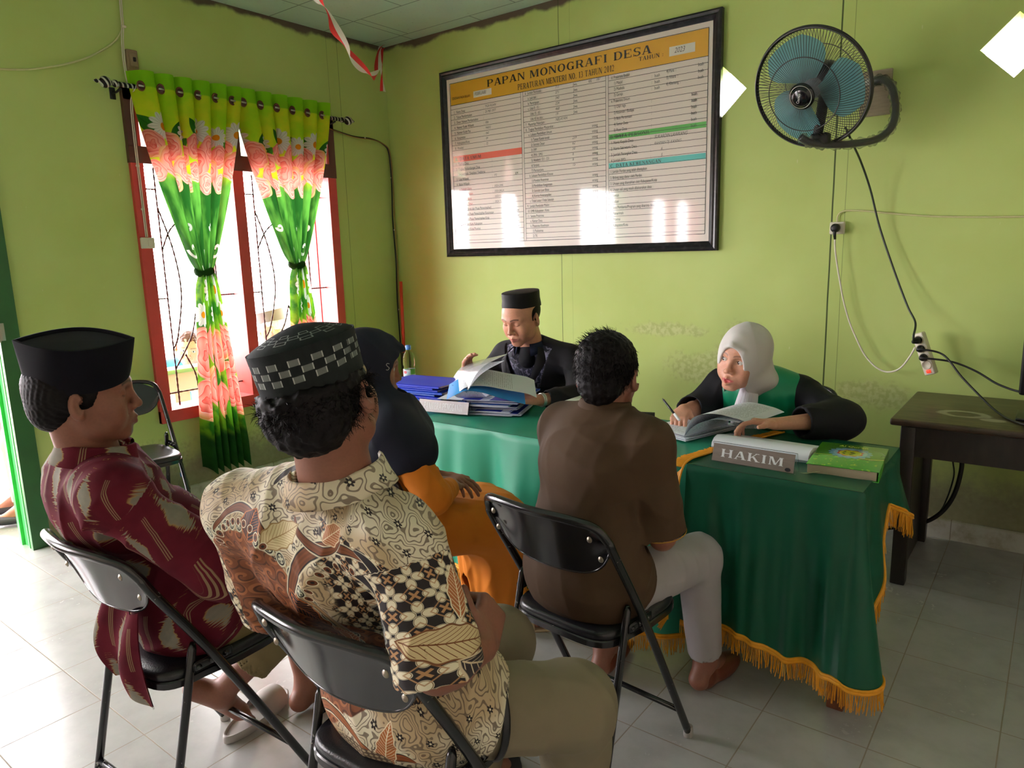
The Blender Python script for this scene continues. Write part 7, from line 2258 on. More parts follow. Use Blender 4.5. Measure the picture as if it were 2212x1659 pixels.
def man_batik():
    H = Head((3.124, -3.146, 1.208), -24, -6, -11, 0.97)
    J = seated((3.075, -2.935, 0.52), 10, H=H, w=1.12, wai=(3.03, -2.975, 0.69), che=(3.030, -3.060, 0.88), neck=(3.095, -3.105, 1.050),
               shL=(2.835, -3.150, 0.955), shR=(3.240, -3.095, 0.960), elR=(3.312, -3.100, 0.755), wrR=(3.312, -2.985, 0.735), elL=(2.805, -3.065, 0.71), wrL=(2.93, -2.90, 0.70),
               knR=(3.345, -2.735, 0.495), anR=(3.26, -2.60, 0.10), knL=(3.06, -2.63, 0.49), anL=(2.975, -2.66, 0.10), toeL=(2.955, -2.49, 0.03), toeR=(3.24, -2.42, 0.03), belly=0.02, dp=1.0, nk=1.12, arm=1.12)
    J['handR'] = dict(d=(-0.25, 0.55, 0.30), n=(-0.8, 0.0, -0.2), t=(-0.25, 0.1, 0.9), curl=(1.3, 1.35, 1.4, 1.4), thumb=(0.0, 0.1), k=1.0, r=1.05)
    J['handL'] = dict(d=(0.8, 0.5, 0), n=(0, 0, -1), t=(0, 1, 0))
    t = person_root('man in a cream and brown batik shirt and embroidered round cap, back turned', J)
    build_body(J, 0.0034, t, **BR1); eyes(H, t)
    def creases(s):
        for a, b, am, wd in (((3.25, -3.22, 0.97), (3.30, -3.20, 0.78), 0.010, 0.012), ((3.22, -3.24, 0.90), (3.14, -3.27, 0.66), 0.007, 0.016), ((2.93, -3.21, 0.94), (2.97, -3.24, 0.72), 0.009, 0.015),
                             ((3.00, -3.23, 0.80), (3.20, -3.24, 0.62), 0.006, 0.018), ((3.33, -3.17, 0.86), (3.30, -3.16, 0.76), 0.008, 0.010), ((3.36, -3.16, 0.88), (3.39, -3.13, 0.80), 0.006, 0.010),
                             ((3.0, -3.10, 0.60), (3.2, -3.09, 0.55), -0.008, 0.012), ((2.96, -3.08, 0.54), (3.22, -3.06, 0.50), -0.007, 0.012)):
            s.disp(ridge(a, b, am, wd))
    mat = batik_mat()
    shirt(J, mat, 0.0034, 0.020, sleeve=1.06, sr=(0.064, 0.080), parent=t, hem=0.462, skirt=0.010, folds=0.007, seed=9, neck_r=0.070, attrs={'cloth': ('FLOAT_VECTOR', mapped(J, 0.0, 0.225))}, extra=creases)
    collar_mesh('collar', mat, J['neck']+A3(0.004, 0.0, -0.018), frame(0, -8, -6), 0.080, 0.076, 0.040, 0.040, t, 0.5, 0.0, 0.016)
    kh = cotton('khaki_ripstop_cotton', srgb(118, 110, 88), srgb(132, 122, 100))
    trousers(J, kh, 0.005, 0.018, 0.90, 0.075, t, 0.068, 0.005, 7)
    # zip and woven label on the right thigh
    r = A3(0.95, -0.30, 0.05); kn = J['knR']; hp = J['pel']+A3(0.085, 0, 0); ax = unit(kn-hp)
    side = unit(np.cross(A3(0, 0, 1), ax)); side = -side if side[0] < 0 else side
    def on(tt, ang, d=0.004):
        c = hp+(kn-hp)*tt; rad = (0.082+0.018)*(1-tt)+(0.068+0.018)*tt+d; up = np.cross(side, ax); up = up if up[2] > 0 else -up
        return c+side*rad*cos(ang)+up*rad*sin(ang)
    z = MB(); P = np.array([on(0.36+0.05*sin(3*(k/14.0)), 1.25-2.0*k/14.0, 0.0055) for k in range(15)])
    z.tube(P, 0.0035, 6, sq=(2.4, 0.7)); z.build('zip', M_black, t)
    lab = MB(); G = np.array([[on(0.27+0.07*i/4, 0.86-0.55*j/6, 0.0045) for j in range(7)] for i in range(5)]); lab.grid(G)
    lb = lab.build('woven_label', plain('black_woven_label', srgb(30, 34, 36), 0.6), t)
    lm = MB(); o = on(0.315, 0.36, 0.0072); uu = unit(on(0.315, 0.8)-on(0.315, 0.4)); vv = unit(on(0.25, 0.6)-on(0.35, 0.6))
    plain_text(lm, 'VOLCOM', tuple(o+uu*0.004-vv*0.010), tuple(uu), tuple(vv), 0.011, 0.9)
    plain_text(lm, 'OUTDOOR', tuple(o+uu*0.004-vv*0.001), tuple(uu), tuple(vv), 0.006, 0.9)
    lm.build('label_lettering', plain('silver_thread', srgb(150, 156, 156), 0.5), lb, smooth=False)
    round_cap(t, H, 'cap', checks_mat(), 0.070, 0.028, 0.003, 0.032, 0.0825, 0.101)
    s = S(); s.ell(H.L(0, -0.020, 0.020), [q*H.k for q in (0.086, 0.106, 0.080)], H.R, 0.01)
    s.ell(H.L(0, -0.070, -0.022), [q*H.k for q in (0.074, 0.050, 0.062)], H.R, 0.03)
    s.cut(H.L(0, 0.030, 0.0), H.R[1]*0.97+H.R[2]*-0.24, 0.004); s.cut(H.L(0, 0, 0.036), H.R[2], 0.01)
    for x in (-1, 1): s.ell(H.L(x*0.092, 0.000, -0.020), [q*H.k for q in (0.018, 0.026, 0.044)], H.R, 0.004, 's')
    s.disp(lambda p: 0.0035*vnoise(p, 130, 5)+0.002*vnoise(p, 320, 2))
    hr = sdf_obj('hair', s, 0.0036, M_hair, t, 0)
    st = MB()
    hair_strands(st, H, 4600, lambda q: q[2] < 0.018 and q[1] < 0.035-0.2*q[2] and q[2] > -0.060 and not (abs(q[0]) > 0.070 and q[2] < 0.012 and q[1] > -0.03), 0.030, 0.00075, 0.75, 5, base=1.07, lift=0.25)
    hair_strands(st, H, 260, lambda q: q[2] < 0.015 and -0.01 < q[1] < 0.05 and abs(q[0]) > 0.06 and q[2] > -0.01, 0.022, 0.0007, 0.5, 6, dirf=lambda q: A3(np.sign(q[0])*0.3, -0.2, 0.0), base=1.05)
    st.build('hair_tufts', M_hair, hr)
man_batik()

# ------------------------------------------------------------------ man in the brown shirt, facing the judge
def man_brown():
    H = Head((3.100, -2.165, 1.092), -12, 4, 0, 1.0)
    J = seated((3.085, -2.255, 0.52), 8, H=H, w=0.95, wai=(3.085, -2.265, 0.68), che=(3.09, -2.225, 0.845), neck=(3.098, -2.185, 0.975),
               shL=(2.935, -2.165, 0.915), shR=(3.262, -2.215, 0.920), elR=(3.275, -2.175, 0.655), wrR=(3.20, -2.00, 0.585), elL=(2.90, -2.10, 0.67), wrL=(3.02, -1.97, 0.59),
               knR=(3.262, -1.895, 0.490), anR=(3.262, -1.815, 0.10), toeR=(3.29, -1.64, 0.02), knL=(2.98, -1.86, 0.49), anL=(2.95, -1.93, 0.10), toeL=(2.93, -1.76, 0.02), arm=0.92)
    J['handR'] = dict(d=(-0.5, 0.8, -0.2), n=(0, 0, -1), t=(-1, 0, 0)); J['handL'] = dict(d=(0.5, 0.8, -0.2), n=(0, 0, -1), t=(1, 0, 0))
    t = person_root('bareheaded man in a plain brown shirt and light grey trousers facing the judge', J)
    build_body(J, 0.0036, t, **BR1); eyes(H, t)
    def creases(s):
        for a, b, am, wd in (((2.99, -2.30, 0.93), (3.07, -2.37, 0.64), 0.006, 0.012), ((3.18, -2.32, 0.92), (3.10, -2.37, 0.70), 0.006, 0.012), ((3.02, -2.34, 0.84), (3.20, -2.36, 0.72), 0.005, 0.012),
                             ((3.06, -2.34, 0.88), (3.17, -2.35, 0.66), 0.005, 0.010), ((3.03, -2.37, 0.62), (3.04, -2.36, 0.50), 0.007, 0.012), ((3.13, -2.37, 0.64), (3.15, -2.36, 0.50), 0.006, 0.014), ((3.22, -2.29, 0.90), (3.25, -2.27, 0.68), 0.008, 0.010)):
            s.disp(ridge(a, b, am, wd))
    mat = cotton('dark_brown_cotton', srgb(66, 48, 32), srgb(80, 60, 42), 0.8, 0.15)
    sh = shirt(J, mat, 0.004, 0.022, sleeve=0.93, sr=(0.054, 0.070), parent=t, hem=0.435, skirt=0.016, folds=0.0045, seed=12, neck_r=0.056, extra=creases)
    collar_mesh('collar', mat, J['neck']+A3(0.002, 0.004, 0.010), frame(4, 8, 0), 0.062, 0.062, 0.034, 0.036, t, 0.5, attr=False)
    my = cotton('yellow_stitching', srgb(150, 112, 40), srgb(164, 124, 48))
    st = MB()
    for sd in 'LR':
        a, b = J['sh'+sd], J['el'+sd]; e = a+(b-a)*0.93; ax = unit(b-a); u = unit(np.cross(ax, [0, 1, 0])); v = np.cross(ax, u)
        st.tube([e+(u*cos(q)+v*sin(q))*0.0675-ax*0.001 for q in np.linspace(0, 2*pi, 40, endpoint=False)], 0.0016, 5, closed=True)
    st.build('sleeve_stitching', my, t)
    trousers(J, cotton('light_grey_twill', srgb(150, 146, 148), srgb(168, 163, 164), 0.7), 0.0045, 0.010, 0.92, 0.056, t, 0.060, 0.004, 14)
    for sd in 'LR':
        an, to = J['an'+sd], J['toe'+sd]; s = S(); f = unit(A3(to[0]-an[0], to[1]-an[1], 0)); c = A3(an[0], an[1], 0); sdv = np.cross(f, [0, 0, 1.0]); Rm = np.stack([sdv, f, A3(0, 0, 1)])
        s.ell(c+A3(0, 0, 0.045)-f*0.005, (0.040, 0.052, 0.042), Rm, 0.02); s.ell(c+f*0.10+A3(0, 0, 0.032), (0.044, 0.105, 0.034), Rm, 0.02); s.cut((0, 0, 0.004), (0, 0, -1))
        sdf_obj('shoe', s, 0.004, plain('brown_leather', srgb(104, 52, 34), 0.4, 0.2, 30), t, 1)
    s = S(); s.ell(H.L(0, -0.016, 0.034), (0.084, 0.106, 0.090), H.R, 0.01); s.ell(H.L(0, -0.070, -0.030), (0.058, 0.042, 0.050), H.R, 0.03)
    s.cut(H.L(0, 0.050, 0.0), H.R[1]*0.86+H.R[2]*-0.5, 0.006)
    for x in (-1, 1): s.ell(H.L(x*0.086, 0.000, -0.020), (0.016, 0.026, 0.040), H.R, 0.004, 's')
    s.disp(lambda p: 0.0025*vnoise(p, 150, 5)+0.0015*vnoise(p, 420, 2)); hr = sdf_obj('hair', s, 0.0034, M_hair, t, 0)
    st = MB()
    hair_strands(st, H, 3200, lambda q: q[1] < 0.03+0.45*q[2] and q[2] > -0.062 and not (abs(q[0]) > 0.066 and q[2] < 0.005 and q[1] > -0.03), 0.015, 0.0007, 0.20, 15, base=1.08, lift=0.08)
    hair_strands(st, H, 300, lambda q: q[2] > 0.07 and q[0] < 0.02, 0.022, 0.0007, 0.3, 16, dirf=lambda q: A3(-0.6, -0.2, 0.3), base=1.05)
    st.build('hair_tufts', M_hair, hr)
man_brown()

# ------------------------------------------------------------------ woman in orange
def hijab_ops(s, H, grow=0.0, back=0.0):
    L, k = H.L, H.k
    s.ell(L(0, -0.014, 0.032), [(q+grow)*k for q in (0.088, 0.108, 0.096)], H.R, 0.02)
    s.ell(L(0, 0.010, -0.020), [(q+grow)*k for q in (0.080, 0.084, 0.090)], H.R, 0.03)
    s.cap(L(0, -0.006, -0.070), L(0, -0.030, -0.13), (0.064+grow)*k, (0.066+grow)*k, 0.03)
def face_open(s, H, w=0.058, top=0.062, bot=-0.108, dep=0.05):
    """hollow for the head and an opening for the face"""
    L, k = H.L, H.k
    s.ell(L(0, -0.014, 0.028), [q*k for q in (0.080, 0.100, 0.088)], H.R, 0.006, 's')
    s.ell(L(0, 0.010, -0.020), [q*k for q in (0.0705, 0.078, 0.088)], H.R, 0.006, 's')
    s.cap(L(0, 0.02, -0.05), L(0, -0.02, -0.15), 0.056*k, 0.056*k, 0.006, 's')
    zc = (top+bot)/2
    s.ell(L(0, 0.120, zc), [w*k, 0.085*k, (top-bot)/2*k], H.R, 0.006, 's')

def woman_orange():
    H = Head((2.338, -2.362, 1.085), 36, 8, 0, 0.96)
    J = seated((2.33, -2.275, 0.52), 16, H=H, w=0.98, wai=(2.34, -2.315, 0.67), che=(2.345, -2.345, 0.83), neck=(2.345, -2.365, 0.96),
               shL=(2.185, -2.305, 0.905), shR=(2.505, -2.415, 0.90), elR=(2.600, -2.365, 0.695), wrR=(2.535, -2.215, 0.675), elL=(2.15, -2.2, 0.68), wrL=(2.40, -2.12, 0.66),
               knR=(2.565, -1.985, 0.475), knL=(2.40, -1.93, 0.48), anR=(2.485, -1.905, 0.10), toeR=(2.60, -1.80, 0.02), anL=(2.36, -1.86, 0.10), toeL=(2.44, -1.74, 0.02), arm=0.9)
    J['handR'] = dict(d=(-0.7, 0.5, 0.0), n=(-0.2, -0.2, -1), t=(0, 1, 0.3), curl=(0.9, 1.0, 1.0, 1.0), k=0.9); J['handL'] = dict(d=(0.9, 0.1, 0), n=(0, 0, -1), t=(0, 1, 0), k=0.9)
    t = person_root('woman in a long orange dress and black headscarf sitting before the desk', J)
    build_body(J, 0.0034, t, skin=srgb(150, 100, 78), lips=srgb(128, 72, 66), fem=True, ears=False, nose=0.8); eyes(H, t, (0, -0.1))
    om = cotton('orange_crepe', srgb(200, 114, 26), srgb(214, 128, 36), 0.7, 0.1)
    def creases(s):
        for a, b, am, wd in (((2.55, -2.44, 0.88), (2.63, -2.38, 0.70), 0.007, 0.010), ((2.63, -2.33, 0.69), (2.56, -2.24, 0.70), 0.006, 0.008), ((2.50, -2.46, 0.80), (2.44, -2.42, 0.60), 0.007, 0.012), ((2.60, -2.38, 0.72), (2.62, -2.33, 0.68), 0.008, 0.010)): s.disp(ridge(a, b, am, wd))
    shirt(J, om, 0.004, 0.020, parent=t, name='dress_top', fore=0.93, cuff=0.036, sr=(0.058, 0.054), folds=0.006, seed=20, extra=creases, neck_r=0.06)
    s = S(); s.ell(J['pel'], (0.185, 0.155, 0.125), np.stack([J['r'], J['f'], A3(0, 0, 1)]), 0.05)
    for sd, sg in (('L', -1), ('R', 1)): s.cap(J['pel']+J['r']*sg*0.08, J['kn'+sd], 0.105, 0.088, 0.07)
    s.cap((J['knL']+J['knR'])/2+A3(0, 0, -0.02), J['pel']+A3(0, 0, -0.02), 0.085, 0.11, 0.06)
    mid = (J['anL']+J['anR'])/2
    for sd in 'LR': s.cap(J['kn'+sd]+A3(0, 0, -0.01), J['an'+sd]+(J['an'+sd]-mid)*0.25+A3(0, 0, 0.02), 0.086, 0.080, 0.09)
    s.cap((J['knL']+J['knR'])/2, mid, 0.085, 0.085, 0.08)
    def pl(p):
        a = np.arctan2(p[..., 0]-mid[0], p[..., 1]-mid[1]); w_ = np.clip((0.46-p[..., 2])/0.3, 0, 1)
        return (0.006*np.sin(a*9+1.5*np.sin(p[..., 2]*9))*w_+0.004*np.sin(a*17)*w_).astype(np.float32)
    s.disp(pl); s.disp(cloth_disp(0.005, 22, 12, 27))
    for a, b, am, wd in (((2.62, -2.12, 0.56), (2.66, -2.02, 0.44), 0.010, 0.012), ((2.50, -2.20, 0.60), (2.63, -2.03, 0.56), -0.007, 0.014), ((2.66, -2.05, 0.50), (2.60, -1.96, 0.30), 0.010, 0.013)): s.disp(ridge(a, b, am, wd))
    s.cut((0, 0, 0.125), (0, 0, -1)); s.cut(J['pel']-J['f']*0.17, -J['f'], 0.02)
    s.ell(mid+A3(0, 0, 0.10), (0.13, 0.11, 0.09), None, 0.004, 's'); sdf_obj('skirt', s, 0.0045, om, t, 1)
    # headscarf
    s = S(); hijab_ops(s, H, 0.004); f2 = H.R[1]
    s.ell(J['neck']+A3(0.01, 0.01, -0.01), (0.135, 0.125, 0.10), np.stack([J['r'], J['f'], A3(0, 0, 1)]), 0.05)
    s.ell(J['che']+A3(0, 0, 0.03), (0.215, 0.165, 0.135), np.stack([unit(J['shR']-J['shL']), J['f'], A3(0, 0, 1)]), 0.05)
    s.cap(J['shR']+A3(-0.02, 0.0, 0.0), J['shR']+A3(0.025, 0.03, -0.06), 0.088, 0.088, 0.04); s.cap(J['shL'], J['shL']+A3(-0.02, 0.03, -0.06), 0.086, 0.082, 0.04)
    s.cap(H.L(0, 0.066, 0.070), H.L(0, 0.098, 0.066), 0.030, 0.012, 0.03)   # stiff visor
    for x in (-1, 1): s.chain([H.L(0, 0.098, 0.066), H.L(x*0.045, 0.078, 0.048), H.L(x*0.066, 0.040, -0.01), H.L(x*0.066, 0.012, -0.07)], [0.008, 0.007, 0.007, 0.010], 0.02)
    s.disp(cloth_disp(0.003, 25, 12, 20)); face_open(s, H, 0.064, 0.060, -0.125); s.ell(H.L(0, 0.10, -0.03), (0.09, 0.055, 0.085), H.R, 0.006, 's')
    def hemf(p):
        q = p-J['neck']; return (-(q[..., 2]+0.200+0.10*np.clip(q@unit(J['shR']-J['shL']), -0.3, 0.3)*-0.4+0.02*np.sin((q[..., 0]+q[..., 1])*30))).astype(np.float32)
    s.ops.append(('c', hemf, None, 1e9, 0.004))
    hm = cotton('black_navy_jersey', srgb(20, 22, 34), srgb(28, 32, 48), 0.75, 0.08)
    hj = sdf_obj('headscarf', s, 0.0034, hm, t, 1)
    mb = MB(); c0 = H.L(0.0795, 0.050, 0.014); u = unit(H.R[1]+H.R[2]*0.1); v = H.R[2]
    mb.tube(catmull([c0+u*(0.005)*cos(a)+v*z_+H.R[0]*0.011 for a, z_ in ((0.6, 0.010), (2.0, 0.012), (3.0, 0.007), (1.5, 0.0015), (0.3, -0.003), (1.4, -0.009), (2.8, -0.008))], 6), 0.0011, 6)
    mb.build('silver_emblem', M_steel, hj)
    for sd in 'LR':
        an, to = J['an'+sd], J['toe'+sd]; f = unit(A3(to[0]-an[0], to[1]-an[1], 0)); c = A3(an[0], an[1], 0)+f*0.06; sv = np.cross(f, [0, 0, 1.0])
        m_ = MB(); m_.rbox(c+A3(0, 0, 0.006), (0.085, 0.245, 0.014), 0.006, R=np.stack([sv, f, A3(0, 0, 1)], 1)); m_.tube([c+f*0.05+sv*0.042*cos(a)+A3(0, 0, 0.012+0.045*sin(a)) for a in np.linspace(0, pi, 12)], 0.004, 6, sq=(2.5, 1))
        m_.build('sandal', plain('beige_sandal', srgb(196, 172, 140), 0.5), t)
woman_orange()

# ------------------------------------------------------------------ clerk
def clerk():
    H = Head((2.036, -1.140, 1.126), 180, 20, 0, 1.05)
    J = seated((1.99, -0.86, 0.52), 176, H=H, w=1.04, wai=(1.99, -0.91, 0.68), che=(2.01, -0.98, 0.84), neck=(2.035, -1.055, 0.975),
               shR=(1.848, -1.040, 0.918), shL=(2.235, -0.995, 0.915), elL=(2.385, -1.165, 0.785), wrL=(2.305, -1.375, 0.790), elR=(1.775, -1.185, 0.770), wrR=(1.925, -1.405, 0.862),
               knL=(2.10, -1.25, 0.50), knR=(1.90, -1.25, 0.50))
    J['handL'] = dict(d=(-0.70, -0.55, 0.10), n=(-0.25, -0.35, 0.9), t=(-0.3, -0.2, 0.9), curl=(0.12, 0.15, 0.2, 0.2), thumb=(0.6, 0.4), k=1.0)
    J['handR'] = dict(d=(0.25, -0.45, 0.85), n=(0.85, 0.1, -0.1), t=(-0.2, -0.6, 0.5), curl=(0.25, 0.3, 0.35, 0.4), thumb=(0.3, 0.1), k=0.95)
    t = person_root('clerk in a black blazer and black cap reading an open file behind the desk', J)
    build_body(J, 0.0030, t, skin=srgb(200, 144, 116), lips=srgb(184, 112, 98), eyes='shut', stub=0.25, nose=0.9); eyes(H, t, (0, -0.5))
    r, f = unit(J['shR']-J['shL']), J['f']
    bl = cotton('black_wool_blazer', srgb(22, 21, 25), srgb(32, 30, 35), 0.8, 0.12)
    def open_v(s):
        c0 = J['neck']+f*0.10
        def vcut(p):
            q = p-c0; x = np.abs(q@r); z = q[..., 2]; y = q@f
            return np.maximum(x-(0.024+np.clip(0.30+z, 0, 0.32)*0.36), -(y+0.085)).astype(np.float32)
        for a, b, am, wd in (((2.28, -1.03, 0.86), (2.36, -1.12, 0.74), 0.007, 0.012), ((2.18, -1.10, 0.90), (2.22, -1.10, 0.72), 0.006, 0.012), ((1.84, -1.10, 0.86), (1.86, -1.13, 0.70), 0.006, 0.012), ((2.33, -1.22, 0.80), (2.40, -1.20, 0.76), 0.006, 0.008)): s.disp(ridge(a, b, am, wd))
        s.fn('s', vcut, c0+A3(0, 0, -0.15), 0.40, 0.003)
    shirt(J, bl, 0.0042, 0.030, parent=t, name='blazer', fore=0.86, cuff=0.043, sr=(0.058, 0.058), folds=0.006, seed=30, neck_r=0.066, extra=open_v, shg=0.018)
    # lapels
    lp = MB()
    for sg in (-1, 1):
        pts = [(0.050, 0.030, 0.020), (0.082, 0.085, -0.02), (0.078, 0.115, -0.08), (0.056, 0.135, -0.16), (0.034, 0.148, -0.24)]
        out = [(0.066, 0.015, 0.015), (0.112, 0.065, -0.045), (0.118, 0.092, -0.075), (0.085, 0.125, -0.15), (0.042, 0.146, -0.24)]
        G = np.array([[J['neck']+r*sg*(a[0]*(1-q)+b[0]*q)+f*(a[1]*(1-q)+b[1]*q+0.005*sin(pi*q))+A3(0, 0, a[2]*(1-q)+b[2]*q) for q in np.linspace(0, 1, 5)] for a, b in zip(catmull(pts, 6), catmull(out, 6))])
        lp.grid(G); lp.grid(G-f*0.003, flip=True)
    lp.build('lapel', bl, t)
    ms = Mat('navy_floral_shirt', 0.6); ms.obj(); n1 = ms.noise(ms.vec, 34, 4, 0.6, 1.5)
    ms.color(ms.mix(n1.ss(0.50, 0.60), srgb(26, 30, 52), srgb(136, 132, 160)))
    shirt(J, ms.m, 0.0045, 0.010, parent=t, name='shirt', sleeve=0.5, sr=(0.052, 0.050), folds=0.003, seed=31, neck_r=0.058)
    collar_mesh('collar', cotton('navy_collar', srgb(20, 26, 48), srgb(26, 34, 58)), J['neck']+f*0.004+A3(0, 0, -0.004), frame(180, 10, 0), 0.060, 0.062, 0.030, 0.038, t, 0.55, 0, 0.02, attr=False)
    s = S(); s.cap(J['neck']+f*0.015+A3(0, 0, -0.015), J['neck']+f*0.038+A3(0, 0, -0.060), 0.052, 0.046, 0.01); sdf_obj('undershirt', s, 0.006, cotton('black_jersey', srgb(14, 15, 20), srgb(22, 22, 28)), t, 1)
    # watch
    a, b = J['elL'], J['wrL']; ax = unit(b-a); c = b-ax*0.012; u = unit(np.cross(ax, [0, 0, 1])); v = np.cross(ax, u); wm = MB()
    for q in (-0.005, 0.0, 0.005): wm.tube([c+ax*q+(u*cos(w_)+v*sin(w_))*0.0290 for w_ in np.linspace(0, 2*pi, 28, endpoint=False)], 0.0030, 6, closed=True)
    wm.build('watch', M_steel, t)
    trousers(J, bl, 0.007, 0.014, 0.9, 0.06, t, seed=33)
    vm = Mat('black_velvet_cap', 0.6, spec=0.2); vm.attr('cloth'); vm.color(vm.mix(vm.noise(vm.vec, 8, 2), srgb(9, 9, 11), srgb(24, 22, 24)))
    round_cap(t, Head(tuple(H.c), 180, 6, 0, 1.0), 'cap', vm.m, 0.068, 0.008, -0.004, 0.052, 0.0865, 0.106, 0.5)
    s = S(); s.ell(H.L(0, -0.016, 0.020), (0.0830, 0.106, 0.086), H.R, 0.01); s.cut(H.L(0, 0.026, 0.0), H.R[1]*0.97+H.R[2]*0.15, 0.004)
    for x in (-1, 1): s.ell(H.L(x*0.084, -0.006, -0.022), (0.016, 0.022, 0.040), H.R, 0.004, 's')
    sdf_obj('hair', s, 0.0036, M_hair, t, 0)
clerk()

# ------------------------------------------------------------------ judge
def judge():
    H = Head((3.116, -1.135, 1.003), 190, 3, -10, 1.06)
    J = seated((3.13, -0.86, 0.51), 176, H=H, w=1.0, wai=(3.13, -0.90, 0.65), che=(3.135, -0.965, 0.79), neck=(3.135, -1.045, 0.895),
               shR=(2.985, -1.045, 0.855), shL=(3.300, -0.965, 0.850), elL=(3.470, -1.085, 0.785), wrL=(3.305, -1.320, 0.798), elR=(2.93, -1.13, 0.770), wrR=(2.915, -1.235, 0.790),
               knL=(3.24, -1.25, 0.49), knR=(3.04, -1.25, 0.49), arm=0.9)
    J['handL'] = dict(d=(-0.72, -0.45, 0.12), n=(-0.1, -0.25, -0.95), t=(-0.1, -0.9, 0.25), curl=(0.35, 0.5, 0.6, 0.65), thumb=(0.4, 0.3), k=0.92)
    J['handR'] = dict(d=(0.15, -0.85, -0.25), n=(0.1, -0.35, -0.95), t=(0.9, 0.1, 0.2), curl=(0.65, 0.8, 0.95, 1.0), thumb=(0.5, 0.5), k=0.92)
    t = person_root('judge in a green and black robe and white headscarf leaning over her papers', J)
    build_body(J, 0.0030, t, skin=srgb(202, 148, 122), lips=srgb(196, 98, 96), mouth='open', fem=True, ears=False, nose=0.75); eyes(H, t, (0.45, 0.05))
    r, f = unit(J['shR']-J['shL']), J['f']; u = A3(0, 0, 1)
    bk = cotton('black_robe_cotton', srgb(14, 14, 18), srgb(22, 22, 28), 0.75, 0.1)
    def puff(s):
        s.ell(J['elL']+A3(-0.005, 0.01, 0.0), (0.088, 0.100, 0.062), None, 0.04)
        s.cap(J['elL'], J['elL']+(J['wrL']-J['elL'])*0.42, 0.066, 0.060, 0.03)
        for a, b, am, wd in (((3.33, -0.98, 0.88), (3.50, -1.12, 0.76), 0.010, 0.012), ((3.36, -1.05, 0.86), (3.44, -1.17, 0.80), 0.008, 0.010), ((3.42, -1.16, 0.84), (3.36, -1.22, 0.74), 0.009, 0.010), ((3.50, -1.05, 0.83), (3.53, -1.13, 0.76), 0.007, 0.010)): s.disp(ridge(a, b, am, wd))
    shirt(J, bk, 0.0042, 0.014, parent=t, name='robe', fore=0.62, cuff=0.062, sr=(0.066, 0.066), folds=0.008, seed=40, extra=puff, neck_r=0.05)
    gm = satin('green_robe_satin', srgb(10, 120, 84), srgb(16, 136, 96), 0.38)
    s = S(); torso_ops(s, J, 0.026, shg=0.014); s.disp(lambda p: (0.004*np.sin(((p-J['neck'])@r)*110)*np.clip((0.9-p[..., 2])*6, 0, 1)).astype(np.float32))
    def xcut(p):
        q = p-(J['shR']+J['shL'])/2; x = np.abs(q@r); return (x-0.168-0.10*np.clip(-q[..., 2]-0.10, 0, 0.2)).astype(np.float32)
    s.ops.append(('c', xcut, None, 1e9, 0.003)); nd = unit(H.L(0, -0.02, -0.05)-J['neck']); s.cap(J['neck']-nd*0.02, J['neck']+nd*0.1, 0.058, 0.07, 0.004, 's')
    vest = sdf_obj('green_panel', s, 0.0042, gm, t, 1)
    c = MB()  # standing collar folds over the shoulders
    for sg in (-1, 1):
        G = np.array([[J['neck']+r*sg*(0.070+0.100*q)+f*(-0.050+0.01*q+0.075*v_)+u*(0.032-0.036*q+0.010*sin(pi*v_)-0.030*v_*v_) for v_ in np.linspace(0, 1, 12)] for q in np.linspace(0, 1, 10)])
        c.grid(G); c.grid(G-u*0.004, flip=True)
    c.build('collar', gm, t)
    # white pleated jabot
    wj = cotton('white_pleated_cotton', srgb(206, 204, 212), srgb(224, 222, 228), 0.7, 0.05); G = np.zeros((40, 24, 3))
    for i in range(40):
        for j in range(24):
            q, v_ = i/39-0.5, j/23; wd = 0.062+0.060*v_
            G[i, j] = J['neck']+r*(q*wd+0.002)+f*(0.088+0.070*min(1, v_*2.2)+0.010*v_+0.0022*sin(i*2.4)-0.03*q*q*4)+u*(0.01-0.225*v_)
    j_ = MB().grid(G); j_.grid(G-f*0.006, flip=True); j_.build('jabot', wj, t)
    # headscarf
    s = S(); hijab_ops(s, H, 0.002)
    s.ell(J['neck']+f*0.02+A3(0, 0, 0.015), (0.094, 0.088, 0.060), np.stack([r, f, u]), 0.04)
    s.ell(H.L(0, -0.055, -0.045), (0.082, 0.070, 0.085), H.R, 0.04)
    s.cap(H.L(0, 0.060, 0.070), H.L(0.0, 0.094, 0.060), 0.024, 0.010, 0.03)
    for x in (-1, 1): s.chain([H.L(0, 0.094, 0.060), H.L(x*0.040, 0.080, 0.044)], [0.006, 0.005], 0.018)
    for x0, a1 in ((-0.075, 0.8), (-0.060, 0.55), (0.075, 0.8), (0.055, 0.5)):
        s.disp(ridge(tuple(H.L(x0*0.5, -0.03, 0.125)), tuple(H.L(x0*1.15, 0.02-0.03*a1, -0.10)), 0.006, 0.007))
    s.disp(ridge(tuple(H.L(-0.03, -0.10, 0.10)), tuple(H.L(-0.092, -0.045, -0.09)), -0.007, 0.009)); s.disp(cloth_disp(0.0015, 44, 10, 16))
    face_open(s, H, 0.055, 0.056, -0.128); s.ell(H.L(0, 0.070, -0.135), (0.062, 0.062, 0.052), H.R, 0.010, 's'); s.ell(H.L(0, 0.098, -0.075), (0.072, 0.080, 0.070), H.R, 0.012, 's')
    sdf_obj('headscarf', s, 0.0030, cotton('off_white_jersey', srgb(196, 192, 188), srgb(208, 204, 200), 0.8, 0.05), t, 1)
    trousers(J, bk, 0.008, 0.02, 0.9, 0.07, t, seed=43, name='skirt')
judge()

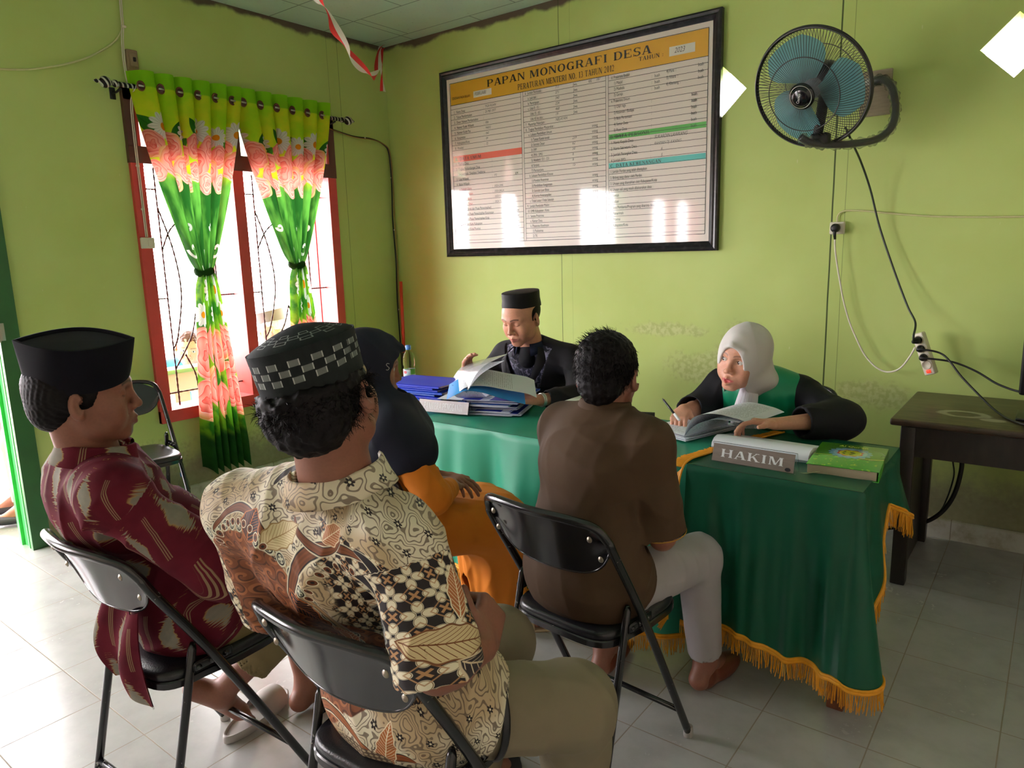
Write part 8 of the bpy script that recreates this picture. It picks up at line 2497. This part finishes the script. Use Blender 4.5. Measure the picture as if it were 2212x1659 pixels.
# ------------------------------------------------------------------ people outside
def outsider(label, H, pel, phi, top, bottom, skin, hairc=None, scarf=None, cap=None, **over):
    J = seated(pel, phi, H=H, **over); t = person_root(label, J)
    for sd in 'LR': J['hand'+sd] = dict(d=tuple(J['f']), n=(0, 0, -1), t=tuple(J['r']*(-1 if sd == 'R' else 1)))
    build_body(J, 0.0055, t, skin=skin, lips=tuple(q*0.8 for q in skin), ears=scarf is None)
    eyes(H, t)
    shirt(J, top, 0.007, 0.018, parent=t, sleeve=0.9, sr=(0.062, 0.066), seed=int(pel[1]*10) % 7, **({'fore': 0.9, 'cuff': 0.04} if scarf else {}))
    trousers(J, bottom, 0.007, 0.012, 0.93, 0.06, t, seed=3)
    if hairc:
        s = S(); s.ell(H.L(0, -0.016, 0.034), (0.085, 0.106, 0.089), H.R, 0.01); s.cut(H.L(0, 0.055, 0.03), H.R[1]*0.85+H.R[2]*-0.5, 0.006)
        for x in (-1, 1): s.ell(H.L(x*0.086, 0.004, -0.02), (0.018, 0.030, 0.040), H.R, 0.004, 's')
        s.disp(lambda p: 0.003*vnoise(p, 140, 5)); sdf_obj('hair', s, 0.0045, hairc, t, 0)
    if scarf:
        s = S(); hijab_ops(s, H, 0.002); s.ell(J['neck'], (0.15, 0.13, 0.11), np.stack([J['r'], J['f'], A3(0, 0, 1)]), 0.05); face_open(s, H); s.cut(J['neck']+A3(0, 0, -0.14), (0, 0, -1)); sdf_obj('headscarf', s, 0.0055, scarf, t, 1)
    if cap: round_cap(t, H, 'cap', cap, 0.075, 0.004, 0.006, 0.050, 0.088, 0.108)
    for sd in 'LR':
        an, to = J['an'+sd], J['toe'+sd]; s = S(); f = unit(A3(to[0]-an[0], to[1]-an[1], 0)); c = A3(an[0], an[1], 0); sv = np.cross(f, [0, 0, 1.0]); Rm = np.stack([sv, f, A3(0, 0, 1)])
        s.ell(c+A3(0, 0, 0.035)-f*0.005, (0.042, 0.055, 0.030), Rm, 0.02); s.ell(c+f*0.10+A3(0, 0, 0.026), (0.046, 0.11, 0.028), Rm, 0.02); s.cut((0, 0, 0.004), (0, 0, -1))
        sdf_obj('shoe', s, 0.005, plain('black_slip_on', srgb(36, 40, 52), 0.5), t, 1)
    return t
SK = srgb(176, 122, 96)
outsider('smiling young man in a blue shirt outside, seen through the left window pane', Head((-0.935, -1.215, 0.815), 122, 14, -10, 1.05), (-1.08, -1.13, 0.26), 122, cotton('blue_cotton', srgb(54, 130, 196), srgb(70, 146, 208)), cotton('dark_jeans', srgb(50, 60, 90), srgb(60, 72, 100)), SK, hairc=hair_material('brown_black_hair', srgb(52, 32, 26), srgb(88, 58, 48)), hgt=0.44,
         knL=(-0.80, -1.20, 0.30), knR=(-0.86, -1.42, 0.30), anL=(-0.78, -1.22, 0.09), anR=(-0.84, -1.44, 0.09), toeL=(-0.76, -1.36, 0.015), toeR=(-0.80, -1.60, 0.015))
outsider('grey-haired man in a violet shirt and brown cap outside the window', Head((-0.905, -0.530, 0.895), 225, 12, 0, 1.05), (-0.93, -0.46, 0.36), 222, cotton('violet_blue_cotton', srgb(92, 92, 176), srgb(106, 108, 192)), cotton('grey_striped_sarong', srgb(110, 112, 130), srgb(150, 152, 166)), SK, hairc=hair_material('grey_hair', srgb(150, 150, 150), srgb(190, 190, 190)), cap=plain('brown_felt', srgb(96, 80, 76), 0.8), hgt=0.42,
         anL=(-1.12, -0.86, 0.09), anR=(-1.28, -0.76, 0.09))
outsider('person in beige trousers and black slip-on shoes sitting just outside the door', Head((-0.44, -2.16, 1.13), 205, 5, 0), (-0.42, -2.13, 0.50), 205, cotton('teal_print_cotton', srgb(60, 170, 180), srgb(110, 200, 206)), cotton('beige_cotton', srgb(204, 190, 168), srgb(216, 203, 182)), SK, hairc=M_hair,
         knL=(-0.50, -2.50, 0.47), anL=(-0.46, -2.52, 0.10), toeL=(-0.58, -2.66, 0.015), knR=(-0.68, -2.44, 0.47), anR=(-0.70, -2.46, 0.10), toeR=(-0.78, -2.62, 0.015))
outsider('woman in a teal blouse and pink headscarf outside the door, at the left edge', Head((-1.12, -2.42, 1.14), 150, 5, 0), (-1.10, -2.34, 0.50), 150, cotton('teal_blouse', srgb(96, 190, 200), srgb(140, 214, 220)), cotton('mauve_skirt', srgb(176, 116, 128), srgb(190, 132, 142)), SK, scarf=cotton('pink_jersey', srgb(206, 52, 96), srgb(220, 70, 110)))
outsider('woman in pink seated outside the doorway, mirrored in the floor tiles', Head((-0.86, -3.10, 1.14), 60, 5, 0), (-0.95, -3.14, 0.50), 70, cotton('pink_cotton', srgb(236, 92, 126), srgb(244, 112, 142)), cotton('pink_cotton', srgb(236, 92, 126), srgb(244, 112, 142)), SK, scarf=cotton('pink_jersey', srgb(232, 84, 120), srgb(240, 100, 132)))
for (x, y, rz) in ((-0.40, -2.10, 155), (-1.08, -2.30, 210), (-0.99, -3.16, -70)):
    t = thing('plastic_chair', {155: 'blue plastic stool under the person in beige trousers outside the door', 210: 'blue plastic stool under the woman in the teal blouse outside', -70: 'blue plastic stool under the woman in pink outside the doorway'}[rz], 'stool', (x, y, 0), radians(rz)); t.name = 'plastic_stool'
    bm_ = plain('blue_plastic', srgb(40, 80, 200), 0.35); MB().rbox((0, 0, 0.40), (0.34, 0.34, 0.03), 0.012).build('seat', bm_, t)
    for a in (-1, 1):
        for b in (-1, 1): MB().tube([(a*0.14, b*0.14, 0.39), (a*0.17, b*0.17, 0.0)], [0.018, 0.022], 8).build('leg', bm_, t)
t = thing('porch_bench', 'low white bench outside the window under the two men', 'bench', (-1.06, -0.80, 0))
MB().rbox((0, 0, 0.235), (0.36, 1.30, 0.03), 0.006).build('seat', M_white, t)
for y in (-0.5, 0.5): MB().rbox((0, y, 0.11), (0.30, 0.06, 0.22), 0.006).build('leg', M_white, t)
